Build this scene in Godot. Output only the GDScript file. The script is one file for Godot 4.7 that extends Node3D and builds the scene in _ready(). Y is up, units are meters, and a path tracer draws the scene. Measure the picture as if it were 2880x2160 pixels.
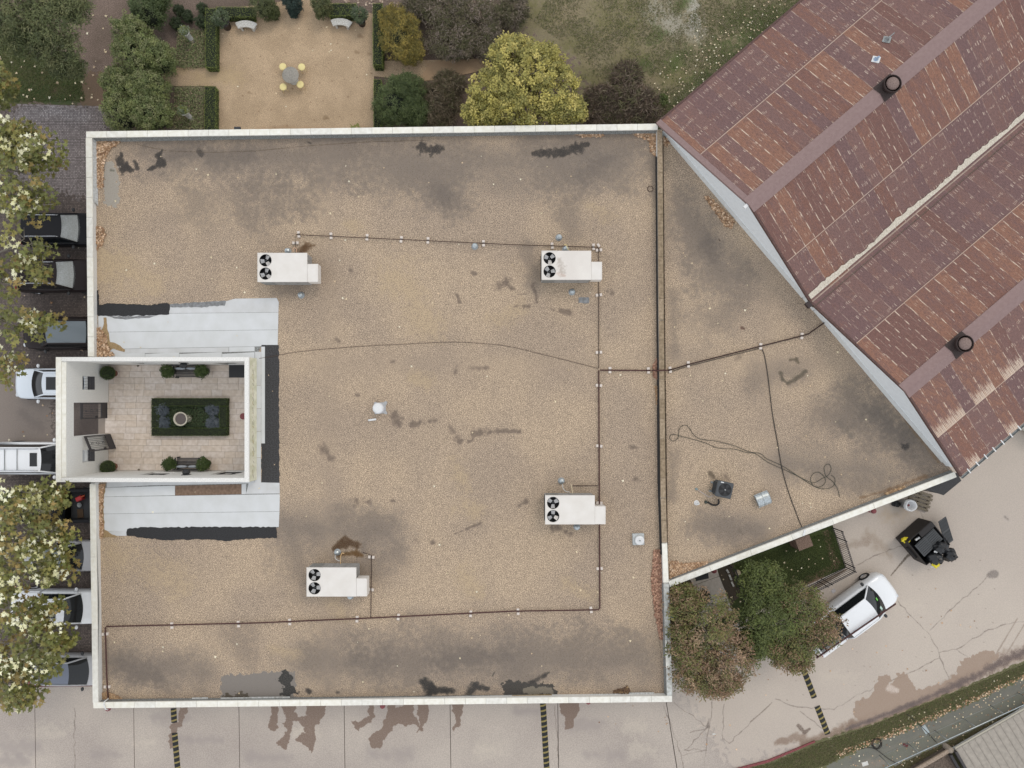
extends Node3D
# A flat gravel-roofed building with a walled courtyard, a rusty barn roof, a garden and a yard, seen from a drone 41.6 m up.
# Plan positions are given in plan units (1998 units = one radian of view from the drone); at(x, y, height) turns them into metres.
const F := 1998.0
const H := 41.6
const CX := 1400.0
const CY := 1127.0
const R := 3.1      # level of the flat roof
const PT := 3.5     # top of its parapet
const CT := 4.06    # top of the courtyard wall

var M := {}
var used := {}
var g1 := PackedByteArray()
var g2 := PackedByteArray()
var g3 := PackedByteArray()
var g4 := PackedByteArray()

func at(px: float, py: float, y := 0.0) -> Vector3:
	var k := (H - y) / F
	return Vector3((px - CX) * k, y, (py - CY) * k)

# ---------------------------------------------------------------- mesh builder
class MB:
	var st := SurfaceTool.new()
	var uvf: Callable
	func _init(group := -1) -> void:
		st.begin(Mesh.PRIMITIVE_TRIANGLES)
		st.set_smooth_group(group)
	func grp(g: int) -> void:
		st.set_smooth_group(g)
	func v(p: Vector3) -> void:
		if uvf.is_valid():
			st.set_uv(uvf.call(p))
		st.add_vertex(p)
	func tri(a: Vector3, b: Vector3, c: Vector3) -> void:
		v(a); v(b); v(c)
	func quad(a: Vector3, b: Vector3, c: Vector3, d: Vector3) -> void:
		tri(a, b, c); tri(a, c, d)
	func uvquad(a: Vector3, b: Vector3, c: Vector3, d: Vector3, ua: Vector2, ub: Vector2, uc: Vector2, ud: Vector2) -> void:
		for q in [[a, ua], [b, ub], [c, uc], [a, ua], [c, uc], [d, ud]]:
			st.set_uv(q[1]); st.add_vertex(q[0])
	# box from centre and full size, turned by a basis
	func box(c: Vector3, s: Vector3, b := Basis()) -> void:
		var h := s * 0.5
		var p: Array[Vector3] = []
		for i in 8:
			p.append(c + b * Vector3(h.x if i & 1 else -h.x, h.y if i & 2 else -h.y, h.z if i & 4 else -h.z))
		quad(p[2], p[3], p[7], p[6]); quad(p[0], p[4], p[5], p[1])
		quad(p[0], p[1], p[3], p[2]); quad(p[5], p[4], p[6], p[7])
		quad(p[4], p[0], p[2], p[6]); quad(p[1], p[5], p[7], p[3])
	# box with its top and upright edges chamfered
	func bev(c: Vector3, s: Vector3, e: float, b := Basis()) -> void:
		var hx := s.x * 0.5
		var hz := s.z * 0.5
		var lo: Array[Vector3] = []
		var mid: Array[Vector3] = []
		var top: Array[Vector3] = []
		for q in [[-1, -1, 0], [-1, -1, 1], [1, -1, 1], [1, -1, 0], [1, 1, 0], [1, 1, 1], [-1, 1, 1], [-1, 1, 0]]:
			var x: float = q[0] * (hx - (e if q[2] == 1 else 0.0))
			var z: float = q[1] * (hz - (0.0 if q[2] == 1 else e))
			lo.append(c + b * Vector3(x, -s.y * 0.5, z))
			mid.append(c + b * Vector3(x, s.y * 0.5 - e, z))
			top.append(c + b * Vector3(clampf(x, -hx + e, hx - e), s.y * 0.5, clampf(z, -hz + e, hz - e)))
		for i in 8:
			var j := (i + 1) % 8
			quad(lo[i], mid[i], mid[j], lo[j])
			quad(mid[i], top[i], top[j], mid[j])
		for i in range(1, 7):
			tri(top[0], top[i + 1], top[i])
			tri(lo[0], lo[i], lo[i + 1])
	# upright prism over a polygon of points (x, z)
	func prism(poly: PackedVector2Array, y0: float, y1: float, bottom := true) -> void:
		var ids := Geometry2D.triangulate_polygon(poly)
		for i in range(0, ids.size(), 3):
			var a := poly[ids[i]]
			var b := poly[ids[i + 1]]
			var c := poly[ids[i + 2]]
			if (b - a).cross(c - a) < 0.0:
				var t := b
				b = c
				c = t
			tri(Vector3(a.x, y1, a.y), Vector3(b.x, y1, b.y), Vector3(c.x, y1, c.y))
			if bottom:
				tri(Vector3(a.x, y0, a.y), Vector3(c.x, y0, c.y), Vector3(b.x, y0, b.y))
		var n := poly.size()
		for i in n:
			var a := poly[i]
			var b := poly[(i + 1) % n]
			quad(Vector3(a.x, y0, a.y), Vector3(a.x, y1, a.y), Vector3(b.x, y1, b.y), Vector3(b.x, y0, b.y))
	func sheet(poly: PackedVector2Array, y: float) -> void:
		var ids := Geometry2D.triangulate_polygon(poly)
		for i in range(0, ids.size(), 3):
			var a := poly[ids[i]]
			var b := poly[ids[i + 1]]
			var c := poly[ids[i + 2]]
			if (b - a).cross(c - a) < 0.0:
				var t := b
				b = c
				c = t
			tri(Vector3(a.x, y, a.y), Vector3(b.x, y, b.y), Vector3(c.x, y, c.y))
	# tube along points; one radius, or one for each point
	func tube(pts: Array, rad: Variant, sides := 8, caps := true) -> void:
		var rings := []
		var n := pts.size()
		var side := Vector3.RIGHT
		for i in n:
			var d: Vector3 = (pts[mini(i + 1, n - 1)] - pts[maxi(i - 1, 0)]).normalized()
			if i == 0:
				side = d.cross(Vector3.UP if absf(d.y) < 0.9 else Vector3.RIGHT).normalized()
			else:
				side = (side - d * side.dot(d)).normalized()
			var up := side.cross(d)
			var r: float = rad[i] if rad is Array else rad
			var ring: Array[Vector3] = []
			for k in sides:
				var a := TAU * k / sides
				ring.append(pts[i] + (side * cos(a) + up * sin(a)) * r)
			rings.append(ring)
		for i in n - 1:
			for k in sides:
				var k2 := (k + 1) % sides
				quad(rings[i][k], rings[i][k2], rings[i + 1][k2], rings[i + 1][k])
		if caps:
			for k in range(1, sides - 1):
				tri(rings[0][0], rings[0][k + 1], rings[0][k])
				tri(rings[n - 1][0], rings[n - 1][k], rings[n - 1][k + 1])
	# turned shape: profile of (radius, height)
	func lathe(c: Vector3, prof: Array, sides := 20, b := Basis(), wob := 0.0) -> void:
		for i in prof.size() - 1:
			for k in sides:
				var q: Array[Vector3] = []
				for s in [[i, k], [i, k + 1], [i + 1, k + 1], [i + 1, k]]:
					var a: float = TAU * (s[1] % sides) / sides
					var r: float = prof[s[0]].x * (1.0 + wob * sin(a * 3.0 + 1.0) + wob * 0.6 * sin(a * 5.0))
					q.append(c + b * Vector3(cos(a) * r, prof[s[0]].y, sin(a) * r))
				quad(q[0], q[1], q[2], q[3])
	func ball(c: Vector3, r: Vector3, sides := 16, rows := 10, b := Basis()) -> void:
		var p: Array = []
		for i in rows + 1:
			var a := PI * i / rows
			p.append(Vector2(sin(a), -cos(a)))
		for i in rows:
			for k in sides:
				var q: Array[Vector3] = []
				for s in [[i, k], [i, k + 1], [i + 1, k + 1], [i + 1, k]]:
					var a: float = TAU * (s[1] % sides) / sides
					q.append(c + b * (Vector3(cos(a) * p[s[0]].x, p[s[0]].y, sin(a) * p[s[0]].x) * r))
				quad(q[0], q[1], q[2], q[3])
	# rounded patch between two edges given as points
	func strip(e0: Array, e1: Array) -> void:
		for i in e0.size() - 1:
			quad(e0[i], e0[i + 1], e1[i + 1], e1[i])
	func done() -> ArrayMesh:
		st.generate_normals()
		return st.commit()

# ---------------------------------------------------------------- scene tree helpers
func numbered(called: String) -> String:
	var n: int = used.get(called, 0)
	used[called] = n + 1
	return called if n == 0 else "%s_%03d" % [called, n]

func meta(o: Node, label := "", category := "", group := "", kind := "") -> void:
	if label: o.set_meta("label", label)
	if category: o.set_meta("category", category)
	if group: o.set_meta("group", group)
	if kind: o.set_meta("kind", kind)

func thing(called: String, label: String, category: String, where := Vector3.ZERO, turn := 0.0, group := "") -> Node3D:
	var o := Node3D.new()
	o.name = numbered(called)
	add_child(o)
	o.position = where
	o.rotation.y = turn
	meta(o, label, category, group)
	return o

func part(mesh: Mesh, called: String, m: Material, parent: Node) -> MeshInstance3D:
	var o := MeshInstance3D.new()
	o.mesh = mesh
	o.material_override = m
	if parent == self:
		o.name = numbered(called)
		add_child(o)
	else:
		o.name = called
		parent.add_child(o, true)
	return o

func build(b: MB, called: String, m: Material, parent: Node) -> MeshInstance3D:
	return part(b.done(), called, m, parent)

func structure(b: MB, called: String, m: Material) -> MeshInstance3D:
	var o := build(b, called, m, self)
	meta(o, "", "", "", "structure")
	return o

func single(b: MB, called: String, m: Material, label: String, category: String, group := "") -> MeshInstance3D:
	var o := build(b, called, m, self)
	meta(o, label, category, group)
	return o

func copy(o: Node3D, label: String) -> Node3D:
	var base := String(o.name)
	var c: Node3D = o.duplicate()
	c.name = numbered(base)
	add_child(c)
	c.set_meta("label", label)
	return c

func xz(p: Vector3) -> Vector2:
	return Vector2(p.x, p.z)

# polygon in plan units at a height -> points (x, z)
func plan(pts: Array, y := 0.0) -> PackedVector2Array:
	var out := PackedVector2Array()
	for i in range(0, pts.size(), 2):
		out.append(xz(at(pts[i], pts[i + 1], y)))
	return out

const ORD := ["first", "second", "third", "fourth", "fifth", "sixth", "seventh", "eighth", "ninth", "tenth", "eleventh", "twelfth", "thirteenth", "fourteenth", "fifteenth"]

# ---------------------------------------------------------------- materials
func noise_tex(freq: float, seed_: int, lo: Color, hi: Color, size := 512, octaves := 4, cell := false) -> NoiseTexture2D:
	var n := FastNoiseLite.new()
	n.seed = seed_
	n.frequency = freq
	n.fractal_octaves = octaves
	if cell:
		n.noise_type = FastNoiseLite.TYPE_CELLULAR
	var t := NoiseTexture2D.new()
	t.width = size
	t.height = size
	t.seamless = true
	t.noise = n
	var g := Gradient.new()
	g.set_color(0, lo)
	g.set_color(1, hi)
	t.color_ramp = g
	return t

func bump_tex(freq: float, seed_: int, strength := 4.0, size := 512) -> NoiseTexture2D:
	var n := FastNoiseLite.new()
	n.seed = seed_
	n.frequency = freq
	n.fractal_octaves = 4
	var t := NoiseTexture2D.new()
	t.width = size
	t.height = size
	t.seamless = true
	t.as_normal_map = true
	t.bump_strength = strength
	t.noise = n
	return t

# colours are real-world base colours (linear)
func mat(c: Color, rough := 0.8, metal := 0.0, tex: Texture2D = null, scale := 0.5, normal: Texture2D = null, depth := 1.0) -> StandardMaterial3D:
	var m := StandardMaterial3D.new()
	m.albedo_color = c.linear_to_srgb()
	m.roughness = rough
	m.metallic = metal
	if tex or normal:
		m.uv1_triplanar = true
		m.uv1_world_triplanar = true
		m.uv1_scale = Vector3.ONE * scale
	if tex:
		m.albedo_texture = tex
	if normal:
		m.normal_enabled = true
		m.normal_texture = normal
		m.normal_scale = depth
	return m

func leafmat(rough := 0.55, back := 0.25) -> StandardMaterial3D:
	var m := StandardMaterial3D.new()
	m.vertex_color_use_as_albedo = true
	m.roughness = rough
	m.cull_mode = BaseMaterial3D.CULL_DISABLED
	if back > 0.0:
		m.backlight_enabled = true
		m.backlight = Color(back, back, back * 0.5)
	return m

func glassmat(c: Color, alpha: float) -> StandardMaterial3D:
	var m := StandardMaterial3D.new()
	var s := c.linear_to_srgb()
	m.albedo_color = Color(s.r, s.g, s.b, alpha)
	m.transparency = BaseMaterial3D.TRANSPARENCY_ALPHA
	m.roughness = 0.03
	return m

# ---------------------------------------------------------------- computed pictures: a canvas in plan units
func noise_bytes(freq: float, seed_: int, oct := 4, size := 1024) -> PackedByteArray:
	var n := FastNoiseLite.new()
	n.seed = seed_
	n.frequency = freq
	n.fractal_octaves = oct
	var im := n.get_seamless_image(size, size)
	im.convert(Image.FORMAT_L8)
	return im.get_data()

class Canvas:
	var w: int
	var h: int
	var x0: float
	var y0: float
	var s: float
	var d := PackedByteArray()
	var warp: PackedByteArray
	var warp2: PackedByteArray
	var grain: PackedByteArray
	func _init(w_: int, h_: int, x0_: float, y0_: float, s_: float, warp_: PackedByteArray, warp2_: PackedByteArray, grain_: PackedByteArray) -> void:
		w = w_; h = h_; x0 = x0_; y0 = y0_; s = s_
		warp = warp_; warp2 = warp2_; grain = grain_
		d.resize(w * h * 3)
	# two colours mixed by coarse noise, with grain
	func ground(a: Color, b: Color, coarse: PackedByteArray, amount: float, cw := 1) -> void:
		var ar := a.r8; var ag := a.g8; var ab := a.b8
		var dr := b.r8 - ar; var dg := b.g8 - ag; var db := b.b8 - ab
		var i := 0
		for y in h:
			var row := (y & 1023) << 10
			var crow := ((y / cw) & 1023) << 10
			for x in w:
				var t: float = clampf((coarse[crow | ((x / cw) & 1023)] - 70) / 120.0, 0.0, 1.0)
				var q := row | (x & 1023)
				var k: float = 1.0 + (grain[q] - 128) * amount + (warp2[q] - 128) * amount * 0.07
				d[i] = clampi(int((ar + dr * t) * k), 0, 255)
				d[i + 1] = clampi(int((ag + dg * t) * k), 0, 255)
				d[i + 2] = clampi(int((ab + db * t) * k), 0, 255)
				i += 3
	# tapered capsule of another colour: hard 1 = crisp edge, grit = how much the edge breaks up into grains
	func blot(ax: float, ay: float, bx: float, by: float, ra: float, rb: float, c: Color, alpha: float, hard := 0.4, wob := 0.5, grit := 0.5) -> void:
		ax = (ax - x0) / s; ay = (ay - y0) / s; bx = (bx - x0) / s; by = (by - y0) / s
		ra /= s; rb /= s
		var rm := maxf(ra, rb) * (1.0 + wob) + 2.0
		var xa := maxi(0, int(minf(ax, bx) - rm)); var xb := mini(w - 1, int(maxf(ax, bx) + rm))
		var ya := maxi(0, int(minf(ay, by) - rm)); var yb := mini(h - 1, int(maxf(ay, by) + rm))
		var ex := bx - ax; var ey := by - ay
		var ll := maxf(ex * ex + ey * ey, 0.0001)
		var cr := c.r8; var cg := c.g8; var cb := c.b8
		var soft := 1.0 - hard
		for y in range(ya, yb + 1):
			var row := (y & 1023) << 10
			for x in range(xa, xb + 1):
				var px := x - ax
				var py := y - ay
				var t := clampf((px * ex + py * ey) / ll, 0.0, 1.0)
				var qx := px - ex * t
				var qy := py - ey * t
				var r := ra + (rb - ra) * t
				var e := 1.0 - sqrt(qx * qx + qy * qy) / r
				if e < -wob:
					continue
				var n := row | (x & 1023)
				e += ((warp[n] - 128) * 0.6 + (warp2[n] - 128) * 0.75 + (grain[n] - 128) * 0.3) * 0.0078 * wob
				if e <= 0.0:
					continue
				var k := alpha * (minf(e / (soft + 0.02), 1.0))
				k *= clampf(1.0 + (grain[n] - 128) * 0.016 * grit, 0.0, 1.5)
				if k > 1.0: k = 1.0
				var i := (y * w + x) * 3
				d[i] += int((cr - d[i]) * k)
				d[i + 1] += int((cg - d[i + 1]) * k)
				d[i + 2] += int((cb - d[i + 2]) * k)
	# a wandering crack through points
	func crack(pts: Array, wid: float, c: Color, alpha: float, wander := 3.0) -> void:
		var rng := RandomNumberGenerator.new()
		rng.seed = int(pts[0][0] * 7.0 + pts[0][1])
		for i in pts.size() - 1:
			var a := Vector2(pts[i][0], pts[i][1])
			var b := Vector2(pts[i + 1][0], pts[i + 1][1])
			var n := maxi(1, int(a.distance_to(b) / 12.0))
			var side := (b - a).orthogonal().normalized()
			var p := a
			for k in n:
				var q := a.lerp(b, float(k + 1) / n)
				if k < n - 1:
					q += side * rng.randf_range(-wander, wander)
				blot(p.x, p.y, q.x, q.y, wid * rng.randf_range(0.6, 1.2), wid * rng.randf_range(0.6, 1.2), c, alpha * rng.randf_range(0.5, 1.0), 0.3, 0.6, 0.3)
				p = q
	# a run of capsules
	func run(pts: Array, c: Color, alpha: float, hard := 0.4, wob := 0.5, grit := 0.5) -> void:
		for i in range(0, pts.size() - 3, 3):
			blot(pts[i], pts[i + 1], pts[i + 3], pts[i + 4], pts[i + 2], pts[i + 5], c, alpha, hard, wob, grit)
	# a region with a crisp ragged outline
	func region(poly: Array, c: Color, alpha: float, rag := 3.0, grit := 0.3) -> void:
		var p := PackedVector2Array()
		var lo := Vector2(1e9, 1e9)
		var hi := Vector2(-1e9, -1e9)
		for i in range(0, poly.size(), 2):
			var q := Vector2((poly[i] - x0) / s, (poly[i + 1] - y0) / s)
			p.append(q)
			lo = lo.min(q); hi = hi.max(q)
		rag /= s
		var cr := c.r8; var cg := c.g8; var cb := c.b8
		for y in range(maxi(0, int(lo.y - rag)), mini(h - 1, int(hi.y + rag)) + 1):
			var row := (y & 1023) << 10
			for x in range(maxi(0, int(lo.x - rag)), mini(w - 1, int(hi.x + rag)) + 1):
				var n := row | (x & 1023)
				var q := Vector2(x + (warp2[n] - 128) * 0.016 * rag, y + (warp2[((y + 311) & 1023) << 10 | ((x + 177) & 1023)] - 128) * 0.016 * rag)
				if Geometry2D.is_point_in_polygon(q, p):
					var k := minf(1.0, alpha * clampf(1.0 + (grain[n] - 128) * 0.016 * grit, 0.0, 1.5))
					var i := (y * w + x) * 3
					d[i] += int((cr - d[i]) * k)
					d[i + 1] += int((cg - d[i + 1]) * k)
					d[i + 2] += int((cb - d[i + 2]) * k)
	func texture() -> ImageTexture:
		return ImageTexture.create_from_image(Image.create_from_data(w, h, false, Image.FORMAT_RGB8, d))

func canvas(x0: float, y0: float, x1: float, y1: float, w: int) -> Canvas:
	var s := (x1 - x0) / w
	return Canvas.new(w, int((y1 - y0) / s), x0, y0, s, g1, g2, g3)

func rgb(r: int, g: int, b: int) -> Color:
	return Color8(r, g, b)

# material from a canvas, on meshes whose UVs come from plan_uv
func canvas_mat(c: Canvas, rough := 0.9, normal: Texture2D = null, nscale := 1.0) -> StandardMaterial3D:
	var m := StandardMaterial3D.new()
	m.albedo_texture = c.texture()
	m.roughness = rough
	m.texture_repeat = false
	return m

func plan_uv(c: Canvas, y: float) -> Callable:
	return func(p: Vector3) -> Vector2:
		var k := F / (H - y)
		return Vector2((p.x * k + CX - c.x0) / (c.w * c.s), (p.z * k + CY - c.y0) / (c.h * c.s))

# ---------------------------------------------------------------- foliage: leaves as small folded faces in one mesh
class Leaves:
	var vs := PackedVector3Array()
	var ns := PackedVector3Array()
	var cs := PackedColorArray()
	var rng := RandomNumberGenerator.new()
	func _init(seed_: int) -> void:
		rng.seed = seed_
	func face(a: Vector3, b: Vector3, c: Vector3, n: Vector3, col: Color) -> void:
		vs.append(a); vs.append(b); vs.append(c)
		n = (c - a).cross(b - a).normalized()
		ns.append(n); ns.append(n); ns.append(n)
		cs.append(col); cs.append(col); cs.append(col)
	# pointed leaf folded along its rib; flat 1 = lies level
	func leaf(p: Vector3, size: float, wide: float, col: Color, flat: float) -> void:
		var a := rng.randf() * TAU
		var d := Vector3(cos(a), rng.randf_range(-1, 1) * (1.0 - flat), sin(a)).normalized()
		var n0 := Vector3(rng.randf_range(-1, 1) * (1.0 - flat), 1.0, rng.randf_range(-1, 1) * (1.0 - flat)).normalized()
		var sd := d.cross(n0).normalized()
		var n := sd.cross(d)
		var tip := p + d * size
		var mid := p + d * size * 0.45
		var l := mid + sd * size * wide + n * size * 0.12
		var r := mid - sd * size * wide + n * size * 0.12
		face(p, l, tip, n, col)
		face(p, tip, r, n, col)
	# lobed leaf: five points
	func lobed(p: Vector3, size: float, col: Color, flat: float) -> void:
		var a := rng.randf() * TAU
		var d := Vector3(cos(a), rng.randf_range(-1, 1) * (1.0 - flat), sin(a)).normalized()
		var n0 := Vector3(rng.randf_range(-1, 1) * (1.0 - flat), 1.0, rng.randf_range(-1, 1) * (1.0 - flat)).normalized()
		var sd := d.cross(n0).normalized()
		var n := sd.cross(d)
		var c := p + d * size * 0.4
		var pts: Array[Vector3] = []
		for q in [[0.0, 0.0, 0.0], [0.62, -0.28, 0.1], [0.34, 0.28, 0.02], [0.52, 0.62, 0.1], [0.17, 0.6, 0.0], [0.0, 1.0, -0.06], [-0.17, 0.6, 0.0], [-0.52, 0.62, 0.1], [-0.34, 0.28, 0.02], [-0.62, -0.28, 0.1]]:
			pts.append(p + (sd * q[0] + d * q[1] + n * q[2]) * size)
		for i in 10:
			face(c, pts[i], pts[(i + 1) % 10], n, col)
	func twig(a: Vector3, b: Vector3, wid: float, col: Color) -> void:
		var d := (b - a).normalized()
		var sd := d.cross(Vector3(rng.randf_range(-1, 1), 0.6, rng.randf_range(-1, 1))).normalized() * wid
		face(a - sd, a + sd, b, sd.cross(d).normalized(), col)
		var sd2 := sd.cross(d)
		face(a - sd2, a + sd2, b, sd, col)
	func mesh() -> ArrayMesh:
		var arr := []
		arr.resize(Mesh.ARRAY_MAX)
		arr[Mesh.ARRAY_VERTEX] = vs
		arr[Mesh.ARRAY_NORMAL] = ns
		arr[Mesh.ARRAY_COLOR] = cs
		var m := ArrayMesh.new()
		m.add_surface_from_arrays(Mesh.PRIMITIVE_TRIANGLES, arr)
		return m
	func pick(pal: Array) -> Color:
		var c: Color = pal[rng.randi() % pal.size()]
		var k := rng.randf_range(0.8, 1.22)
		return Color(c.r * k, c.g * k, c.b * k)
	func inside() -> Vector3:
		while true:
			var p := Vector3(rng.randf_range(-1, 1), rng.randf_range(-1, 1), rng.randf_range(-1, 1))
			if p.length_squared() <= 1.0:
				return p
		return Vector3.ZERO
	# clumps spread through lobes [[centre, radii], ...]
	func crown(lobes: Array, clumps: int, each: int, spread: float, size: float, wide: float, pal: Array, flat := 0.45, kind := 0, shell := 0.55) -> void:
		for lb in lobes:
			var c: Vector3 = lb[0]
			var r: Vector3 = lb[1]
			for k in clumps:
				var q := inside()
				var len := q.length()
				if len > 0.001:
					q = q / len * pow(len, 1.0 - shell)
				if q.y < -0.35 and rng.randf() < 0.6:
					q.y = -q.y
				var cp := c + q * r * rng.randf_range(0.85, 1.16)
				var tint := pick(pal)
				for j in each:
					var p := cp + inside() * spread
					var col := tint.lerp(pick(pal), 0.3)
					var sz := size * rng.randf_range(0.7, 1.25)
					if kind == 1:
						lobed(p, sz, col, flat)
					else:
						leaf(p, sz, wide, col, flat)

func foliage(l: Leaves, called: String, parent: Node, m: Material = null) -> MeshInstance3D:
	return part(l.mesh(), called, m if m else M.leaf, parent)

func _ready() -> void:
	# ---- camera: straight down, the lens slightly off centre
	var cam := Camera3D.new()
	cam.name = "camera"
	add_child(cam)
	cam.position = Vector3(0, H, 0)
	cam.rotation_degrees.x = -90
	cam.projection = Camera3D.PROJECTION_FRUSTUM
	cam.near = 0.5
	cam.far = 400.0
	cam.size = 2160.0 / F * 0.5
	cam.frustum_offset = Vector2(40.0 / F, 47.0 / F) * 0.5
	cam.current = true
	# ---- overcast sky
	var env := Environment.new()
	env.background_mode = Environment.BG_SKY
	var sm := ProceduralSkyMaterial.new()
	sm.sky_top_color = Color(0.885, 0.90, 0.925)
	sm.sky_horizon_color = Color(0.965, 0.98, 1.0)
	sm.sky_energy_multiplier = 1.12
	sm.sky_curve = 0.5
	sm.ground_bottom_color = Color(0.30, 0.28, 0.26)
	sm.ground_horizon_color = Color(0.62, 0.62, 0.62)
	sm.sun_angle_max = 1.0
	var sky := Sky.new()
	sky.sky_material = sm
	env.sky = sky
	env.tonemap_mode = Environment.TONE_MAPPER_LINEAR
	env.tonemap_exposure = 0.95
	env.sdfgi_enabled = true
	env.ssao_enabled = true
	env.ssil_enabled = true
	var we := WorldEnvironment.new()
	we.environment = env
	we.name = "world_environment"
	add_child(we)
	# ---- sun behind thin cloud
	var sun := DirectionalLight3D.new()
	sun.name = "sun"
	sun.light_energy = 0.3
	sun.light_angular_distance = 24.0
	sun.light_color = Color(1.0, 0.965, 0.92)
	sun.shadow_enabled = true
	add_child(sun)
	sun.rotation_degrees = Vector3(-56, 143, 0)

	g1 = noise_bytes(0.012, 11, 4)
	g2 = noise_bytes(0.06, 12, 3)
	g3 = noise_bytes(0.45, 13, 2)
	g4 = noise_bytes(0.004, 14, 5)
	materials()
	ground()
	main_building()
	courtyard()
	barn()
	roof_things()
	cars()
	yard()
	garden()
	trees()
	litter()

func materials() -> void:
	var fine := noise_tex(0.05, 3, Color(0.86, 0.86, 0.86), Color(1, 1, 1))
	var blotch := noise_tex(0.02, 4, Color(0.72, 0.71, 0.68), Color(1, 1, 1))
	var strong := noise_tex(0.03, 5, Color(0.55, 0.53, 0.5), Color(1, 1, 1))
	M.fine = fine
	M.soft = noise_tex(0.02, 7, Color(0.90, 0.895, 0.88), Color(1, 1, 1))
	M.blotch = blotch
	M.strong = strong
	var bumps := bump_tex(0.08, 21, 3.0)
	M.bumps = bumps
	M.coping = mat(Color(0.86, 0.85, 0.79), 0.85, 0.0, noise_tex(0.02, 6, Color(0.93, 0.92, 0.89), Color(1, 1, 1)), 0.3, bumps, 0.15)
	M.coping2 = mat(Color(0.83, 0.82, 0.765), 0.85, 0.0, M.soft, 0.3, bumps, 0.15)
	M.coping_grey = mat(Color(0.64, 0.66, 0.65), 0.85, 0.0, blotch, 0.4, bumps, 0.2)
	M.coping_brown = mat(Color(0.36, 0.275, 0.185), 0.85, 0.0, blotch, 0.5, bumps, 0.2)
	M.coping_brown2 = mat(Color(0.43, 0.335, 0.235), 0.85, 0.0, blotch, 0.6, bumps, 0.2)
	M.mortar = mat(Color(0.5, 0.49, 0.46), 0.9)
	M.stucco = mat(Color(0.80, 0.79, 0.75), 0.9, 0.0, fine, 0.6, bumps, 0.4)
	M.stucco_white = mat(Color(0.88, 0.87, 0.83), 0.85, 0.0, fine, 0.5, bumps, 0.3)
	M.flash = mat(Color(0.36, 0.38, 0.38), 0.75, 0.0, strong, 0.6)
	M.flash_white = mat(Color(0.66, 0.68, 0.69), 0.7, 0.0, blotch, 0.6)
	M.tar = mat(Color(0.035, 0.036, 0.04), 0.75, 0.0, strong, 0.9, bumps, 0.6)
	M.tar_grey = mat(Color(0.075, 0.075, 0.08), 0.85, 0.0, strong, 0.8, bumps, 0.5)
	M.membrane = mat(Color(0.63, 0.645, 0.655), 0.6, 0.0, noise_tex(0.012, 8, Color(0.95, 0.95, 0.94), Color(1, 1, 1)), 0.15)
	M.membrane2 = mat(Color(0.60, 0.61, 0.62), 0.6, 0.0, noise_tex(0.015, 9, Color(0.93, 0.925, 0.91), Color(1, 1, 1)), 0.15)
	M.membrane_grey = mat(Color(0.27, 0.28, 0.295), 0.7, 0.0, blotch, 0.5)
	M.membrane_brown = mat(Color(0.25, 0.165, 0.115), 0.8, 0.0, blotch, 0.5)
	M.iron = mat(Color(0.055, 0.052, 0.056), 0.55, 0.3)
	M.black = mat(Color(0.014, 0.014, 0.016), 0.7, 0.0, fine, 1.0)
	M.charcoal = mat(Color(0.035, 0.037, 0.04), 0.6, 0.0, fine, 1.0)
	M.unit = mat(Color(0.74, 0.71, 0.67), 0.55, 0.0, noise_tex(0.012, 15, Color(0.955, 0.95, 0.94), Color(1, 1, 1)), 0.2)
	M.unit_side = mat(Color(0.42, 0.42, 0.42), 0.6, 0.0, blotch, 0.5)
	M.galv = mat(Color(0.60, 0.66, 0.70), 0.35, 0.75, blotch, 0.9)
	M.galv_dull = mat(Color(0.40, 0.43, 0.45), 0.5, 0.5, blotch, 0.9)
	M.white = mat(Color(0.82, 0.83, 0.83), 0.6, 0.0, fine, 0.8)
	M.blade = mat(Color(0.55, 0.55, 0.56), 0.45, 0.6, blotch, 2.0)
	M.pipe_rust = mat(Color(0.085, 0.045, 0.036), 0.85, 0.0, strong, 1.5)
	M.pipe_red = mat(Color(0.12, 0.045, 0.04), 0.8, 0.0, strong, 1.5)
	M.block = mat(Color(0.76, 0.68, 0.61), 0.85, 0.0, fine, 2.0)
	M.cable = mat(Color(0.03, 0.026, 0.022), 0.7)
	M.terracotta = mat(Color(0.33, 0.135, 0.085), 0.85, 0.0, blotch, 2.0)
	M.cream_stone = mat(Color(0.72, 0.68, 0.58), 0.85, 0.0, blotch, 1.0, bumps, 0.4)
	M.concrete_white = mat(Color(0.70, 0.70, 0.68), 0.8, 0.0, blotch, 1.2, bumps, 0.4)
	M.red_paint = mat(Color(0.30, 0.075, 0.085), 0.6, 0.0, blotch, 2.0)
	M.bark = mat(Color(0.17, 0.145, 0.115), 0.9, 0.0, strong, 1.5, bumps, 1.0)
	M.bark_pale = mat(Color(0.36, 0.33, 0.28), 0.9, 0.0, strong, 1.5, bumps, 1.0)
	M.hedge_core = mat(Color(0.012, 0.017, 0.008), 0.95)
	M.leaf = leafmat()
	M.leaf_dry = leafmat(0.8, 0.1)
	M.wood_grey = mat(Color(0.30, 0.26, 0.20), 0.9, 0.0, strong, 1.0, bumps, 0.8)
	M.rubber = mat(Color(0.03, 0.034, 0.038), 0.85, 0.0, strong, 1.2, bumps, 0.6)
	M.yellow = mat(Color(0.44, 0.36, 0.13), 0.8, 0.0, strong, 2.0)
	M.glass = glassmat(Color(0.02, 0.025, 0.03), 0.88)
	M.clear = glassmat(Color(0.6, 0.65, 0.66), 0.12)

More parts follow.
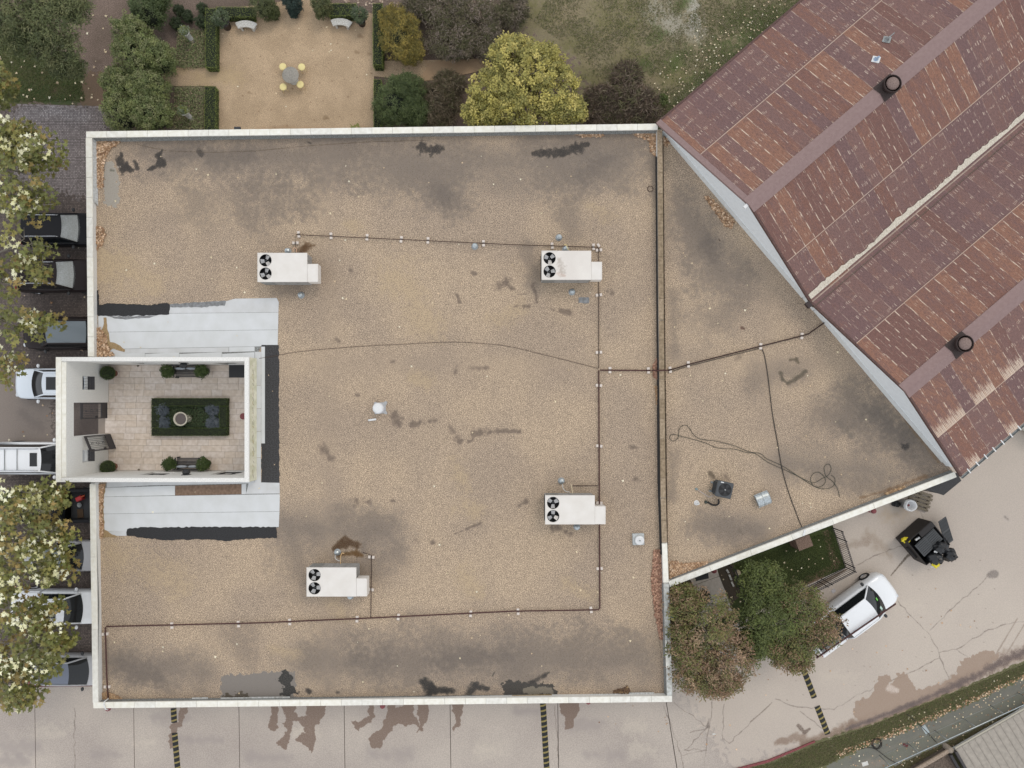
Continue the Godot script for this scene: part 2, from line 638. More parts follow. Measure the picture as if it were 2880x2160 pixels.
func cobbles(c: Canvas, poly: PackedVector2Array, pitch: float, joint: Color) -> void:
	for y in c.h:
		var py := c.y0 + y * c.s
		var row := int(floor(py / pitch))
		for x in c.w:
			var px := c.x0 + x * c.s
			var n := ((y & 1023) << 10) | (x & 1023)
			if not Geometry2D.is_point_in_polygon(Vector2(px + (g2[n] - 128) * 0.15, py + (g1[n] - 128) * 0.1), poly):
				continue
			var u := px / pitch + (0.5 if row & 1 else 0.0)
			var fu := u - floorf(u)
			var fv: float = py / pitch - row
			var i := (y * c.w + x) * 3
			var hsh := fmod(absf(sin(floor(u) * 12.99 + row * 78.23) * 437.5), 1.0)
			var k := 0.84 + 0.30 * hsh
			if fu < 0.22 or fv < 0.22:
				for j in 3:
					c.d[i + j] = int(c.d[i + j] * 0.35 + [joint.r8, joint.g8, joint.b8][j] * 0.65)
			else:
				for j in 3:
					c.d[i + j] = clampi(int(c.d[i + j] * k), 0, 255)

func surface(called: String, c: Canvas, m: Material, pts: Array, y: float, thick := 0.1, parent: Node = self) -> MeshInstance3D:
	var b := MB.new()
	b.uvf = plan_uv(c, y)
	b.prism(plan(pts, y), y - thick, y, false)
	var o := build(b, called, m, parent)
	if parent == self:
		meta(o, "", "", "", "structure")
	return o

func ground() -> void:
	# ---- base: bare soil out to the horizon
	var soil := MB.new()
	soil.sheet(PackedVector2Array([Vector2(-180, -180), Vector2(180, -180), Vector2(180, 180), Vector2(-180, 180)]), -0.16)
	structure(soil, "ground", mat(Color(0.13, 0.105, 0.08), 0.95, 0.0, M.strong, 0.3, M.bumps, 0.8))

	# ---- garden ground in the north: mulch, soil and thin lawn
	var n := canvas(-80, -80, 2480, 480, 2048)
	n.ground(rgb(122, 106, 96), rgb(102, 89, 78), g4, 0.0034)
	for i in 260:
		var rx := float((i * 7919) % 2500) - 40.0
		var ry := float((i * 104729) % 540) - 60.0
		n.blot(rx, ry, rx + 14, ry + 6, 12, 9, rgb(134, 116, 104) if i % 3 else rgb(84, 70, 58), 0.35, 0.1, 0.9, 1.0)
	# west lawn
	n.region([-80, 60, 60, 50, 130, 120, 215, 190, 245, 240, 230, 290, -80, 300], rgb(78, 84, 46), 0.75, 16.0, 0.6)
	n.run([20, 110, 40, 140, 180, 50, 230, 270, 30], rgb(62, 84, 38), 0.7, 0.2, 0.7, 0.6)
	n.run([60, 250, 30, 200, 280, 26], rgb(58, 80, 36), 0.7, 0.2, 0.7, 0.6)
	n.blot(160, 252, 150, 258, 22, 18, rgb(92, 72, 58), 0.7, 0.2, 0.6)
	n.blot(130, 190, 130, 200, 18, 16, rgb(96, 78, 62), 0.6, 0.2, 0.6)
	# worn soil path beside the clipped shrubs
	n.region([235, 205, 320, 200, 312, 300, 225, 305], rgb(122, 100, 80), 0.8, 8.0, 0.5)
	# north-east lawn: thin turf with dry and green patches
	n.region([1400, -80, 2460, -80, 2460, 480, 1660, 480, 1640, 260, 1600, 160, 1440, 80], rgb(136, 127, 98), 0.92, 20.0, 0.5)
	for q in [[1500, 40, 60], [1600, 120, 70], [1640, 210, 60], [1760, 150, 80], [1700, 60, 60], [1800, 30, 70], [1900, 210, 70]]:
		n.blot(q[0], q[1], q[0] + 40, q[1] + 10, q[2], q[2] * 0.8, rgb(106, 104, 62), 0.6, 0.1, 0.8, 0.8)
	for q in [[1600, 20, 50], [1650, 160, 40], [1720, 120, 50], [1800, 220, 50], [1720, 230, 40], [1560, 80, 40], [1880, 70, 60]]:
		n.blot(q[0], q[1], q[0] + 20, q[1] + 20, q[2], q[2] * 0.7, rgb(140, 126, 100), 0.55, 0.1, 0.9, 0.9)
	n.run([1850, 20, 60, 1880, 60, 60, 1960, 90, 40], rgb(160, 156, 142), 0.75, 0.1, 0.8, 0.8)
	n.run([1940, 0, 34, 1955, 50, 30, 1960, 70, 20], rgb(182, 180, 172), 0.7, 0.1, 0.8, 0.7)
	for q in [[1860, 330, 60], [1960, 250, 60], [2030, 180, 70], [2120, 100, 70], [2060, 60, 60], [2180, 40, 60], [1900, 170, 40], [1790, 195, 30], [1830, 110, 30], [1905, 20, 22]]:
		n.blot(q[0], q[1], q[0] + 20, q[1] - 14, q[2], q[2], rgb(70, 84, 40), 0.75, 0.15, 0.8, 0.7)
	n.run([1850, 345, 30, 2000, 230, 34, 2260, 10, 40], rgb(54, 66, 32), 0.8, 0.2, 0.5, 0.6)
	n.run([1680, 330, 40, 1760, 300, 50, 1860, 320, 40], rgb(84, 68, 54), 0.8, 0.2, 0.8, 0.8)
	# bare mulch slope between gravel court and lawn
	n.run([1180, 60, 60, 1300, 100, 70, 1400, 60, 60], rgb(104, 92, 78), 0.6, 0.1, 0.8, 0.8)
	var nm := canvas_mat(n, 0.95)
	surface("garden_soil", n, nm, [-200, -200, 2560, -200, 2560, 480, 300, 480, 300, 300, -200, 300], -0.05)
	M.north = nm

	# ---- gravel court and its two side paths
	var gc := canvas(400, -40, 1460, 400, 1024)
	gc.ground(rgb(182, 159, 131), rgb(171, 149, 122), g1, 0.0026)
	for q in [[430, 190, 60, 20], [560, 220, 60, 40]]:
		gc.blot(q[0], q[1], q[0] + 90, q[1], q[2] * 0.5, q[3], rgb(178, 156, 118), 0.5, 0.1, 0.6)
	for i in 150:
		var rx := 470.0 + float((i * 7919) % 900)
		var ry := float((i * 6151) % 360)
		gc.blot(rx, ry, rx + 2, ry + 1, 1.4 + i % 3 * 0.6, 1.2, rgb(122, 98, 74), 0.6, 0.4, 0.5)
	for q in [[1010, 100], [1035, 150], [1000, 145], [955, 68], [700, 260], [915, 330], [1080, 190]]:
		gc.blot(q[0], q[1], q[0] + 8, q[1] + 3, 7, 4, rgb(128, 106, 80), 0.5, 0.2, 0.9, 1.0)
	gc.blot(720, 362, 1040, 362, 10, 12, rgb(160, 128, 96), 0.4, 0.1, 0.8)
	gc.region([985, 348, 1010, 345, 1016, 358, 990, 362], rgb(110, 118, 58), 0.8, 5.0)
	gc.region([1200, 172, 1450, 150, 1450, 205, 1210, 232, 1180, 228], rgb(178, 150, 120), 0.9, 6.0)
	var gm := canvas_mat(gc, 0.95)
	surface("gravel_court", gc, gm, [607, 30, 790, 4, 800, -30, 905, -30, 930, 8, 1052, 40, 1052, 172, 1330, 166, 1440, 150, 1450, 170, 1330, 204, 1240, 224, 1180, 228, 1052, 214, 1052, 400, 607, 400, 607, 242, 455, 242, 455, 190, 607, 190], 0.0)

	# ---- parking court in the west: small dark setts, with a bare concrete lane
	var w := canvas(-60, 270, 330, 1950, 470)
	w.ground(rgb(112, 101, 95), rgb(94, 84, 79), g4, 0.003)
	w.region([60, 286, 300, 300, 300, 400, 240, 560, 40, 500, 20, 330], rgb(152, 144, 144), 0.7, 14.0)
	w.run([60, 330, 26, 150, 310, 20, 240, 330, 24], rgb(176, 170, 170), 0.5, 0.1, 0.8)
	w.run([200, 400, 30, 210, 520, 30], rgb(140, 132, 132), 0.5, 0.1, 0.7)
	w.region([-60, 1040, 150, 1060, 160, 1240, 150, 1330, -60, 1330], rgb(138, 128, 120), 0.85, 10.0, 0.2)
	w.run([60, 1160, 20, 110, 1200, 24], rgb(112, 103, 98), 0.5, 0.1, 0.8)
	w.run([180, 620, 30, 190, 1000, 30], rgb(120, 106, 98), 0.4, 0.1, 0.6)
	w.region([-60, 1930, 330, 1926, 330, 1950, -60, 1950], rgb(168, 156, 148), 1.0, 0.5)
	cobbles(w, PackedVector2Array([Vector2(20, 300), Vector2(330, 300), Vector2(330, 1040), Vector2(170, 1050), Vector2(160, 1250), Vector2(330, 1350), Vector2(330, 1925), Vector2(-60, 1925), Vector2(-60, 1350), Vector2(150, 1330), Vector2(140, 1060), Vector2(-60, 1040), Vector2(-60, 330)]), 4.6, rgb(58, 52, 50))
	surface("parking_court", w, canvas_mat(w, 0.9), [-200, 300, 60, 292, 330, 300, 330, 1925, -200, 1925], -0.02)
	var red := MB.new()
	red.prism(plan([60, 1925, 330, 1922, 330, 1929, 60, 1933]), -0.1, 0.012)
	structure(red, "kerb", mat(Color(0.30, 0.13, 0.13), 0.85, 0.0, M.strong, 1.0))

	# ---- concrete yard in the south and east, footpath and verge
	var s := canvas(-80, 1150, 2960, 2240, 2048)
	s.ground(rgb(180, 170, 160), rgb(167, 157, 149), g4, 0.0012)
	for q in [[60, 2100, 90, 40], [30, 2140, 60, 30], [300, 2120, 60, 20], [480, 2020, 80, 24], [560, 2080, 120, 20], [760, 2130, 120, 24], [1100, 2120, 100, 30], [1640, 2040, 80, 30], [1700, 2120, 90, 30], [1480, 2000, 60, 20]]:
		s.blot(q[0] - q[2] * 0.5, q[1], q[0] + q[2] * 0.5, q[1], q[3], q[3] * 0.8, rgb(150, 141, 137), 0.5, 0.05, 0.8, 0.3)
	for q in [[140, 2060, 60, 30], [400, 2090, 50, 24], [860, 2060, 60, 24], [1380, 2110, 60, 30], [1810, 2110, 50, 30], [1790, 2040, 30, 30], [2360, 1900, 80, 24], [2560, 1700, 60, 30]]:
		s.blot(q[0] - q[2] * 0.5, q[1], q[0] + q[2] * 0.5, q[1], q[3], q[3], rgb(196, 186, 172), 0.5, 0.05, 0.8, 0.2)
	# pinker weathered concrete in the east
	s.region([2180, 1420, 2640, 1160, 2960, 1160, 2960, 1840, 2700, 1920, 2300, 2080, 2060, 2160, 1960, 2000, 1900, 1960, 2100, 1800], rgb(194, 182, 169), 0.55, 20.0, 0.1)
	s.blot(2500, 1450, 2580, 1420, 30, 30, rgb(168, 150, 128), 0.5, 0.05, 0.7)
	s.blot(2440, 1500, 2500, 1560, 24, 20, rgb(150, 134, 118), 0.5, 0.05, 0.8)
	s.blot(2330, 1545, 2440, 1520, 10, 14, rgb(146, 130, 116), 0.5, 0.05, 0.8)
	s.blot(2786, 1616, 2796, 1612, 12, 13, rgb(126, 118, 112), 0.8, 0.6, 0.4)
	s.blot(2826, 1452, 2834, 1460, 6, 6, rgb(130, 122, 116), 0.7, 0.4, 0.5)
	# joints and cracks
	for l in [[[208, 1990], [210, 2160]], [[1560, 1985], [1567, 2060], [1571, 2160]], [[1866, 1985], [1890, 2050], [1915, 2120], [1925, 2170]],
		[[2005, 1950], [1995, 2040], [1985, 2110], [1980, 2165]], [[2036, 1980], [2032, 2080]], [[1895, 1975], [1990, 2045], [1925, 2110]], [[1990, 2045], [1940, 2060]], [[1925, 2108], [1985, 2108]], [[1985, 2108], [1920, 2125]],
		[[2170, 1975], [2110, 2030], [2050, 2090], [2032, 2075]], [[2180, 1965], [2230, 1985], [2345, 1995], [2400, 1960], [2560, 1890], [2640, 1850]], [[2525, 1690], [2570, 1740], [2615, 1785], [2640, 1835], [2655, 1880], [2670, 1915]], [[2640, 1835], [2690, 1825], [2780, 1770], [2850, 1750], [2890, 1748]], [[2615, 1772], [2700, 1690], [2790, 1610]], [[2380, 1600], [2500, 1545], [2540, 1535]], [[2580, 1400], [2595, 1455], [2600, 1500]], [[2690, 1825], [2720, 1845]], [[2330, 2060], [2250, 2000]]]:
		s.crack(l, 1.7, rgb(120, 110, 102), 0.75)
	s.run([2505, 1618, 2.2, 2545, 1570, 3.0, 2555, 1560, 4.0], rgb(100, 90, 78), 0.85, 0.5, 0.7)
	s.run([2110, 2030, 2.0, 2150, 1995, 2.6, 2165, 1980, 1.6], rgb(128, 116, 106), 0.8, 0.5, 0.7)
	s.blot(1994, 2020, 1990, 2042, 2.5, 6, rgb(112, 102, 95), 0.7, 0.3, 0.8)
	# wet runs below the south wall
	var wet := rgb(122, 104, 92)
	s.region([763, 1975, 783, 1975, 778, 2030, 780, 2048, 768, 2054, 754, 2048, 756, 2030, 762, 2010], wet, 0.9, 3.0)
	s.region([786, 1975, 834, 1975, 828, 2000, 838, 2018, 862, 2010, 860, 1975, 916, 1972, 914, 2005, 900, 2030, 884, 2040, 882, 2062, 886, 2080, 878, 2114, 868, 2112, 862, 2096, 832, 2080, 836, 2068, 858, 2060, 850, 2040, 838, 2026, 822, 2028, 816, 2060, 810, 2080, 808, 2108, 796, 2108, 778, 2090, 784, 2078, 800, 2072, 806, 2044, 792, 2036, 802, 2026, 800, 2006], wet, 0.9, 3.0)
	s.region([1036, 1978, 1052, 1978, 1052, 2012, 1040, 2030, 1020, 2042, 1006, 2054, 998, 2048, 990, 2030, 1000, 2026, 1012, 2030, 1040, 2012, 1034, 1998], wet, 0.9, 3.0)
	s.region([1090, 1978, 1108, 1978, 1108, 1992, 1130, 1986, 1140, 1978, 1162, 1976, 1164, 2006, 1176, 2024, 1178, 2044, 1190, 2050, 1188, 2054, 1160, 2036, 1140, 2040, 1130, 2036, 1106, 2040, 1102, 2056, 1092, 2060, 1080, 2080, 1070, 2106, 1044, 2104, 1036, 2082, 1044, 2064, 1068, 2056, 1076, 2040, 1072, 2028, 1086, 2016], wet, 0.9, 3.0)
	s.region([1174, 1978, 1202, 1978, 1204, 2020, 1190, 2040, 1184, 2056, 1174, 2058, 1180, 2040, 1174, 2010], wet, 0.9, 3.0)
	s.region([1270, 1974, 1302, 1974, 1302, 2004, 1292, 2020, 1294, 2036, 1278, 2056, 1272, 2050, 1280, 2030, 1282, 2008, 1270, 1998], wet, 0.9, 3.0)
	s.region([1574, 1972, 1628, 1972, 1628, 2000, 1612, 2026, 1610, 2046, 1588, 2054, 1590, 2044, 1588, 2018, 1576, 2004], wet, 0.95, 2.0)
	s.region([506, 1990, 528, 1988, 528, 2000, 518, 2012, 514, 2040, 496, 2046, 492, 2076, 488, 2100, 478, 2108, 472, 2084, 478, 2060, 482, 2030, 500, 2030, 500, 2000], wet, 0.85, 3.0)
	# damp gutter line along the verge
	var damp := rgb(132, 113, 98)
	s.run([2260, 2090, 14, 2400, 2044, 24, 2560, 1990, 26, 2700, 1920, 26, 2890, 1830, 30], damp, 0.9, 0.3, 0.5, 0.3)
	s.run([2180, 2090, 8, 2260, 2070, 14], damp, 0.7, 0.3, 0.8, 0.3)
	s.region([2396, 2000, 2410, 1970, 2450, 1950, 2466, 1910, 2490, 1895, 2506, 1905, 2500, 1930, 2520, 1900, 2540, 1890, 2560, 1910, 2570, 1940, 2620, 1930, 2680, 1905, 2700, 1860, 2720, 1844, 2780, 1830, 2816, 1836, 2760, 1900, 2560, 2000, 2420, 2040], rgb(150, 130, 114), 0.85, 5.0, 0.2)
	s.blot(2500, 1936, 2520, 1940, 14, 10, rgb(196, 182, 171), 0.9, 0.4, 0.6)
	s.run([2244, 2040, 5, 2262, 2060, 7, 2275, 2050, 4], rgb(112, 98, 88), 0.8, 0.5, 0.8)
	s.run([2380, 2050, 6, 2440, 2028, 9, 2560, 1982, 12, 2700, 1922, 14, 2890, 1826, 20], rgb(98, 86, 83), 0.85, 0.2, 0.6, 0.3)
	s.run([2800, 1840, 3, 2860, 1740, 3], rgb(150, 136, 124), 0.8, 0.3, 0.4)
	s.run([2830, 1838, 3, 2890, 1740, 3], rgb(150, 136, 124), 0.8, 0.3, 0.4)
	s.blot(2190, 2086, 2210, 2084, 10, 8, rgb(140, 122, 108), 0.8, 0.3, 0.7)
	for i in 60:
		var rx := 1900.0 + float((i * 7919) % 900)
		var ry := 1560.0 + float((i * 6151) % 420)
		s.blot(rx, ry, rx + 3, ry + 1, 1.6, 1.2, rgb(132, 120, 110), 0.6, 0.4, 0.6)
	# verge turf, footpath, turf beyond
	s.region([2060, 2170, 2160, 2142, 2300, 2082, 2440, 2040, 2700, 1936, 2960, 1820, 2960, 2240, 2000, 2240], rgb(88, 88, 54), 1.0, 2.0, 0.5)
	for i in 70:
		var t := float(i) / 70.0
		var rx := 2120.0 + 800.0 * t
		var ry := 2175.0 - 290.0 * t + float((i * 37) % 50) - 10.0
		s.blot(rx, ry, rx + 20, ry - 8, 18, 14, [rgb(72, 82, 40), rgb(104, 98, 62), rgb(96, 84, 60), rgb(66, 74, 38)][i % 4], 0.55, 0.1, 0.9, 0.8)
	s.region([2300, 2240, 2330, 2150, 2420, 2108, 2564, 2046, 2700, 1990, 2960, 1870, 2960, 1950, 2490, 2166, 2460, 2240], rgb(110, 110, 102), 0.95, 5.0, 0.4)
	for i in 40:
		var t := float(i) / 40.0
		var rx := 2360.0 + 560.0 * t
		var ry := 2165.0 - 240.0 * t + float((i * 29) % 44) - 24.0
		s.blot(rx, ry, rx + 30, ry - 12, 14, 16, [rgb(104, 106, 94), rgb(122, 118, 110), rgb(100, 100, 95)][i % 3], 0.5, 0.1, 0.8, 0.7)
	s.blot(2420, 2160, 2480, 2140, 26, 18, rgb(140, 128, 118), 0.6, 0.1, 0.6)
	var sm := canvas_mat(s, 0.88)
	M.south = sm
	M.south_canvas = s
	# slabs of the south drive, with open joints between them
	var drive := MB.new()
	drive.sheet(plan([-200, 1880, 1960, 1880, 1960, 2400, -200, 2400]), -0.06)
	var base := structure(drive, "driveway", mat(Color(0.12, 0.105, 0.09), 0.95))
	var xs := [-200.0, 97.0, 375.0, 671.0, 967.0, 1265.0, 1568.0, 1866.0]
	for i in 7:
		surface("slab", s, sm, [xs[i] + 0.9, 1926, xs[i + 1] - 0.9, 1926, xs[i + 1] - 0.9 + (5.0 if i < 6 else 60.0), 2300, xs[i] + 0.9 + (5.0 if i > 0 else 0.0), 2300], 0.0, 0.1, base)
	surface("slab", s, sm, [1867, 1926, 1867, 1280, 2640, 1150, 2960, 1150, 2960, 1846, 2700, 1950, 2440, 2052, 2300, 2096, 2160, 2152, 2070, 2186, 1990, 2300, 1928, 2300], 0.0, 0.1, base)
	# verge, footpath
	surface("verge", s, sm, [2062, 2172, 2160, 2142, 2300, 2082, 2440, 2040, 2700, 1936, 2960, 1834, 2960, 2300, 1990, 2300], 0.02, 0.2)
	var k := MB.new()
	k.prism(plan([2040, 2168, 2160, 2136, 2290, 2082, 2292, 2086, 2162, 2142, 2044, 2174]), -0.1, 0.075)
	structure(k, "kerb", mat(Color(0.36, 0.10, 0.11), 0.8, 0.0, M.strong, 0.9))

# tufts of grass: too many to count
func tufts(called: String, label: String, poly: Array, count: int, y: float, pal: Array, seed_: int, hgt := 0.06, density: Variant = null) -> void:
	var l := Leaves.new(seed_)
	for i in 5:
		var a := TAU * i / 5.0
		var d := Vector3(cos(a), 0, sin(a))
		var sd := Vector3(-sin(a), 0, cos(a)) * 0.012
		l.face(d * 0.01 - sd, d * 0.01 + sd, d * 0.05 + Vector3(0, 0.06, 0), d, Color.WHITE)
	var mm := MultiMesh.new()
	mm.transform_format = MultiMesh.TRANSFORM_3D
	mm.use_colors = true
	mm.mesh = l.mesh()
	var pg := plan(poly, y)
	var lo := pg[0]
	var hi := pg[0]
	for p in pg:
		lo = lo.min(p); hi = hi.max(p)
	var xf: Array[Transform3D] = []
	var tries := 0
	while xf.size() < count and tries < count * 6:
		tries += 1
		var p := Vector2(l.rng.randf_range(lo.x, hi.x), l.rng.randf_range(lo.y, hi.y))
		if Geometry2D.is_point_in_polygon(p, pg) and (density == null or l.rng.randf() < density.call(p)):
			var sc := l.rng.randf_range(0.6, 1.5) * hgt / 0.06
			xf.append(Transform3D(Basis(Vector3.UP, l.rng.randf() * TAU).scaled(Vector3(sc, sc * 0.7, sc)), Vector3(p.x, y, p.y)))
	mm.instance_count = xf.size()
	for i in xf.size():
		mm.set_instance_transform(i, xf[i])
		mm.set_instance_color(i, l.pick(pal))
	var o := MultiMeshInstance3D.new()
	o.multimesh = mm
	o.material_override = M.leaf_dry
	o.name = numbered(called)
	add_child(o)
	meta(o, label, "grass", "", "stuff")

# ---------------------------------------------------------------- flat roof: gravel with real stains where the photograph shows them
func roof_canvas() -> Canvas:
	var c := canvas(240, 340, 2720, 2000, 2048)
	c.ground(rgb(170, 151, 129), rgb(157, 140, 122), g4, 0.005)
	var grey := rgb(122, 111, 101)
	var dark := rgb(60, 56, 53)
	# broad bands of thin, weathered gravel
	for q in [[460, 440, 1240, 440, 90, 120], [1100, 470, 1740, 450, 110, 130], [1240, 530, 1260, 540, 110, 90], [320, 1870, 560, 1890, 80, 80], [860, 1860, 1500, 1860, 110, 120], [1450, 1860, 1800, 1850, 100, 110], [1560, 440, 1720, 440, 120, 120], [1920, 600, 2040, 780, 90, 110], [2380, 1150, 2600, 1260, 110, 120], [2000, 1480, 2140, 1490, 70, 60], [2200, 1300, 2480, 1330, 70, 80], [800, 1480, 1080, 1500, 80, 90]]:
		c.blot(q[0], q[1], q[2], q[3], q[4], q[5], rgb(124, 114, 105), 0.62, 0.0, 0.35, 0.7)
	for q in [[480, 440, 1000, 440, 60, 70], [900, 430, 1250, 480, 70, 90], [1230, 520, 1270, 560, 80, 50], [1560, 460, 1720, 470, 90, 70], [1500, 400, 1790, 390, 50, 40], [380, 420, 520, 400, 50, 40], [560, 560, 760, 560, 70, 60], [700, 610, 900, 520, 50, 50], [1830, 420, 1840, 560, 30, 20], [1590, 560, 1600, 640, 60, 30],
		[300, 1860, 480, 1890, 60, 60], [640, 1800, 700, 1830, 40, 50], [900, 1850, 1150, 1870, 70, 70], [1150, 1830, 1480, 1850, 70, 80], [1500, 1850, 1750, 1820, 60, 60], [1620, 1820, 1700, 1800, 60, 50], [960, 1460, 1100, 1480, 50, 40], [1000, 1600, 1120, 1560, 50, 40], [820, 1560, 860, 1640, 60, 50], [740, 520, 860, 560, 40, 40], [780, 830, 840, 800, 30, 20], [1480, 700, 1510, 800, 20, 26],
		[1950, 640, 2020, 760, 60, 70], [1900, 560, 1960, 700, 30, 50], [2000, 900, 2100, 820, 60, 50], [2400, 1120, 2560, 1240, 60, 80], [2300, 1180, 2420, 1160, 50, 60], [2480, 1180, 2600, 1260, 60, 60], [2260, 1320, 2480, 1380, 30, 30], [1960, 1480, 2080, 1500, 40, 40], [2120, 1060, 2240, 1040, 40, 40], [1890, 820, 1900, 1000, 16, 16], [1890, 1280, 1890, 1400, 16, 16]]:
		c.blot(q[0], q[1], q[2], q[3], q[4] * 1.35, q[5] * 1.35, grey, 0.42, 0.0, 0.9, 0.8)
	for q in [[480, 430, 700, 440, 30, 40], [1240, 540, 1260, 560, 40, 36], [1660, 470, 1700, 450, 50, 30], [340, 1880, 430, 1900, 40, 40], [1220, 1860, 1420, 1840, 40, 40], [2500, 1200, 2560, 1240, 40, 50], [1990, 690, 2000, 720, 30, 30], [1000, 1840, 1080, 1860, 40, 40]]:
		c.blot(q[0], q[1], q[2], q[3], q[4], q[5], rgb(102, 94, 88), 0.5, 0.0, 0.8, 0.9)
	# pale warm patches
	for q in [[250, 640, 320, 800, 60, 60], [1270, 1290, 1310, 1370, 20, 34], [980, 630, 1000, 640, 24, 24], [1310, 1420, 1330, 1440, 40, 40], [1310, 1620, 1340, 1660, 40, 36], [1660, 580, 1700, 600, 30, 40], [320, 1560, 500, 1640, 60, 60], [760, 1820, 830, 1840, 20, 20], [1600, 1640, 1660, 1680, 30, 30], [1170, 1060, 1200, 1080, 30, 30], [280, 720, 420, 800, 60, 60], [1400, 900, 1460, 860, 40, 30], [1120, 780, 1200, 900, 70, 70], [940, 1700, 960, 1720, 40, 30]]:
		c.blot(q[0], q[1], q[2], q[3], q[4], q[5], rgb(188, 166, 134), 0.5, 0.0, 0.9, 0.6)
	# dark wet or burnt marks
	c.run([1185, 415, 20, 1215, 425, 22, 1245, 418, 8], dark, 0.95, 0.55, 0.75, 0.6)
	c.run([1500, 430, 9, 1530, 428, 16, 1580, 430, 12, 1620, 415, 18, 1650, 405, 9], dark, 0.95, 0.55, 0.75, 0.6)
	c.run([336, 448, 12, 350, 470, 18, 372, 478, 7], dark, 0.95, 0.55, 0.75, 0.6)
	c.run([378, 455, 10, 385, 470, 9], dark, 0.85, 0.4, 0.6, 0.5)
	c.blot(340, 430, 342, 440, 5, 4, dark, 0.8, 0.4, 0.6)
	c.run([455, 422, 5, 445, 440, 11, 455, 458, 14, 430, 470, 8, 415, 478, 4], dark, 0.95, 0.55, 0.75, 0.6)
	c.blot(405, 412, 412, 414, 10, 6, grey, 0.9, 0.4, 0.6)
	c.blot(450, 492, 460, 486, 4, 3, grey, 0.9, 0.4, 0.6)
	c.blot(560, 425, 566, 435, 12, 9, dark, 0.7, 0.3, 0.6)
	c.blot(866, 400, 872, 402, 5, 4, dark, 0.6, 0.3, 0.6)
	# bare patch in the north-west corner and by the south wall
	c.region([288, 455, 312, 450, 330, 470, 334, 540, 330, 578, 300, 580, 290, 560], rgb(162, 156, 146), 0.95, 6.0, 0.2)
	c.blot(312, 478, 318, 480, 7, 5, rgb(96, 96, 84), 0.7, 0.4, 0.7)
	c.region([622, 1898, 700, 1894, 790, 1884, 828, 1890, 832, 1940, 826, 1970, 622, 1972], rgb(126, 120, 114), 0.97, 5.0, 0.15)
	c.region([778, 1912, 800, 1880, 818, 1900, 820, 1920, 834, 1936, 838, 1952, 792, 1955, 794, 1926], rgb(52, 51, 49), 0.95, 5.0, 0.4)
	c.region([626, 1954, 640, 1946, 660, 1952, 690, 1944, 704, 1954, 690, 1966, 640, 1968], rgb(74, 66, 54), 0.85, 8.0, 0.6)
	c.blot(866, 1940, 870, 1946, 9, 8, dark, 0.9, 0.4, 0.5)
	c.blot(946, 1946, 950, 1946, 9, 6, dark, 0.6, 0.2, 0.7)
	c.run([1200, 1922, 22, 1215, 1938, 22, 1250, 1940, 12, 1270, 1942, 10], rgb(50, 48, 46), 0.95, 0.4, 0.5, 0.5)
	c.run([1320, 1945, 16, 1336, 1928, 16, 1372, 1936, 8], rgb(56, 54, 52), 0.9, 0.3, 0.6, 0.6)
	c.blot(1385, 1900, 1390, 1890, 5, 3, dark, 0.6, 0.3, 0.6)
	c.region([1414, 1920, 1440, 1914, 1500, 1918, 1560, 1926, 1566, 1960, 1414, 1962], rgb(62, 60, 57), 0.92, 6.0, 0.4)
	c.run([1490, 1920, 6, 1530, 1898, 9, 1545, 1890, 4], dark, 0.7, 0.3, 0.6)
	c.region([1470, 1932, 1552, 1931, 1554, 1950, 1470, 1952], rgb(128, 120, 106), 0.9, 3.0)
	# scrapes, cracks and marks in the middle
	for q in [[1404, 806, 1424, 792, 14, 14], [1424, 800, 1440, 812, 10, 8], [1500, 800, 1510, 850, 6, 5], [1470, 862, 1486, 860, 6, 6], [1445, 862, 1460, 858, 4, 5], [1575, 872, 1600, 880, 8, 10], [1550, 868, 1560, 872, 4, 4], [1716, 818, 1724, 824, 10, 8], [1455, 828, 1480, 826, 2, 2], [1440, 832, 1450, 836, 3, 3], [1280, 1050, 1284, 1030, 10, 8], [1320, 1036, 1370, 1034, 10, 8], [1110, 1160, 1116, 1190, 12, 14], [1190, 1186, 1230, 1182, 10, 10], [1160, 1192, 1180, 1190, 8, 8], [1330, 1216, 1374, 1214, 12, 10], [1374, 1214, 1460, 1212, 6, 6], [1266, 1200, 1290, 1240, 12, 12], [1320, 1240, 1330, 1236, 6, 4], [912, 1260, 930, 1290, 14, 10], [1280, 1500, 1350, 1472, 3, 5], [1170, 1520, 1176, 1526, 7, 5], [1215, 1526, 1222, 1528, 7, 4], [1006, 1412, 1030, 1412, 16, 10], [1100, 1408, 1110, 1410, 6, 6], [945, 955, 955, 960, 8, 6], [1100, 1018, 1108, 1016, 8, 6], [1775, 1258, 1790, 1260, 6, 4], [1786, 1346, 1800, 1352, 8, 4], [1284, 830, 1290, 850, 6, 6], [986, 762, 990, 764, 6, 4], [1330, 768, 1340, 770, 8, 4], [1000, 1110, 1010, 1112, 5, 5], [1560, 1480, 1600, 1500, 14, 8], [1460, 1420, 1480, 1410, 6, 8]]:
		c.blot(q[0], q[1], q[2], q[3], q[4], q[5], rgb(104, 91, 82), 0.62, 0.0, 1.3, 2.2)
	# brown drips beside the roof units
	c.run([846, 706, 14, 860, 692, 16, 884, 690, 6], rgb(88, 62, 38), 0.85, 0.2, 0.6, 0.8)
	c.run([940, 1540, 10, 970, 1526, 20, 1004, 1532, 12], rgb(76, 54, 34), 0.9, 0.25, 0.6, 0.8)
	c.run([952, 1560, 8, 1000, 1556, 12, 1018, 1562, 6], rgb(96, 68, 36), 0.85, 0.2, 0.6, 0.8)
	c.blot(1680, 700, 1664, 700, 6, 4, rgb(84, 58, 40), 0.7, 0.2, 0.6)
	# east wing: rings, burnt spots
	c.run([2222, 1012, 6, 2240, 1010, 9, 2244, 1020, 6], rgb(98, 88, 74), 0.8, 0.2, 0.7, 0.9)
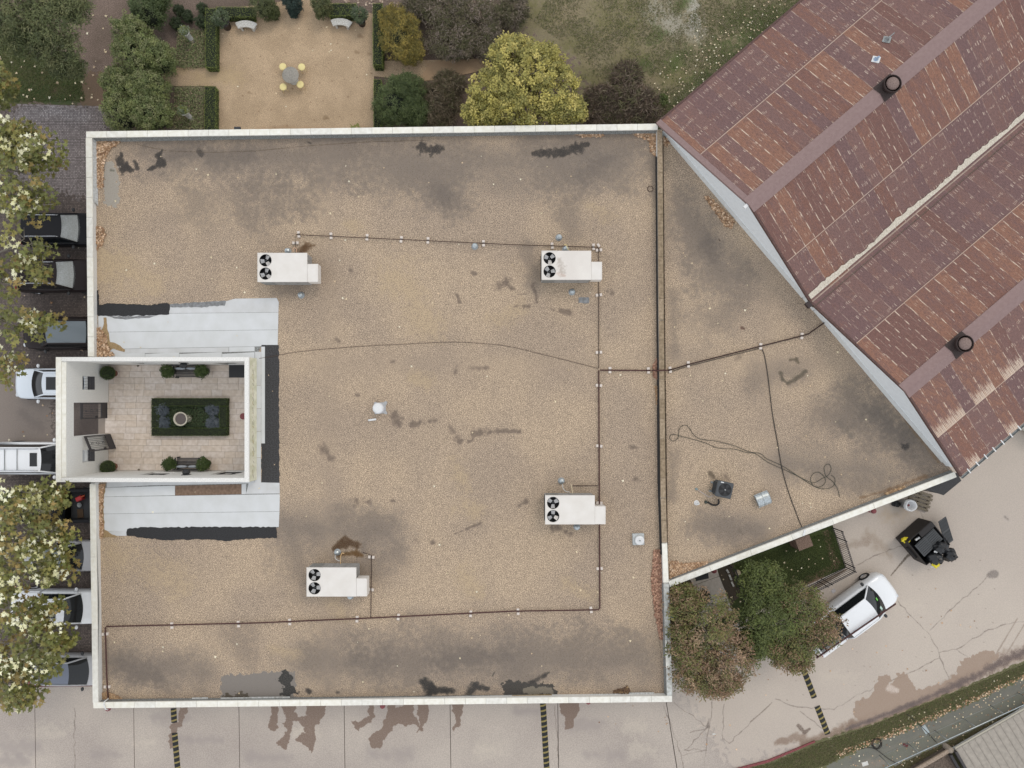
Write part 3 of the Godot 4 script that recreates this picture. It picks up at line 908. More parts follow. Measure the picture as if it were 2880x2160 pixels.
	c.run([2196, 1050, 8, 2200, 1066, 6, 2214, 1078, 7, 2240, 1064, 7, 2264, 1044, 7], rgb(92, 84, 72), 0.85, 0.25, 0.6, 0.9)
	c.run([2540, 1254, 9, 2552, 1256, 10], rgb(50, 48, 48), 0.9, 0.2, 0.7, 0.9)
	c.run([2360, 1190, 16, 2390, 1220, 14], rgb(110, 102, 94), 0.6, 0.1, 0.8, 0.9)
	c.blot(2440, 1160, 2560, 1210, 40, 50, rgb(100, 94, 88), 0.45, 0.05, 0.7, 0.9)
	c.blot(2086, 922, 2092, 924, 7, 5, rgb(92, 68, 58), 0.8, 0.3, 0.5)
	c.blot(2022, 674, 2024, 676, 3, 3, rgb(70, 58, 50), 0.8, 0.4, 0.4)
	c.blot(2070, 1010, 2080, 1004, 8, 10, rgb(122, 108, 94), 0.5, 0.1, 0.8)
	c.blot(2040, 1340, 2050, 1350, 14, 8, rgb(110, 96, 84), 0.5, 0.1, 0.8)
	c.blot(1998, 1330, 2006, 1340, 10, 8, rgb(92, 80, 66), 0.7, 0.2, 0.7)
	c.blot(2076, 1490, 2086, 1500, 8, 6, rgb(110, 100, 90), 0.6, 0.1, 0.8)
	c.run([2420, 1400, 6, 2500, 1376, 6, 2600, 1340, 8], rgb(120, 92, 66), 0.5, 0.1, 0.8)
	c.run([2500, 1120, 5, 2560, 1200, 6, 2640, 1300, 6], rgb(126, 100, 72), 0.45, 0.1, 0.8)
	# thin cracks near the north parapet
	for l in [[[380, 405], [470, 424], [600, 428], [720, 424], [860, 410], [1040, 398], [1200, 394]], [[1850, 1700], [1852, 1780], [1860, 1850]]]:
		for i in l.size() - 1:
			c.blot(l[i][0], l[i][1], l[i + 1][0], l[i + 1][1], 1.3, 1.3, rgb(92, 80, 68), 0.6, 0.5, 0.9, 0.5)
	return c

# stones laid end to end along a line; each one a piece
func coping(parent: Node, a: Vector3, b: Vector3, wide: float, step: float, mats: Array, seed_: int, y: float, plain_joint := 0.012) -> void:
	var rng := RandomNumberGenerator.new()
	rng.seed = seed_
	var len := a.distance_to(b)
	var n := maxi(1, int(round(len / step)))
	var st := len / n
	var dir := (b - a).normalized()
	var turn := atan2(-dir.z, dir.x)
	var m := MB.new()
	m.bev(Vector3.ZERO, Vector3(st - plain_joint, 0.07, wide), 0.008)
	var mesh := m.done()
	for i in n:
		var o := part(mesh, "coping_stone", mats[rng.randi() % mats.size()], parent)
		var p := a + dir * (i + 0.5) * st
		o.position = Vector3(p.x, y + 0.035 + rng.randf_range(-0.003, 0.003), p.z)
		o.rotation.y = turn + rng.randf_range(-0.003, 0.003)

func main_building() -> void:
	var bld := thing("flat_roofed_building", "low white building with wide tan gravel roof and white coping", "building", at(1100, 1150, 0))
	var off := bld.position
	var c := roof_canvas()
	var rm := canvas_mat(c, 0.95)
	M.roof = rm
	M.roof_canvas = c
	# --- roof deck of the main part and of the wing
	var add := func(b: MB, called: String, m: Material, parent: Node) -> MeshInstance3D:
		var o := build(b, called, m, parent)
		if parent == bld:
			o.position = -off
		return o
	var d := MB.new()
	d.uvf = plan_uv(c, R)
	d.prism(plan([255, 384, 1848, 362, 1862, 1400, 1884, 1966, 272, 1984], R), R - 0.25, R, true)
	var deck: MeshInstance3D = add.call(d, "gravel_roof", rm, bld)
	d = MB.new()
	d.uvf = plan_uv(c, R)
	d.prism(plan([1866, 384, 1880, 384, 2684, 1330, 1892, 1640, 1880, 1640, 1872, 1000], R), R - 0.25, R, true)
	add.call(d, "gravel_roof", rm, bld)
	# the courtyard lies inside the outline: its floor is open to the sky, so the deck is cut there
	d = null
	deck.mesh = deck_mesh(c)
	# --- walls up to the parapet top (plan units at the parapet top)
	var walls := [
		["north", [243, 372, 1850, 350, 1850, 364, 258, 386]],
		["west", [243, 386.5, 257.5, 386.5, 263, 1004, 250.6, 1004]],
		["west", [255, 1358, 268, 1358, 277, 1976, 262, 1976]],
		["south", [262.5, 1976.5, 1876, 1958, 1890, 1958, 1890, 1972, 263, 1990]],
		["divider", [1849, 364.5, 1862, 364.5, 1866, 900, 1872, 1400, 1880, 1640, 1867, 1640, 1859, 1400, 1853, 900]],
		["east", [1867, 1640.5, 1880, 1640.5, 1890, 1957.5, 1876, 1957.5]],
		["south_east", [1881, 1636, 2684, 1328, 2690, 1341, 1881, 1651]],
	]
	for w in walls:
		var b := MB.new()
		b.prism(plan(w[1], PT), 0.0, PT, true)
		var o: MeshInstance3D = add.call(b, "wall", M.stucco, bld)
		w.append(o)
	# --- coping stones, children of the wall that carries them
	var line := func(k: int, ax: float, ay: float, bx: float, by: float, wide: float, step: float, mats: Array, seed_: int) -> void:
		coping(walls[k][2], at(ax, ay, PT + 0.03), at(bx, by, PT + 0.03), wide, step, mats, seed_, PT + 0.002)
	var white: Array = [M.coping, M.coping, M.coping2]
	line.call(0, 243, 379, 1850, 357, 0.33, 1.09, white, 1)
	line.call(1, 250.5, 388, 256.5, 1003, 0.32, 1.09, white, 2)
	line.call(2, 261, 1361, 269.5, 1976, 0.30, 4.0, white, 3)
	line.call(3, 263, 1983, 1890, 1965, 0.32, 1.09, white, 4)
	line.call(4, 1855.5, 366, 1859.5, 900, 0.27, 1.09, [M.coping_brown, M.coping_brown2], 5)
	line.call(4, 1859.7, 901, 1865, 1400, 0.27, 1.09, [M.coping_brown, M.coping_brown2], 6)
	line.call(4, 1865.2, 1401, 1868.5, 1526, 0.27, 1.09, [M.coping_brown2], 7)
	line.call(4, 1868.6, 1528, 1873, 1638, 0.28, 2.0, [M.coping], 8)
	line.call(5, 1873.6, 1642, 1883, 1957, 0.29, 1.6, [M.coping_grey, M.coping2], 9)
	line.call(6, 1882, 1643, 2687, 1334.5, 0.30, 2.4, [M.coping, M.coping2], 10)
	# --- metal and felt flashing at the foot of the parapets (sloping strips)
	var fl := func(pts: Array, m: Material, lift: float) -> void:
		var b := MB.new()
		var up := []
		var lo := []
		for i in range(0, pts.size(), 4):
			up.append(at(pts[i], pts[i + 1], R + lift))
			lo.append(at(pts[i + 2], pts[i + 3], R + 0.012))
		b.strip(up, lo)
		add.call(b, "flashing", m, bld)
	fl.call([258, 386, 262, 400, 640, 382, 640, 393, 1200, 374, 1200, 384, 1848, 365, 1848, 376], M.flash, 0.34)
	fl.call([258, 388, 274, 392, 260, 560, 276, 580], M.flash_white, 0.34)
	fl.call([260, 580, 266, 585, 263, 800, 268, 800, 264, 1002, 270, 1002], M.flash, 0.33)
	fl.call([269, 1360, 274, 1360, 277, 1700, 282, 1700, 278, 1974, 283, 1968], M.flash, 0.33)
	fl.call([278, 1975, 284, 1966, 900, 1968, 900, 1960, 1875, 1957, 1872, 1950], M.flash, 0.33)
	fl.call([1866, 1640, 1860, 1640, 1874, 1956, 1868, 1950], M.flash, 0.33)
	fl.call([1848.5, 440, 1843, 440, 1852, 900, 1846, 900, 1857, 1350, 1849, 1350, 1862, 1560, 1856, 1560], M.tar, 0.3)
	fl.call([1884, 1634, 1884, 1626, 2300, 1475, 2298, 1466, 2680, 1328, 2672, 1322], M.flash, 0.32)
	# grey cable trunk lying beside the divider
	var t := MB.new(1)
	t.tube([at(1846, 470, R + 0.06), at(1849, 900, R + 0.06), at(1853, 1350, R + 0.06), at(1858, 1500, R + 0.06)], 0.035, 8)
	add.call(t, "pipe", M.galv_dull, bld)
	# --- membrane sheets round the courtyard
	var sheet := func(pts: Array, m: Material, lift: float, called := "membrane_sheet") -> void:
		var b := MB.new()
		b.prism(plan(frayed(pts) if m in [M.tar, M.tar_grey, M.membrane_grey] else pts, R + lift), R + lift - 0.006, R + lift, false)
		add.call(b, called, m, bld)
	sheet.call([276, 886, 640, 850, 780, 842, 780, 972, 733, 976, 717, 1012, 278, 1014], M.flash, 0.005, "felt_base")
	sheet.call([296, 1360, 716, 1352, 784, 1360, 782, 1484, 356, 1500, 296, 1502], M.flash, 0.005, "felt_base")
	sheet.call([276, 868, 470, 862, 520, 852, 640, 846, 660, 840, 778, 838, 784, 850, 783, 878, 276, 883], M.membrane2, 0.010)
	sheet.call([276, 883.8, 783, 878.8, 782, 927, 277, 934], M.membrane, 0.013)
	sheet.call([277, 934.8, 782, 927.8, 781, 970, 735, 970, 735, 974, 278, 982], M.membrane, 0.016)
	sheet.call([278, 982.8, 643, 976.5, 643, 990, 278, 995], M.membrane2, 0.013)
	sheet.call([644, 976.3, 716, 975, 716, 988, 644, 990], M.membrane, 0.018)
	var cut := [278.0, 408.0, 504.0, 624.0, 716.0]
	for i in 4:
		sheet.call([cut[i] + 0.4, 995.5, cut[i + 1] - 0.4, 990.4, cut[i + 1] - 0.4, 1010, cut[i] + 0.4, 1014], M.membrane, 0.010)
	# east side: narrow sheets with cross seams, then the black felt strip
	var ys := [989.0, 1084.0, 1149.0, 1214.0, 1287.0, 1359.0]
	for i in 5:
		sheet.call([716.6, ys[i] + 0.4, 734, ys[i] + 0.4, 734, ys[i + 1] - 0.4, 716.6, ys[i + 1] - 0.4], M.membrane if i % 2 else M.membrane2, 0.014)
	sheet.call([734.6, 975, 745, 975, 745, 1247, 734.6, 1247], M.membrane, 0.020)
	sheet.call([735, 971, 784, 970, 786, 1357, 735, 1359], M.tar_grey, 0.008, "felt_strip")
	# south side
	sheet.call([700, 1356, 786, 1358, 787, 1388, 692, 1389], M.membrane2, 0.018)
	sheet.call([294, 1372, 492, 1366, 492, 1393, 290, 1397], M.membrane, 0.013)
	sheet.call([300, 1356, 716, 1352, 716, 1359, 640, 1361, 420, 1365, 300, 1371], M.membrane2, 0.010)
	sheet.call([492.5, 1366, 679, 1362, 679, 1390, 492.5, 1394], M.membrane_brown, 0.020)
	sheet.call([679.5, 1362, 692, 1361, 692, 1389, 679.5, 1390], M.membrane, 0.016)
	sheet.call([290, 1397.8, 787, 1389.8, 786, 1438, 290, 1445], M.membrane, 0.013)
	sheet.call([290, 1445.8, 786, 1438.8, 784, 1482, 293, 1494], M.membrane, 0.016)
	sheet.call([293, 1494.8, 360, 1492, 356, 1507, 310, 1507], M.membrane2, 0.013)
	sheet.call([358, 1488, 380, 1484, 560, 1482, 776, 1482, 780, 1512, 700, 1516, 640, 1522, 560, 1516, 480, 1520, 420, 1514, 356, 1506], M.tar, 0.024, "felt_strip")
	# north: black mastic, grey felt
	sheet.call([272, 860, 300, 853, 420, 858, 470, 852, 477, 856, 476, 884, 440, 887, 276, 889], M.tar, 0.022, "felt_strip")
	sheet.call([477.5, 856, 560, 850, 636, 846, 632, 860, 560, 864, 477.5, 863], M.membrane_grey, 0.018, "felt_strip")
	sheet.call([300, 889.5, 440, 888, 420, 894, 360, 898, 330, 896], M.membrane_grey, 0.021, "felt_strip")
	sheet.call([263, 820, 276, 816, 278, 850, 274, 886, 270, 886], M.tar, 0.026, "felt_strip")
	var mud := mat(Color(0.44, 0.31, 0.165), 0.9, 0.0, M.blotch, 1.0)
	sheet.call(frayed([291, 893, 299, 893, 303, 930, 310, 962, 330, 968, 352, 984, 350, 990, 318, 980, 302, 992, 284, 1000, 276, 960, 280, 934, 290, 918]), mud, 0.021, "dirt_film")
	sheet.call(frayed([292, 1362, 298, 1362, 293, 1390, 291, 1440, 294, 1490, 330, 1510, 284, 1512, 284, 1400]), mud, 0.021, "dirt_film")
	# small felt patch near the north-east unit
	sheet.call([1627, 837, 1657, 836, 1657, 852, 1627, 852], M.membrane_grey, 0.012, "felt_patch")
	# white felt scraps along the south parapet
	for q in [[540, 585, 1962], [620, 700, 1962], [700, 815, 1960], [1440, 1520, 1957], [1660, 1740, 1952], [1770, 1840, 1948]]:
		sheet.call([q[0], q[2], q[1], q[2] - 1, q[1], q[2] + 7, q[0], q[2] + 8], M.flash_white, 0.10, "felt_scrap")
	# tan board lying in the mastic by the south wall
	sheet.call([1440, 1955, 1552, 1953, 1552, 1958, 1440, 1960], mat(Color(0.36, 0.26, 0.13), 0.85, 0.0, M.blotch, 1.0), 0.13, "board")

# the same outline with torn edges
func frayed(pts: Array) -> Array:
	var rng := RandomNumberGenerator.new()
	rng.seed = int(pts[0] * 3 + pts[1])
	var out := []
	var n := pts.size() / 2
	for i in n:
		var a := Vector2(pts[i * 2], pts[i * 2 + 1])
		var j := (i + 1) % n
		var b := Vector2(pts[j * 2], pts[j * 2 + 1])
		var k := maxi(1, int(a.distance_to(b) / 7.0))
		var side := (b - a).orthogonal().normalized()
		for s in k:
			var p := a.lerp(b, float(s) / k) + side * (rng.randf_range(-1.8, 1.8) if s > 0 else 0.0)
			out.append(p.x)
			out.append(p.y)
	return out

# main deck with the courtyard left open
func deck_mesh(c: Canvas) -> ArrayMesh:
	var d := MB.new()
	d.uvf = plan_uv(c, R)
	# top of the deck as a frame of four pieces round the open courtyard
	var x0 := 268.0
	var cx1 := 712.0
	var cy0 := 1010.0
	var cy1 := 1352.0
	d.prism(plan([255, 384, 1848, 362, 1856, cy0, 262, cy0], R), R - 0.25, R, true)
	d.prism(plan([cx1, cy0, 1856, cy0, 1861, cy1, cx1, cy1], R), R - 0.25, R, true)
	d.prism(plan([x0, cy1, 1861, cy1, 1884, 1966, 272, 1984], R), R - 0.25, R, true)
	return d.done()

# upright wall made of blocks along a line, with openings [from, to, sill, head] measured along it
func holed_wall(b: MB, a: Vector3, e: Vector3, thick: float, y0: float, y1: float, holes: Array) -> void:
	var dir := (e - a).normalized()
	var len := a.distance_to(e)
	var bs := Basis(dir, Vector3.UP, dir.cross(Vector3.UP))
	var cuts := [0.0]
	for h in holes:
		cuts.append(h[0])
		cuts.append(h[1])
	cuts.append(len)
	for i in cuts.size() - 1:
		var f: float = cuts[i]
		var t: float = cuts[i + 1]
		if t - f < 0.001:
			continue
		if i % 2 == 0:
			b.box(a + dir * (f + t) * 0.5 + Vector3(0, (y0 + y1) * 0.5, 0), Vector3(t - f, y1 - y0, thick), bs)
		else:
			var h: Array = holes[(i - 1) / 2]
			if h[2] > y0 + 0.01:
				b.box(a + dir * (f + t) * 0.5 + Vector3(0, (y0 + h[2]) * 0.5, 0), Vector3(t - f, h[2] - y0, thick), bs)
			if h[3] < y1 - 0.01:
				b.box(a + dir * (f + t) * 0.5 + Vector3(0, (y1 + h[3]) * 0.5, 0), Vector3(t - f, y1 - h[3], thick), bs)

func window_part(parent: Node, a: Vector3, b: Vector3, sill: float, head: float, called: String, panes: int) -> void:
	# frame in an opening, with glass panes as sub-parts
	var dir := (b - a).normalized()
	var len := a.distance_to(b)
	var bs := Basis(dir, Vector3.UP, dir.cross(Vector3.UP))
	var f := MB.new()
	var mid := (a + b) * 0.5
	for s in [-1, 1]:
		f.box(mid + dir * s * (len * 0.5 - 0.03) + Vector3(0, (sill + head) * 0.5, 0), Vector3(0.06, head - sill, 0.07), bs)
	for y in [sill + 0.03, head - 0.03]:
		f.box(mid + Vector3(0, y, 0), Vector3(len - 0.12, 0.06, 0.07), bs)
	for i in range(1, panes):
		f.box(a + dir * len * i / panes + Vector3(0, (sill + head) * 0.5, 0), Vector3(0.04, head - sill - 0.12, 0.06), bs)
	var o := build(f, called, M.iron, parent)
	for i in panes:
		var g := MB.new()
		g.box(a + dir * len * (i + 0.5) / panes + Vector3(0, (sill + head) * 0.5, 0), Vector3(len / panes - 0.05, head - sill - 0.1, 0.012), bs)
		build(g, "pane", M.glass, o)

# leaf of an iron gate, hinge at the origin, running along +x, 2.6 m high
func gate_leaf(parent: Node, wide: float, high: float) -> Node3D:
	var g := MB.new()
	for x in [0.03, wide - 0.03]:
		g.box(Vector3(x, high * 0.5 + 0.04, 0), Vector3(0.06, high, 0.05))
	for y in [0.07, 0.62, high - 0.12, high + 0.01]:
		g.box(Vector3(wide * 0.5, y, 0), Vector3(wide - 0.121, 0.06, 0.05))
	var o := build(g, "gate", M.iron, parent)
	var kick := MB.new()
	kick.box(Vector3(wide * 0.5, 0.345, 0), Vector3(wide - 0.122, 0.48, 0.02))
	build(kick, "kick_panel", M.iron, o)
	var n := 8
	for i in n:
		var b := MB.new()
		var x := wide * (i + 1) / (n + 1)
		b.tube([Vector3(x, 0.65, 0), Vector3(x, high - 0.15, 0)], 0.011, 6)
		build(b, "bar", M.iron, o)
	for s in [[0.5, 0.5, 0.13], [0.5, 0.2, 0.08], [0.5, 0.8, 0.08]]:
		var r := MB.new()
		var pts := []
		for k in 13:
			var a := TAU * k / 12.0
			pts.append(Vector3(wide * s[0] + cos(a) * s[2] * 0.6, 0.65 + (high - 0.8) * s[1] + sin(a) * s[2], 0.03))
		r.tube(pts, 0.012, 5, false)
		build(r, "scroll", M.iron, o)
	var lock := MB.new()
	lock.box(Vector3(wide - 0.1, 1.05, 0.03), Vector3(0.12, 0.2, 0.05))
	build(lock, "lock", M.black, o)
	return o

func courtyard() -> void:
	var wallthing := thing("courtyard_wall", "tall white wall round the open tiled courtyard", "wall", at(430, 1180, 0))
	var off := wallthing.position
	var nw := at(160, 1005, CT)
	var se := at(702, 1355, CT)
	var x0 := nw.x
	var x1 := se.x
	var z0 := nw.z
	var z1 := se.z
	var tw := 0.50
	var tn := 0.20
	var te := 0.24
	# west wall: gate opening and two small barred windows
	var mk := func(b: MB, called: String, m: Material) -> MeshInstance3D:
		var o := build(b, called, m, wallthing)
		o.position = -off
		return o
	var gz0 := at(300, 1132, 0).z
	var gz1 := at(300, 1220, 0).z
	var wz0 := at(248, 1058, 2.0).z
	var wz1 := at(248, 1096, 2.0).z
	var vz0 := at(248, 1264, 2.0).z
	var vz1 := at(248, 1299, 2.0).z
	var b := MB.new()
	holed_wall(b, Vector3(x0 + tw * 0.5, 0, z0), Vector3(x0 + tw * 0.5, 0, z1), tw, 0.0, CT, [[wz0 - z0, wz1 - z0, 1.55, 2.6], [gz0 - z0, gz1 - z0, 0.0, 3.4], [vz0 - z0, vz1 - z0, 1.55, 2.6]])
	mk.call(b, "wall", M.stucco_white)
	b = MB.new()
	holed_wall(b, Vector3(x0 + tw + 0.002, 0, z0 + tn * 0.5), Vector3(x1 - te - 0.002, 0, z0 + tn * 0.5), tn, 0.0, CT, [[at(383, 1020, 1.8).x - x0 - tw, at(448, 1020, 1.8).x - x0 - tw, 0.9, 2.5], [at(620, 1020, 1.2).x - x0 - tw, at(676, 1020, 1.2).x - x0 - tw, 0.05, 2.3]])
	mk.call(b, "wall", M.stucco_white)
	b = MB.new()
	holed_wall(b, Vector3(x0 + tw + 0.002, 0, z1 - tn * 0.5), Vector3(x1 - te - 0.002, 0, z1 - tn * 0.5), tn, 0.0, CT, [[at(410, 1340, 1.8).x - x0 - tw, at(478, 1340, 1.8).x - x0 - tw, 0.9, 2.5], [at(612, 1340, 1.2).x - x0 - tw, at(680, 1340, 1.2).x - x0 - tw, 0.05, 2.3]])
	mk.call(b, "wall", M.stucco_white)
	b = MB.new()
	holed_wall(b, Vector3(x1 - te * 0.5, 0, z0), Vector3(x1 - te * 0.5, 0, z1), te, 0.0, CT, [])
	mk.call(b, "wall", M.stucco_white)
	# copings: pale caps, the west one in two steps, the east one with a stained ledge
	var cap := func(ax: float, az: float, bx: float, bz: float, y: float, h: float, m: Material, called := "coping") -> void:
		var q := MB.new()
		q.bev(Vector3((ax + bx) * 0.5, y + h * 0.5, (az + bz) * 0.5), Vector3(bx - ax, h, bz - az), 0.012)
		mk.call(q, called, m)
	cap.call(x0 - 0.01, z0 - 0.01, x0 + 0.27, z1 + 0.01, CT + 0.002, 0.09, M.coping)
	var zs := [z0 + 0.25, z0 + 1.35, z0 + 3.0, z0 + 4.3, z1 - 0.25]
	for i in 4:
		cap.call(x0 + 0.275, zs[i] + 0.004, x0 + tw + 0.01, zs[i + 1] - 0.004, CT + 0.002, 0.045, M.coping)
	cap.call(x0 + 0.275, z0 - 0.01, x1 - 0.245, z0 + tn + 0.01, CT + 0.002, 0.09, M.stucco_white)
	cap.call(x0 + 0.275, z1 - tn - 0.01, x1 - 0.245, z1 + 0.01, CT + 0.002, 0.09, M.stucco_white)
	cap.call(x1 - te - 0.003, z0 - 0.01, x1 - 0.01, z1 + 0.01, CT + 0.002, 0.09, M.stucco_white)
	# stained render band on the outer east face
	var st := canvas(690, 990, 730, 1370, 96)
	st.ground(rgb(226, 222, 200), rgb(206, 204, 176), g1, 0.0012)
	for i in 26:
		var yy := 1012.0 + i * 13.2 + float((i * 37) % 9)
		st.blot(706 + float((i * 7) % 7), yy, 706.5 + float((i * 5) % 8), yy + 5.0 + float((i * 11) % 14), 0.9 + 0.5 * (i % 3), 0.8, [rgb(120, 84, 48), rgb(84, 62, 44), rgb(176, 150, 96)][i % 3], 0.9, 0.4, 0.8, 0.6)
	var band := MB.new()
	band.uvf = func(p: Vector3) -> Vector2: return Vector2(clampf((CT - 0.1 - p.y) / 0.9, 0.02, 0.98), (p.z - z0) / (z1 - z0))
	band.quad(Vector3(x1 + 0.004, CT - 0.02, z0), Vector3(x1 + 0.004, CT - 0.02, z1), Vector3(x1 + 0.06, R + 0.03, z1), Vector3(x1 + 0.06, R + 0.03, z0))
	mk.call(band, "render_band", canvas_mat(st, 0.9))
	# windows and doors in the side walls
	for s in [[z0 + tn * 0.4, 383, 448, 620, 676, 1020], [z1 - tn * 0.4, 410, 478, 612, 680, 1340]]:
		var holder := Node3D.new()
		window_part(wallthing, Vector3(at(s[1], s[5], 1.8).x, 0, s[0]) - off, Vector3(at(s[2], s[5], 1.8).x, 0, s[0]) - off, 0.9, 2.5, "window", 2)
		window_part(wallthing, Vector3(at(s[3], s[5], 1.2).x, 0, s[0]) - off, Vector3(at(s[4], s[5], 1.2).x, 0, s[0]) - off, 0.05, 2.3, "door", 2)
		holder.free()
	# bars of the west windows
	for w in [[wz0, wz1], [vz0, vz1]]:
		var f := MB.new()
		var zc: float = (w[0] + w[1]) * 0.5
		for y in [1.57, 2.575]:
			f.box(Vector3(x0 + tw * 0.5, y, zc), Vector3(0.1, 0.04, w[1] - w[0]))
		var fo: MeshInstance3D = mk.call(f, "window_grille", M.iron)
		for i in 9:
			var q := MB.new()
			var z: float = lerpf(w[0], w[1], (i + 0.5) / 9.0)
			q.tube([Vector3(x0 + tw * 0.5, 1.6, z), Vector3(x0 + tw * 0.5, 2.55, z)], 0.011, 6)
			build(q, "bar", M.white if w[0] == vz0 else M.iron, fo)
		var sl := MB.new()
		sl.bev(Vector3(x0 + tw - 0.05, 1.565, zc), Vector3(0.26, 0.03, w[1] - w[0] - 0.02), 0.006)
		mk.call(sl, "sill", M.iron)
	# gates: one shut, one swung back against the wall
	var leaf := (gz1 - gz0) * 0.5
	var ga := gate_leaf(wallthing, leaf, 2.62)
	ga.position = Vector3(x0 + tw - 0.06, 0.01, gz0 + 0.002) - off
	ga.rotation.y = -PI / 2
	var gb := gate_leaf(wallthing, leaf, 2.62)
	gb.position = Vector3(x0 + tw + 0.12, 0.01, gz1 + 0.01) - off
	gb.rotation.y = -deg_to_rad(68)
	# lanterns
	for q in [[z0 + tn + 0.13, 519, 1024], [z1 - tn - 0.13, 526, 1330]]:
		var lx: float = at(q[1], q[2], 2.4).x
		var lm := MB.new()
		lm.lathe(Vector3(lx, 2.15, q[0]), [Vector2(0.03, 0), Vector2(0.10, 0.03), Vector2(0.13, 0.42), Vector2(0.20, 0.44), Vector2(0.06, 0.58), Vector2(0.0, 0.62)], 6)
		lm.box(Vector3(lx, 2.5, q[0] + (-0.11 if q[1] == 519 else 0.11)), Vector3(0.34, 0.5, 0.03))
		mk.call(lm, "lantern", M.charcoal)

	# ---- floor of pale stone tiles
	var fl := MB.new()
	fl.sheet(PackedVector2Array([Vector2(x0 - 0.1, z0 + 0.02), Vector2(x1 - 0.02, z0 + 0.02), Vector2(x1 - 0.02, z1 - 0.02), Vector2(x0 - 0.1, z1 - 0.02)]), -0.012)
	var floor_ := structure(fl, "courtyard_floor", mat(Color(0.34, 0.285, 0.24), 0.95))
	var tiles: Array = []
	var stone := noise_tex(0.018, 31, Color(0.90, 0.88, 0.85), Color(1, 1, 1))
	for q in [Color(0.770, 0.679, 0.599), Color(0.749, 0.653, 0.567), Color(0.781, 0.696, 0.631), Color(0.717, 0.631, 0.556), Color(0.760, 0.685, 0.626)]:
		tiles.append(mat(q, 0.75, 0.0, stone, 0.35))
	var rng := RandomNumberGenerator.new()
	rng.seed = 77
	var fx0 := at(265, 1100, 0).x
	var fx1 := x1 - te - 0.005
	var fz0 := z0 + tn + 0.01
	var fz1 := z1 - tn - 0.01
	var rows := 17
	var rh := (fz1 - fz0) / rows
	var meshes := {}
	for r in rows:
		var x := fx0
		var zc := fz0 + (r + 0.5) * rh
		var first := true
		var start: float = x0 + tw + 0.005
		if zc > gz0 and zc < gz1:
			start = x0 + 0.30
		x = start
		while x < fx1 - 0.05:
			var wtile: float = [0.62, 0.9, 1.22][rng.randi() % 3]
			if first:
				wtile *= [0.45, 0.7, 1.0][rng.randi() % 3]
				first = false
			wtile = snappedf(minf(wtile, fx1 - x), 0.01)
			if wtile < 0.12:
				break
			if not meshes.has(wtile):
				var tm := MB.new()
				tm.bev(Vector3(0, -0.02, 0), Vector3(wtile - 0.012, 0.04, rh - 0.012), 0.004)
				meshes[wtile] = tm.done()
			var o := part(meshes[wtile], "tile", tiles[rng.randi() % tiles.size()], floor_)
			o.position = Vector3(x + wtile * 0.5, 0.008 + rng.randf_range(-0.0015, 0.0015), zc)
			x += wtile

	# ---- box hedge round a bed, planting and stone urn
	var hd := thing("box_hedge", "clipped dark green box hedge framing the courtyard bed", "hedge", at(530, 1175, 0))
	var hx0 := at(424, 1175, 0.45).x
	var hx1 := at(638, 1175, 0.45).x
	var hz0 := at(530, 1120, 0.45).z
	var hz1 := at(530, 1226, 0.45).z
	var hw := 0.46
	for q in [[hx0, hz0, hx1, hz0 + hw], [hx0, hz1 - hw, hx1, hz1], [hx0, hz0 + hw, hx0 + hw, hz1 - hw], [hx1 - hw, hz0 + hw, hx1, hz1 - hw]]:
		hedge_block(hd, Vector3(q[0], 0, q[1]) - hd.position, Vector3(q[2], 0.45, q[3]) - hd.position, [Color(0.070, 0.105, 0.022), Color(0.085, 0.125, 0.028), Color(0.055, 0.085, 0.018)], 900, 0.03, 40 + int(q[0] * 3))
	var bed := MB.new()
	bed.sheet(PackedVector2Array([Vector2(hx0 + hw, hz0 + hw), Vector2(hx1 - hw, hz0 + hw), Vector2(hx1 - hw, hz1 - hw), Vector2(hx0 + hw, hz1 - hw)]), 0.03)
	structure(bed, "planting_bed", mat(Color(0.035, 0.028, 0.02), 0.95, 0.0, M.strong, 1.0))
	var gcv := Leaves.new(51)
	for i in 4200:
		gcv.leaf(Vector3(gcv.rng.randf_range(hx0 + hw, hx1 - hw), gcv.rng.randf_range(0.04, 0.2), gcv.rng.randf_range(hz0 + hw, hz1 - hw)), gcv.rng.randf_range(0.05, 0.09), 0.3, gcv.pick([Color(0.04, 0.075, 0.026), Color(0.05, 0.085, 0.03), Color(0.03, 0.055, 0.02), Color(0.09, 0.115, 0.05)]), 0.5)
	var gco := foliage(gcv, "ground_cover", self)
	meta(gco, "low dark ground cover filling the hedged courtyard bed", "plants", "", "stuff")
	var kind := ["by the hedge corner nearest the closed gate", "by the hedge corner nearest the open gate", "by the far hedge corner toward the black mat", "by the far hedge corner toward the lower bench"]
	var k := 0
	for q in [[456, 1150], [459, 1190], [598, 1150], [600, 1190]]:
		var pl := thing("silver_shrub", "grey-blue leafy shrub " + kind[k], "shrub", at(q[0], q[1], 0.3) * Vector3(1, 0, 1), 0.0, "silver shrubs in the courtyard bed")
		var lv := Leaves.new(60 + k)
		lv.crown([[Vector3(0, 0.28, 0), Vector3(0.36, 0.16, 0.36)]], 60, 14, 0.10, 0.10, 0.22, [Color(0.10, 0.12, 0.145), Color(0.075, 0.095, 0.115), Color(0.13, 0.15, 0.17)], 0.5)
		foliage(lv, "leaves", pl)
		var sm := MB.new()
		sm.tube([Vector3(0, 0.02, 0), Vector3(0, 0.3, 0)], 0.02, 6)
		build(sm, "stem", M.bark, pl)
		k += 1
	var ub := at(529, 1177, 0)
	var u := thing("stone_urn", "round cream stone urn holding water in the courtyard bed", "urn", Vector3(ub.x, 0.03, ub.z))
	var um := MB.new(1)
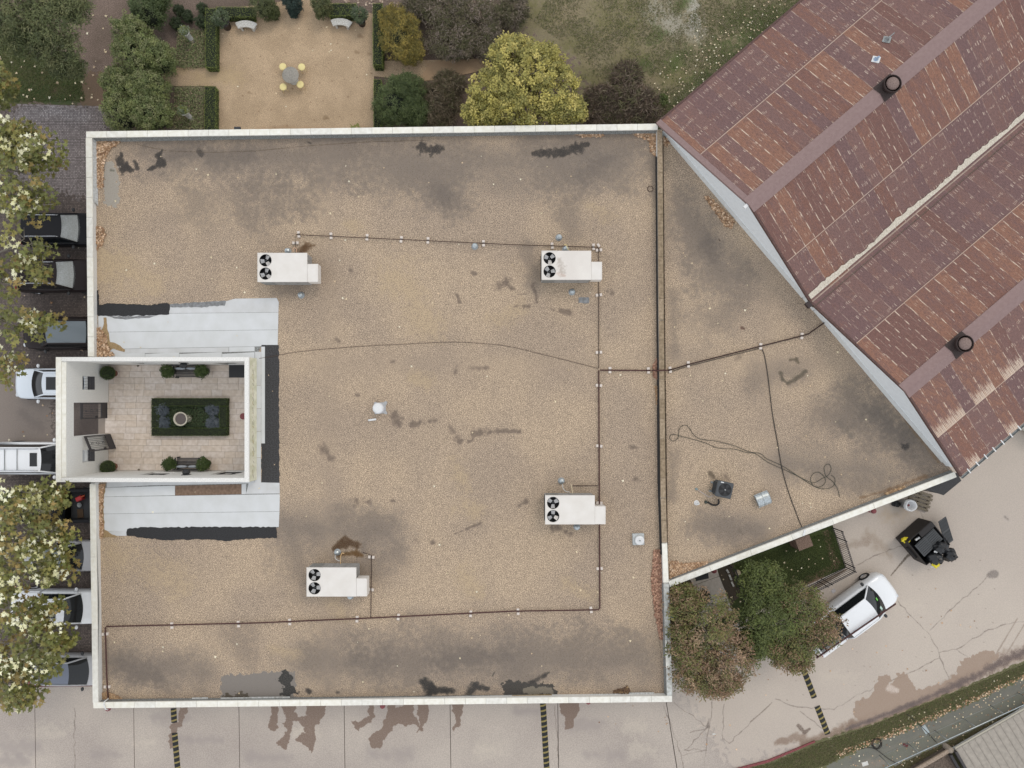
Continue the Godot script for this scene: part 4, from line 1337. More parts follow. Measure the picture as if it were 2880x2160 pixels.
	um.lathe(Vector3.ZERO, [Vector2(0.0, 0.0), Vector2(0.24, 0.0), Vector2(0.24, 0.08), Vector2(0.12, 0.14), Vector2(0.10, 0.45), Vector2(0.16, 0.52), Vector2(0.34, 0.72), Vector2(0.37, 0.92), Vector2(0.40, 0.94), Vector2(0.40, 1.0), Vector2(0.335, 1.0), Vector2(0.31, 0.90)], 36)
	build(um, "bowl", M.cream_stone, u)
	var uw := MB.new()
	var ring := PackedVector2Array()
	for i in 28:
		ring.append(Vector2(cos(TAU * i / 28) * 0.315, sin(TAU * i / 28) * 0.315))
	uw.sheet(ring, 0.93)
	build(uw, "water", mat(Color(0.16, 0.13, 0.12), 0.12, 0.0, M.strong, 2.0), u)

	# ---- benches with cushions and potted shrubs
	for s in [[527, 1042, 0.0, "against the north courtyard wall", "first"], [531, 1306, PI, "against the south courtyard wall", "second"]]:
		var bp := at(s[0], s[1], 0.4)
		var bn := thing("slatted_bench", "dark slatted bench with two grey cushions " + s[3], "bench", Vector3(bp.x, 0.008, bp.z), s[2], "courtyard benches")
		for i in 7:
			var q := MB.new()
			q.bev(Vector3(0, 0.42, -0.16 + i * 0.085), Vector3(1.36, 0.03, 0.06), 0.006)
			build(q, "slat", M.charcoal, bn)
		for i in 13:
			var q := MB.new()
			q.bev(Vector3(-0.6 + i * 0.1, 0.66, -0.27), Vector3(0.045, 0.42, 0.025), 0.004)
			build(q, "slat", M.charcoal, bn)
		var rail := MB.new()
		rail.bev(Vector3(0, 0.89, -0.27), Vector3(1.44, 0.05, 0.05), 0.008)
		build(rail, "top_rail", M.charcoal, bn)
		for x in [-0.68, 0.68]:
			for z in [-0.25, 0.40]:
				var q := MB.new()
				q.bev(Vector3(x, 0.2, z), Vector3(0.06, 0.4, 0.06), 0.006)
				build(q, "leg", M.charcoal, bn)
			var q := MB.new()
			q.bev(Vector3(x, 0.62, 0.08), Vector3(0.07, 0.04, 0.66), 0.008)
			build(q, "armrest", M.charcoal, bn)
		for x in [-0.34, 0.34]:
			var q := MB.new(1)
			q.ball(Vector3(x, 0.56, -0.12), Vector3(0.33, 0.17, 0.09), 16, 10)
			build(q, "cushion", mat(Color(0.42, 0.46, 0.50), 0.9, 0.0, M.fine, 3.0), bn)
		for e in [[-0.98, "nearer the gate"], [0.98, "farther from the gate"]]:
			var sx: float = e[0] if s[2] == 0.0 else e[0]
			var pp := Vector3(bp.x + sx, 0.008, bp.z + (0.04 if s[2] == 0.0 else -0.04))
			potted("potted_shrub", "leafy potted shrub at bench end %s, %s" % [s[3], e[1]], pp, 0.24, 0.42, 0.34, M.galv_dull if false else M.charcoal, 80 + int(s[1] + sx), "potted shrubs beside the courtyard benches")
	# ---- clipped balls in terracotta pots
	for q in [[318, 1050, "in the courtyard corner by the dark window"], [318, 1312, "in the courtyard corner by the white-barred window"]]:
		var p := at(q[0], q[1], 0.2)
		potted("topiary_ball", "clipped green ball in terracotta pot " + q[2], Vector3(p.x, 0.008, p.z), 0.24, 0.40, 0.40, M.terracotta, 90 + int(q[1]), "clipped balls in terracotta pots", true)
	# ---- door mat, round red cover, small floor lamps
	var dm := MB.new()
	var m0 := at(643, 1022, 0.02)
	var m1 := at(688, 1062, 0.02)
	dm.bev(Vector3((m0.x + m1.x) * 0.5, 0.019, (m0.z + m1.z) * 0.5), Vector3(m1.x - m0.x - 0.04, 0.018, m1.z - m0.z), 0.006)
	single(dm, "door_mat", M.charcoal, "black square door mat in the courtyard corner", "mat")
	var rc := MB.new()
	rc.lathe(at(684, 1171, 0.009), [Vector2(0.0, 0.0), Vector2(0.19, 0.0), Vector2(0.19, 0.02), Vector2(0.17, 0.03), Vector2(0.0, 0.03)], 24)
	single(rc, "round_cover", M.red_paint, "round dusty red cover on the tiles by the inner courtyard wall", "cover")
	k = 0
	for q in [[389, 1029, "north"], [391, 1321, "south"]]:
		var p := at(q[0], q[1], 0.01)
		var lm := MB.new()
		lm.lathe(p, [Vector2(0.05, 0.0), Vector2(0.06, 0.06), Vector2(0.04, 0.1), Vector2(0.0, 0.1)], 10)
		single(lm, "floor_lamp", M.wood_grey, "small brown floor uplight at the foot of the %s courtyard wall" % q[2], "lamp", "courtyard uplights")

func hedge_block(parent: Node, lo: Vector3, hi: Vector3, pal: Array, per_m2: int, size: float, seed_: int, called := "hedge_run") -> void:
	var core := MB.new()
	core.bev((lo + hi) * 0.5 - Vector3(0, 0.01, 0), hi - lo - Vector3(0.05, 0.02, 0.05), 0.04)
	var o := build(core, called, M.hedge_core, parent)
	var l := Leaves.new(seed_)
	var s := hi - lo
	for f in [[s.x * s.z, 0], [s.x * s.y, 1], [s.x * s.y, 2], [s.z * s.y, 3], [s.z * s.y, 4]]:
		for i in int(f[0] * per_m2):
			var p := Vector3(lo.x + l.rng.randf() * s.x, lo.y + l.rng.randf() * s.y, lo.z + l.rng.randf() * s.z)
			match f[1]:
				0: p.y = hi.y - l.rng.randf() * 0.04
				1: p.z = lo.z + l.rng.randf() * 0.03
				2: p.z = hi.z - l.rng.randf() * 0.03
				3: p.x = lo.x + l.rng.randf() * 0.03
				4: p.x = hi.x - l.rng.randf() * 0.03
			l.leaf(p, size * l.rng.randf_range(0.7, 1.3), 0.33, l.pick(pal), 0.35)
	foliage(l, "leaves", o)

func potted(called: String, label: String, p: Vector3, pot_r: float, pot_h: float, ball_r: float, potm: Material, seed_: int, group := "", clipped := false, pal := []) -> Node3D:
	var t := thing(called, label, "potted plant", p, 0.0, group)
	var b := MB.new(1)
	b.lathe(Vector3.ZERO, [Vector2(0, 0), Vector2(pot_r * 0.72, 0), Vector2(pot_r * 0.98, pot_h - 0.07), Vector2(pot_r * 1.08, pot_h - 0.06), Vector2(pot_r * 1.08, pot_h), Vector2(pot_r * 0.9, pot_h), Vector2(pot_r * 0.88, pot_h - 0.05), Vector2(0, pot_h - 0.05)], 20)
	build(b, "pot", potm, t)
	var s := MB.new()
	s.tube([Vector3(0, pot_h - 0.06, 0), Vector3(0, pot_h + ball_r * 0.9, 0)], 0.025, 6)
	build(s, "stem", M.bark, t)
	var l := Leaves.new(seed_)
	var c := Vector3(0, pot_h + ball_r * 0.9, 0)
	if pal.is_empty():
		pal = [Color(0.055, 0.09, 0.018), Color(0.075, 0.11, 0.024), Color(0.042, 0.07, 0.014)]
	if clipped:
		var core := MB.new(1)
		core.ball(c, Vector3.ONE * ball_r * 0.93, 14, 10)
		build(core, "crown_core", M.hedge_core, t)
		for i in 2600:
			var d := l.inside().normalized()
			l.leaf(c + d * ball_r * l.rng.randf_range(0.9, 1.03), 0.035, 0.35, l.pick(pal), 0.2)
	else:
		l.crown([[c, Vector3(ball_r, ball_r * 0.85, ball_r)]], 80, 16, 0.12, 0.075, 0.34, pal, 0.4)
	foliage(l, "crown", t)
	return t

# weathered sheet: paint, rust, bare zinc along laps and nail rows. kind 0 = brown paint, 1 = rusting, 2 = rusting with peeled foot
func sheet_texture(kind: int, seed_: int) -> ImageTexture:
	var w := 64
	var h := 256
	var rng := RandomNumberGenerator.new()
	rng.seed = seed_
	var d := PackedByteArray()
	d.resize(w * h * 3)
	var paint := [Color8(119, 92, 88), Color8(115, 89, 87), Color8(122, 94, 89)][seed_ % 3] as Color
	var rust := [Color8(131, 94, 80), Color8(124, 89, 78), Color8(139, 101, 84), Color8(118, 86, 78)][seed_ % 4] as Color
	var pale := Color8(220, 204, 184)
	var ox := rng.randi() % 1024
	var oy := rng.randi() % 1024
	var amount := 0.0 if kind == 0 else rng.randf_range(0.55, 0.95)
	for y in h:
		for x in w:
			var n := (((y + oy) & 1023) << 10) | ((x * 2 + ox) & 1023)
			var t := clampf((g1[n] - 128) / 300.0 + amount + (g2[n] - 128) / 420.0, 0.0, 1.0)
			var c := paint.lerp(rust, t)
			c = c * (1.0 + (g3[n] - 128) * 0.0016 + (g2[n] - 128) * 0.0008)
			# thin pale drift along the lap
			var e := 0.0
			if x < 4 or x > w - 5:
				e = clampf((g2[((((y * 2) / 5 + oy) & 1023) << 10) | 17] - 96) / 70.0, 0.0, 0.85) * (1.0 if kind else 0.45)
			if y > h - 4:
				e = maxf(e, 0.62)
			if kind == 0 and y < 2:
				e = 0.45
			if kind == 2:
				var k := (y - h + 46 + (g2[((x * 9) & 1023)] - 128) * 0.35) / 12.0
				if k > 0.0 and fmod(x, 6.4) < 4.6:
					e = maxf(e, clampf(k, 0.0, 0.85))
			c = c.lerp(pale, e)
			var i := (y * w + x) * 3
			d[i] = clampi(int(c.r * 255), 0, 255)
			d[i + 1] = clampi(int(c.g * 255), 0, 255)
			d[i + 2] = clampi(int(c.b * 255), 0, 255)
	# nail rows: short pale scuffs on the ridges of the corrugation
	for row0 in [0.12, 0.36, 0.62, 0.86]:
		var row: float = row0 + (rng.randf_range(-0.03, 0.03) if kind else 0.0)
		var rate := rng.randf_range(0.05, 0.5) if kind else 0.42
		for k in 10:
			if rng.randf() < rate:
				var cx := int(6.4 * k + 3)
				var cy := int(row * h + rng.randf_range(-3, 3))
				var len := rng.randi_range(3, 8)
				var a := rng.randf_range(0.3, 0.9)
				for y in range(maxi(0, cy - len), mini(h, cy + len)):
					for x in range(maxi(0, cx - 1), mini(w, cx + 1)):
						var i := (y * w + x) * 3
						for j in 3:
							d[i + j] += int(([pale.r8, pale.g8, pale.b8][j] - d[i + j]) * a)
	# a few longer scrapes
	if kind:
		for k in 5:
			var cx := rng.randi_range(2, w - 4)
			var y0 := rng.randi_range(0, h - 60)
			for y in range(y0, y0 + rng.randi_range(14, 54)):
				if rng.randf() < 0.7:
					var i := (y * w + cx) * 3
					for j in 3:
						d[i + j] += int(([pale.r8, pale.g8, pale.b8][j] - d[i + j]) * 0.7)
	return ImageTexture.create_from_image(Image.create_from_data(w, h, false, Image.FORMAT_RGB8, d))

func barn() -> void:
	var o0 := at(1863, 374, R) * Vector3(1, 0, 1)
	var a := Vector3(0.64809, 0, 0.76156)
	var r := Vector3(0.76156, 0, -0.64809)
	var length := 21.6
	var oh := 0.25
	var bn := thing("metal_barn", "barn with rusty brown corrugated double-gabled roof and pale gable wall", "barn", o0 + a * 12.0 + r * 10.0)
	var off := bn.position
	var P := func(s: float, u: float, y: float) -> Vector3: return o0 + a * s + r * u + Vector3(0, y, 0) - off
	var prof := [[-0.5, 3.95], [5.98, 6.02], [12.05, 4.05], [18.2, 5.80], [24.07, 4.28]]
	# --- walls
	var pale := mat(Color(0.84, 0.88, 0.90), 0.7, 0.0, noise_tex(0.02, 41, Color(0.94, 0.94, 0.94), Color(1, 1, 1)), 0.4)
	var g := MB.new()
	var inner := [[-0.05, 3.95 + 0.05], [5.98, 5.93], [12.05, 3.96], [18.2, 5.71], [23.7, 4.25]]
	for i in 4:
		var p0: Array = inner[i]
		var p1: Array = inner[i + 1]
		for u in [0.0, 0.25, length - 0.25, length]:
			g.quad(P.call(p0[0], u, 0.0), P.call(p0[0], u, p0[1]), P.call(p1[0], u, p1[1]), P.call(p1[0], u, 0.0))
	for e in [0, 4]:
		var p: Array = inner[e]
		g.quad(P.call(p[0], 0.0, 0.0), P.call(p[0], 0.0, p[1]), P.call(p[0], length, p[1]), P.call(p[0], length, 0.0))
	build(g, "wall", pale, bn)
	# upstand where the gable meets the flat roof
	var up := MB.new()
	for q in [[0.3, 11.7], [11.75, 12.6], [12.65, 23.4]]:
		up.quad(P.call(q[0], -0.03, R), P.call(q[0], -0.02, R + 0.42), P.call(q[1], -0.02, R + 0.42), P.call(q[1], -0.05, R))
		up.quad(P.call(q[0], -0.02, R + 0.42), P.call(q[0], 0.0, R + 0.42), P.call(q[1], 0.0, R + 0.42), P.call(q[1], -0.02, R + 0.42))
	build(up, "upstand", mat(Color(0.76, 0.79, 0.80), 0.75, 0.0, M.soft, 0.4), bn)
	# --- corrugated sheets
	var kinds := []
	for k in 3:
		var row := []
		for i in 5:
			var m := StandardMaterial3D.new()
			m.albedo_texture = sheet_texture(k, 100 + k * 20 + i)
			m.roughness = 0.75
			m.texture_repeat = false
			row.append(m)
		kinds.append(row)
	var rng := RandomNumberGenerator.new()
	rng.seed = 9
	var wide := 0.66
	var cols := int(length / wide) + 1
	for sl in 4:
		var p0: Array = prof[sl]
		var p1: Array = prof[sl + 1]
		var rises: bool = p1[1] > p0[1]
		var lo := p0 if rises else p1
		var hi := p1 if rises else p0
		for row in 2:
			# row 0 near the eave, row 1 near the ridge
			var split: float = [0.46, 0.44, 0.50, 0.47][sl]
			var f0 := 0.0 if row == 0 else split - 0.02
			var f1 := split + 0.01 if row == 0 else 1.0
			var A: Vector3 = P.call(lerpf(lo[0], hi[0], f0), 0.0, lerpf(lo[1], hi[1], f0))
			var B: Vector3 = P.call(lerpf(lo[0], hi[0], f1), 0.0, lerpf(lo[1], hi[1], f1))
			var len := A.distance_to(B)
			var sd := (A - B).normalized()
			var nrm := sd.cross(r)
			if nrm.y < 0.0:
				nrm = -nrm
			var b := MB.new(1)
			var n := 40
			for i in n:
				var q := []
				for e in [i, i + 1]:
					var x := (float(e) / n) * (wide + 0.03)
					q.append([x, 0.010 * cos(x / 0.066 * TAU), float(e) / n])
				b.uvquad(Vector3(q[0][0], q[0][1], 0), Vector3(q[1][0], q[1][1], 0), Vector3(q[1][0], q[1][1], len), Vector3(q[0][0], q[0][1], len), Vector2(q[0][2], 0), Vector2(q[1][2], 0), Vector2(q[1][2], 1), Vector2(q[0][2], 1))
			var mesh := b.done()
			for cidx in cols:
				var kind := 0
				if row == 1:
					kind = 1 if rng.randf() < 0.72 else 0
					if sl == 3 and rng.randf() < 0.35:
						kind = 2
				else:
					kind = 0 if rng.randf() < 0.88 else 1
					if sl == 3:
						kind = [0, 2, 1, 0][cidx % 4] if cidx > 0 else 0
				if sl == 2 and row == 1:
					kind = 1
				var o := part(mesh, "roof_sheet", kinds[kind][rng.randi() % 5], bn)
				var base := B + r * (-oh + cidx * wide) + nrm * (0.004 * (cidx % 2) + (0.022 if row == 1 else 0.0))
				o.transform = Transform3D(Basis(r, nrm, sd), base)
	# --- ridge caps, valley gutter with torn flashing, verge trims, eave gutter
	var mauve := mat(Color(0.275, 0.19, 0.18), 0.65, 0.0, noise_tex(0.02, 42, Color(0.9, 0.88, 0.88), Color(1, 1, 1)), 0.4)
	for k in [1, 3]:
		var p: Array = prof[k]
		var cap := MB.new()
		for s in [-1, 1]:
			var drop := 0.42 * 0.33
			cap.quad(P.call(p[0], -oh - 0.04, p[1] + 0.10), P.call(p[0], length, p[1] + 0.10), P.call(p[0] + s * 0.42, length, p[1] + 0.10 - drop), P.call(p[0] + s * 0.42, -oh - 0.04, p[1] + 0.10 - drop))
			cap.quad(P.call(p[0] + s * 0.42, length, p[1] + 0.10 - drop), P.call(p[0] + s * 0.42, -oh - 0.04, p[1] + 0.10 - drop), P.call(p[0] + s * 0.42, -oh - 0.04, p[1] + 0.05 - drop), P.call(p[0] + s * 0.42, length, p[1] + 0.05 - drop))
		cap.tri(P.call(p[0], -oh - 0.04, p[1] + 0.10), P.call(p[0] + 0.42, -oh - 0.04, p[1] - 0.04), P.call(p[0] - 0.42, -oh - 0.04, p[1] - 0.04))
		build(cap, "ridge_cap", mauve, bn)
	var trim := mat(Color(0.16, 0.085, 0.075), 0.7, 0.0, M.strong, 0.6)
	for sl in 4:
		var p0: Array = prof[sl]
		var p1: Array = prof[sl + 1]
		var t := MB.new()
		var q0: Vector3 = P.call(p0[0], -oh - 0.02, p0[1] + 0.035)
		var q1: Vector3 = P.call(p1[0], -oh - 0.02, p1[1] + 0.035)
		var wv := r * 0.30 if sl == 0 else r * 0.10
		t.quad(q0, q1, q1 + wv, q0 + wv)
		t.quad(q0, q1, q1 - Vector3(0, 0.16, 0), q0 - Vector3(0, 0.16, 0))
		build(t, "verge_trim", trim if sl else mauve, bn)
	var v: Array = prof[2]
	var vg := MB.new()
	var ch := [[-0.17, 0.05], [-0.14, -0.05], [0.20, -0.05], [0.26, 0.07]]
	for i in 3:
		vg.quad(P.call(v[0] + ch[i][0], -oh - 0.1, v[1] + 0.05 + ch[i][1]), P.call(v[0] + ch[i + 1][0], -oh - 0.1, v[1] + 0.05 + ch[i + 1][1]), P.call(v[0] + ch[i + 1][0], length, v[1] + 0.05 + ch[i + 1][1]), P.call(v[0] + ch[i][0], length, v[1] + 0.05 + ch[i][1]))
	build(vg, "valley_gutter", mat(Color(0.29, 0.245, 0.20), 0.75, 0.0, M.strong, 0.7), bn)
	var fl := MB.new()
	var prev := 0.28
	for i in 130:
		var u0 := -oh + 0.1 + i * 0.165
		var wd := 0.20 + 0.08 * sin(u0 * 1.3) + rng.randf_range(0.0, 0.12)
		if i < 4:
			wd = 0.30
		var y0 := v[1] as float
		var sl0 := 0.325
		fl.quad(P.call(v[0] - 0.15, u0, y0 + 0.105), P.call(v[0] - 0.15, u0 + 0.165, y0 + 0.105), P.call(v[0] - 0.15 - wd, u0 + 0.165, y0 + 0.085 + sl0 * wd), P.call(v[0] - 0.15 - prev, u0, y0 + 0.085 + sl0 * prev))
		prev = wd
	build(fl, "valley_flashing", mat(Color(0.78, 0.72, 0.62), 0.8, 0.0, M.blotch, 0.8), bn)
	var sp := MB.new()
	sp.box(P.call(v[0], -oh - 0.16, v[1] - 0.02), Vector3(0.30, 0.22, 0.24), Basis(a, Vector3.UP, a.cross(Vector3.UP)))
	build(sp, "spout", mat(Color(0.03, 0.018, 0.018), 0.6), bn)
	var e2: Array = prof[4]
	var eg := MB.new()
	for i in 3:
		var c2 := [[0.0, 0.02], [0.02, -0.10], [0.13, -0.10], [0.15, 0.0]]
		eg.quad(P.call(e2[0] + c2[i][0], -oh, e2[1] + c2[i][1]), P.call(e2[0] + c2[i + 1][0], -oh, e2[1] + c2[i + 1][1]), P.call(e2[0] + c2[i + 1][0], length, e2[1] + c2[i + 1][1]), P.call(e2[0] + c2[i][0], length, e2[1] + c2[i][1]))
	build(eg, "eave_gutter", M.galv_dull, bn)
	for i in 22:
		var st := MB.new()
		st.box(P.call(e2[0] + 0.03, 0.25 + i * 0.58, e2[1] + 0.03), Vector3(0.30, 0.02, 0.055), Basis(a, Vector3.UP, a.cross(Vector3.UP)))
		build(st, "gutter_strap", M.white, bn)
	var e1: Array = prof[0]
	var ev := MB.new()
	ev.quad(P.call(e1[0] - 0.02, -oh, e1[1] + 0.03), P.call(e1[0] - 0.02, length, e1[1] + 0.03), P.call(e1[0] + 0.08, length, e1[1] + 0.055), P.call(e1[0] + 0.08, -oh, e1[1] + 0.055))
	ev.quad(P.call(e1[0] - 0.02, -oh, e1[1] + 0.03), P.call(e1[0] - 0.02, length, e1[1] + 0.03), P.call(e1[0] - 0.02, length, e1[1] - 0.1), P.call(e1[0] - 0.02, -oh, e1[1] - 0.1))
	build(ev, "eave_trim", trim, bn)
	# --- round roof vents on the ridges
	var dk := mat(Color(0.055, 0.033, 0.03), 0.7, 0.0, M.strong, 1.0)
	for q in [[1, 2513, 228, 6.8], [3, 2712, 956, 6.6]]:
		var pos := at(q[1], q[2], q[3] - 0.25)
		var p: Array = prof[q[0]]
		# put the vent on the ridge nearest to that place
		var u: float = (pos - o0).dot(r)
		var c: Vector3 = P.call(p[0], u, p[1])
		var vt := MB.new(1)
		vt.lathe(c, [Vector2(0.30, -0.1), Vector2(0.30, 0.16), Vector2(0.42, 0.20), Vector2(0.43, 0.42), Vector2(0.405, 0.42), Vector2(0.39, 0.22)], 28)
		var vo := build(vt, "roof_vent", dk, bn)
		var dm := MB.new(1)
		dm.lathe(c, [Vector2(0.315, 0.36), Vector2(0.31, 0.42), Vector2(0.25, 0.50), Vector2(0.13, 0.56), Vector2(0.0, 0.575)], 28)
		build(dm, "cap", mat(Color(0.36, 0.26, 0.235), 0.6, 0.0, M.strong, 1.2), vo)
		var sd := MB.new()
		for s in [-1, 1]:
			sd.quad(c + a * 0.0 + r * 0.5 + Vector3(0, 0.13, 0), c - r * 0.62 + Vector3(0, 0.13, 0), c - r * 0.62 + a * s * 0.46 + Vector3(0, -0.02, 0), c + r * 0.5 + a * s * 0.46 + Vector3(0, -0.02, 0))
		build(sd, "saddle", dk, vo)
	# --- two small pipe flashings on the first slope
	for q in [[2489, 116, 5.3, 0], [2455, 175, 5.3, 1]]:
		var pos := at(q[0], q[1], q[2])
		var s: float = (pos - o0).dot(a)
		var u: float = (pos - o0).dot(r)
		var y := lerpf(3.95, 6.02, (s + 0.5) / 6.48)
		var c: Vector3 = P.call(s, u, y + 0.05)
		var bs := Basis(a.rotated(Vector3.UP, 0.5), Vector3.UP, a.rotated(Vector3.UP, 0.5).cross(Vector3.UP))
		var f := MB.new()
		f.box(c, Vector3(0.38, 0.012, 0.36), Basis(r, -0.31) * bs if false else bs.rotated(r, -0.31))
		var fo := build(f, "pipe_flashing", M.white if q[3] else M.galv_dull, bn)
		var pp := MB.new(1)
		pp.lathe(c, [Vector2(0.13, 0.0), Vector2(0.06, 0.10), Vector2(0.05, 0.28), Vector2(0.0, 0.28)], 14)
		if q[3] == 0:
			pp.tube([c + Vector3(0, 0.25, 0), c + r * 0.3 + Vector3(0, 0.3, 0)], 0.025, 6)
		build(pp, "pipe", mat(Color(0.32, 0.42, 0.55), 0.5) if q[3] else M.galv_dull, fo)
	# white floodlight at the south-west end of the first ridge
	var lp := MB.new()
	lp.box(P.call(5.9, -oh - 0.16, 5.95), Vector3(0.16, 0.14, 0.22), Basis(a, Vector3.UP, a.cross(Vector3.UP)))
	build(lp, "floodlight", M.white, bn)

func smooth_path(pts: Array, y: float, steps := 6) -> Array:
	var p: Array[Vector3] = []
	for i in range(0, pts.size(), 2):
		p.append(at(pts[i], pts[i + 1], y))
	var out := []
	for i in p.size() - 1:
		var a := p[maxi(i - 1, 0)]
		var d := p[mini(i + 2, p.size() - 1)]
		for k in steps:
			var t := float(k) / steps
			out.append(p[i].cubic_interpolate(p[i + 1], a, d, t))
	out.append(p[-1])
	return out

# ring between a circle and the rectangle round it, at height y
func holed_cell(b: MB, c: Vector3, hx0: float, hx1: float, hz0: float, hz1: float, rad: float) -> void:
	var n := 40
	var inn := []
	var out := []
	for i in n:
		var a := TAU * i / n
		var d := Vector2(cos(a), sin(a))
		inn.append(c + Vector3(d.x, 0, d.y) * rad)
		var tx := (hx1 if d.x > 0 else -hx0) / d.x if absf(d.x) > 1e-6 else 1e9
		var tz := (hz1 if d.y > 0 else -hz0) / d.y if absf(d.y) > 1e-6 else 1e9
		var t := minf(absf(tx), absf(tz))
		out.append(c + Vector3(d.x, 0, d.y) * t)
	for i in n:
		var j := (i + 1) % n
		b.quad(inn[i], out[i], out[j], inn[j])
	# corners
	for q in [[hx1, hz1], [-hx0, hz1], [-hx0, -hz0], [hx1, -hz0]]:
		var corner := c + Vector3(q[0], 0, q[1])
		for i in n:
			var j := (i + 1) % n
			var oa: Vector3 = out[i] - c
			var ob: Vector3 = out[j] - c
			if absf(oa.x - ob.x) > 1e-4 and absf(oa.z - ob.z) > 1e-4 and (absf(oa.x - q[0]) < 1e-4 or absf(ob.x - q[0]) < 1e-4) and (absf(oa.z - q[1]) < 1e-4 or absf(ob.z - q[1]) < 1e-4):
				b.tri(out[i], corner, out[j])

# packaged rooftop unit; origin at the middle of its base, x along its length
func rooftop_unit(label: String, px: float, py: float, turns: Array, dirty: bool) -> Node3D:
	var top := R + 1.32
	var p := at(px, py, top)
	var t := thing("rooftop_unit", label, "air conditioner", Vector3(p.x, R, p.z), 0.0, "rooftop air conditioning units")
	var L := 2.60
	var W := 1.52
	var hx := L * 0.5
	var hz := W * 0.5
	var curb := MB.new()
	curb.box(Vector3(0, 0.12, 0), Vector3(L - 0.2, 0.24, W - 0.16))
	build(curb, "kerb", M.galv_dull, t)
	# housing sides
	var hs := MB.new()
	var y0 := 0.24
	var y1 := 1.26
	for q in [[Vector3(-hx + 0.03, 0, -hz + 0.03), Vector3(hx - 0.03, 0, -hz + 0.03)], [Vector3(hx - 0.03, 0, -hz + 0.03), Vector3(hx - 0.03, 0, hz - 0.03)], [Vector3(hx - 0.03, 0, hz - 0.03), Vector3(-hx + 0.03, 0, hz - 0.03)], [Vector3(-hx + 0.03, 0, hz - 0.03), Vector3(-hx + 0.03, 0, -hz + 0.03)]]:
		var a: Vector3 = q[0]
		var b: Vector3 = q[1]
		hs.quad(a + Vector3(0, y0, 0), a + Vector3(0, y1, 0), b + Vector3(0, y1, 0), b + Vector3(0, y0, 0))
	hs.quad(Vector3(-hx + 0.03, y0, -hz + 0.03), Vector3(hx - 0.03, y0, -hz + 0.03), Vector3(hx - 0.03, y0, hz - 0.03), Vector3(-hx + 0.03, y0, hz - 0.03))
	build(hs, "housing", M.unit_side, t)
	# access panels on the long sides
	for s in [-1, 1]:
		for k in 4:
			var pn := MB.new()
			pn.bev(Vector3(-hx + 0.40 + k * 0.62, 0.75, s * (hz - 0.02)), Vector3(0.58, 0.92, 0.02), 0.004)
			build(pn, "panel", M.unit_side if k else M.galv_dull, t)
	# coil grille on the condenser end
	var gr := MB.new()
	for k in 14:
		gr.box(Vector3(-hx + 0.015, 0.75, -hz + 0.12 + k * 0.098), Vector3(0.02, 0.9, 0.05))
	build(gr, "coil_grille", M.charcoal, t)
	# top: fan deck with two round openings, then plain lid
	var lid := MB.new()
	var fr := 0.325
	var fx := -hx + 0.42
	var yt := 1.32
	for s in [-1, 1]:
		var fz: float = s * 0.345 - 0.02
		holed_cell(lid, Vector3(fx, yt, fz), fx + hx, 0.42, (fz + hz) if s < 0 else fz + 0.02, (hz - fz) if s > 0 else -0.02 - fz, fr)
	var lx := fx + 0.42
	lid.quad(Vector3(lx, yt, -hz), Vector3(hx, yt, -hz), Vector3(hx, yt, hz), Vector3(lx, yt, hz))
	for q in [[-hx, -hz, hx, -hz], [hx, -hz, hx, hz], [hx, hz, -hx, hz], [-hx, hz, -hx, -hz]]:
		lid.quad(Vector3(q[0], yt, q[1]), Vector3(q[2], yt, q[3]), Vector3(q[2], yt - 0.06, q[3]), Vector3(q[0], yt - 0.06, q[1]))
	build(lid, "lid", M.unit_dirty if dirty else M.unit, t)
	# raised seam by the fan deck, end lip
	var lip := MB.new()
	lip.bev(Vector3(-hx + 0.42, yt + 0.012, -hz + 0.025), Vector3(0.84, 0.025, 0.05), 0.005)
	lip.bev(Vector3(-hx + 0.02, yt + 0.010, 0.02), Vector3(0.03, 0.02, W - 0.1), 0.005)
	build(lip, "lip", M.unit, t)
	# outside air hood on the far end
	var hood := MB.new()
	hood.bev(Vector3(hx + 0.285, 1.0, 0.285), Vector3(0.56, 0.62, 0.94), 0.01)
	build(hood, "hood", M.unit, t)
	var hl := MB.new()
	hl.box(Vector3(hx + 0.55, 1.315, 0.285), Vector3(0.03, 0.016, 0.92))
	build(hl, "hood_lip", M.unit, t)
	for k in 2:
		var c := Vector3(fx, yt, (-1 if k == 0 else 1) * 0.345 - 0.02)
		var sh := MB.new(1)
		sh.lathe(c, [Vector2(fr, 0.0), Vector2(fr + 0.005, -0.22), Vector2(fr - 0.01, -0.34)], 32)
		var fan := build(sh, "fan", M.black, t)
		var bot := MB.new()
		bot.lathe(c, [Vector2(fr, -0.34), Vector2(0.0, -0.36)], 24)
		build(bot, "fan_well", M.black, fan)
		var rim := MB.new(1)
		rim.lathe(c, [Vector2(fr + 0.02, 0.004), Vector2(fr + 0.006, 0.012), Vector2(fr - 0.006, 0.0)], 32)
		build(rim, "rim", M.unit, fan)
		for j in 3:
			var ang: float = turns[k] + TAU * j / 3.0
			var bl := MB.new(1)
			var d := Vector3(cos(ang), 0, sin(ang))
			var s := Vector3(-sin(ang), 0, cos(ang))
			var e0 := []
			var e1 := []
			for m in 5:
				var f := m / 4.0
				var rr := lerpf(0.08, 0.285, f)
				var wdt := lerpf(0.075, 0.115, f)
				e0.append(c + d * rr - s * wdt + Vector3(0, -0.125 + 0.025 * f, 0))
				e1.append(c + d * rr + s * wdt + Vector3(0, -0.06 + 0.015 * f, 0))
			bl.strip(e0, e1)
			build(bl, "blade", M.blade, fan)
		var hb := MB.new(1)
		hb.lathe(c, [Vector2(0.0, -0.07), Vector2(0.05, -0.075), Vector2(0.055, -0.2)], 12)
		build(hb, "hub", M.charcoal, fan)
	return t

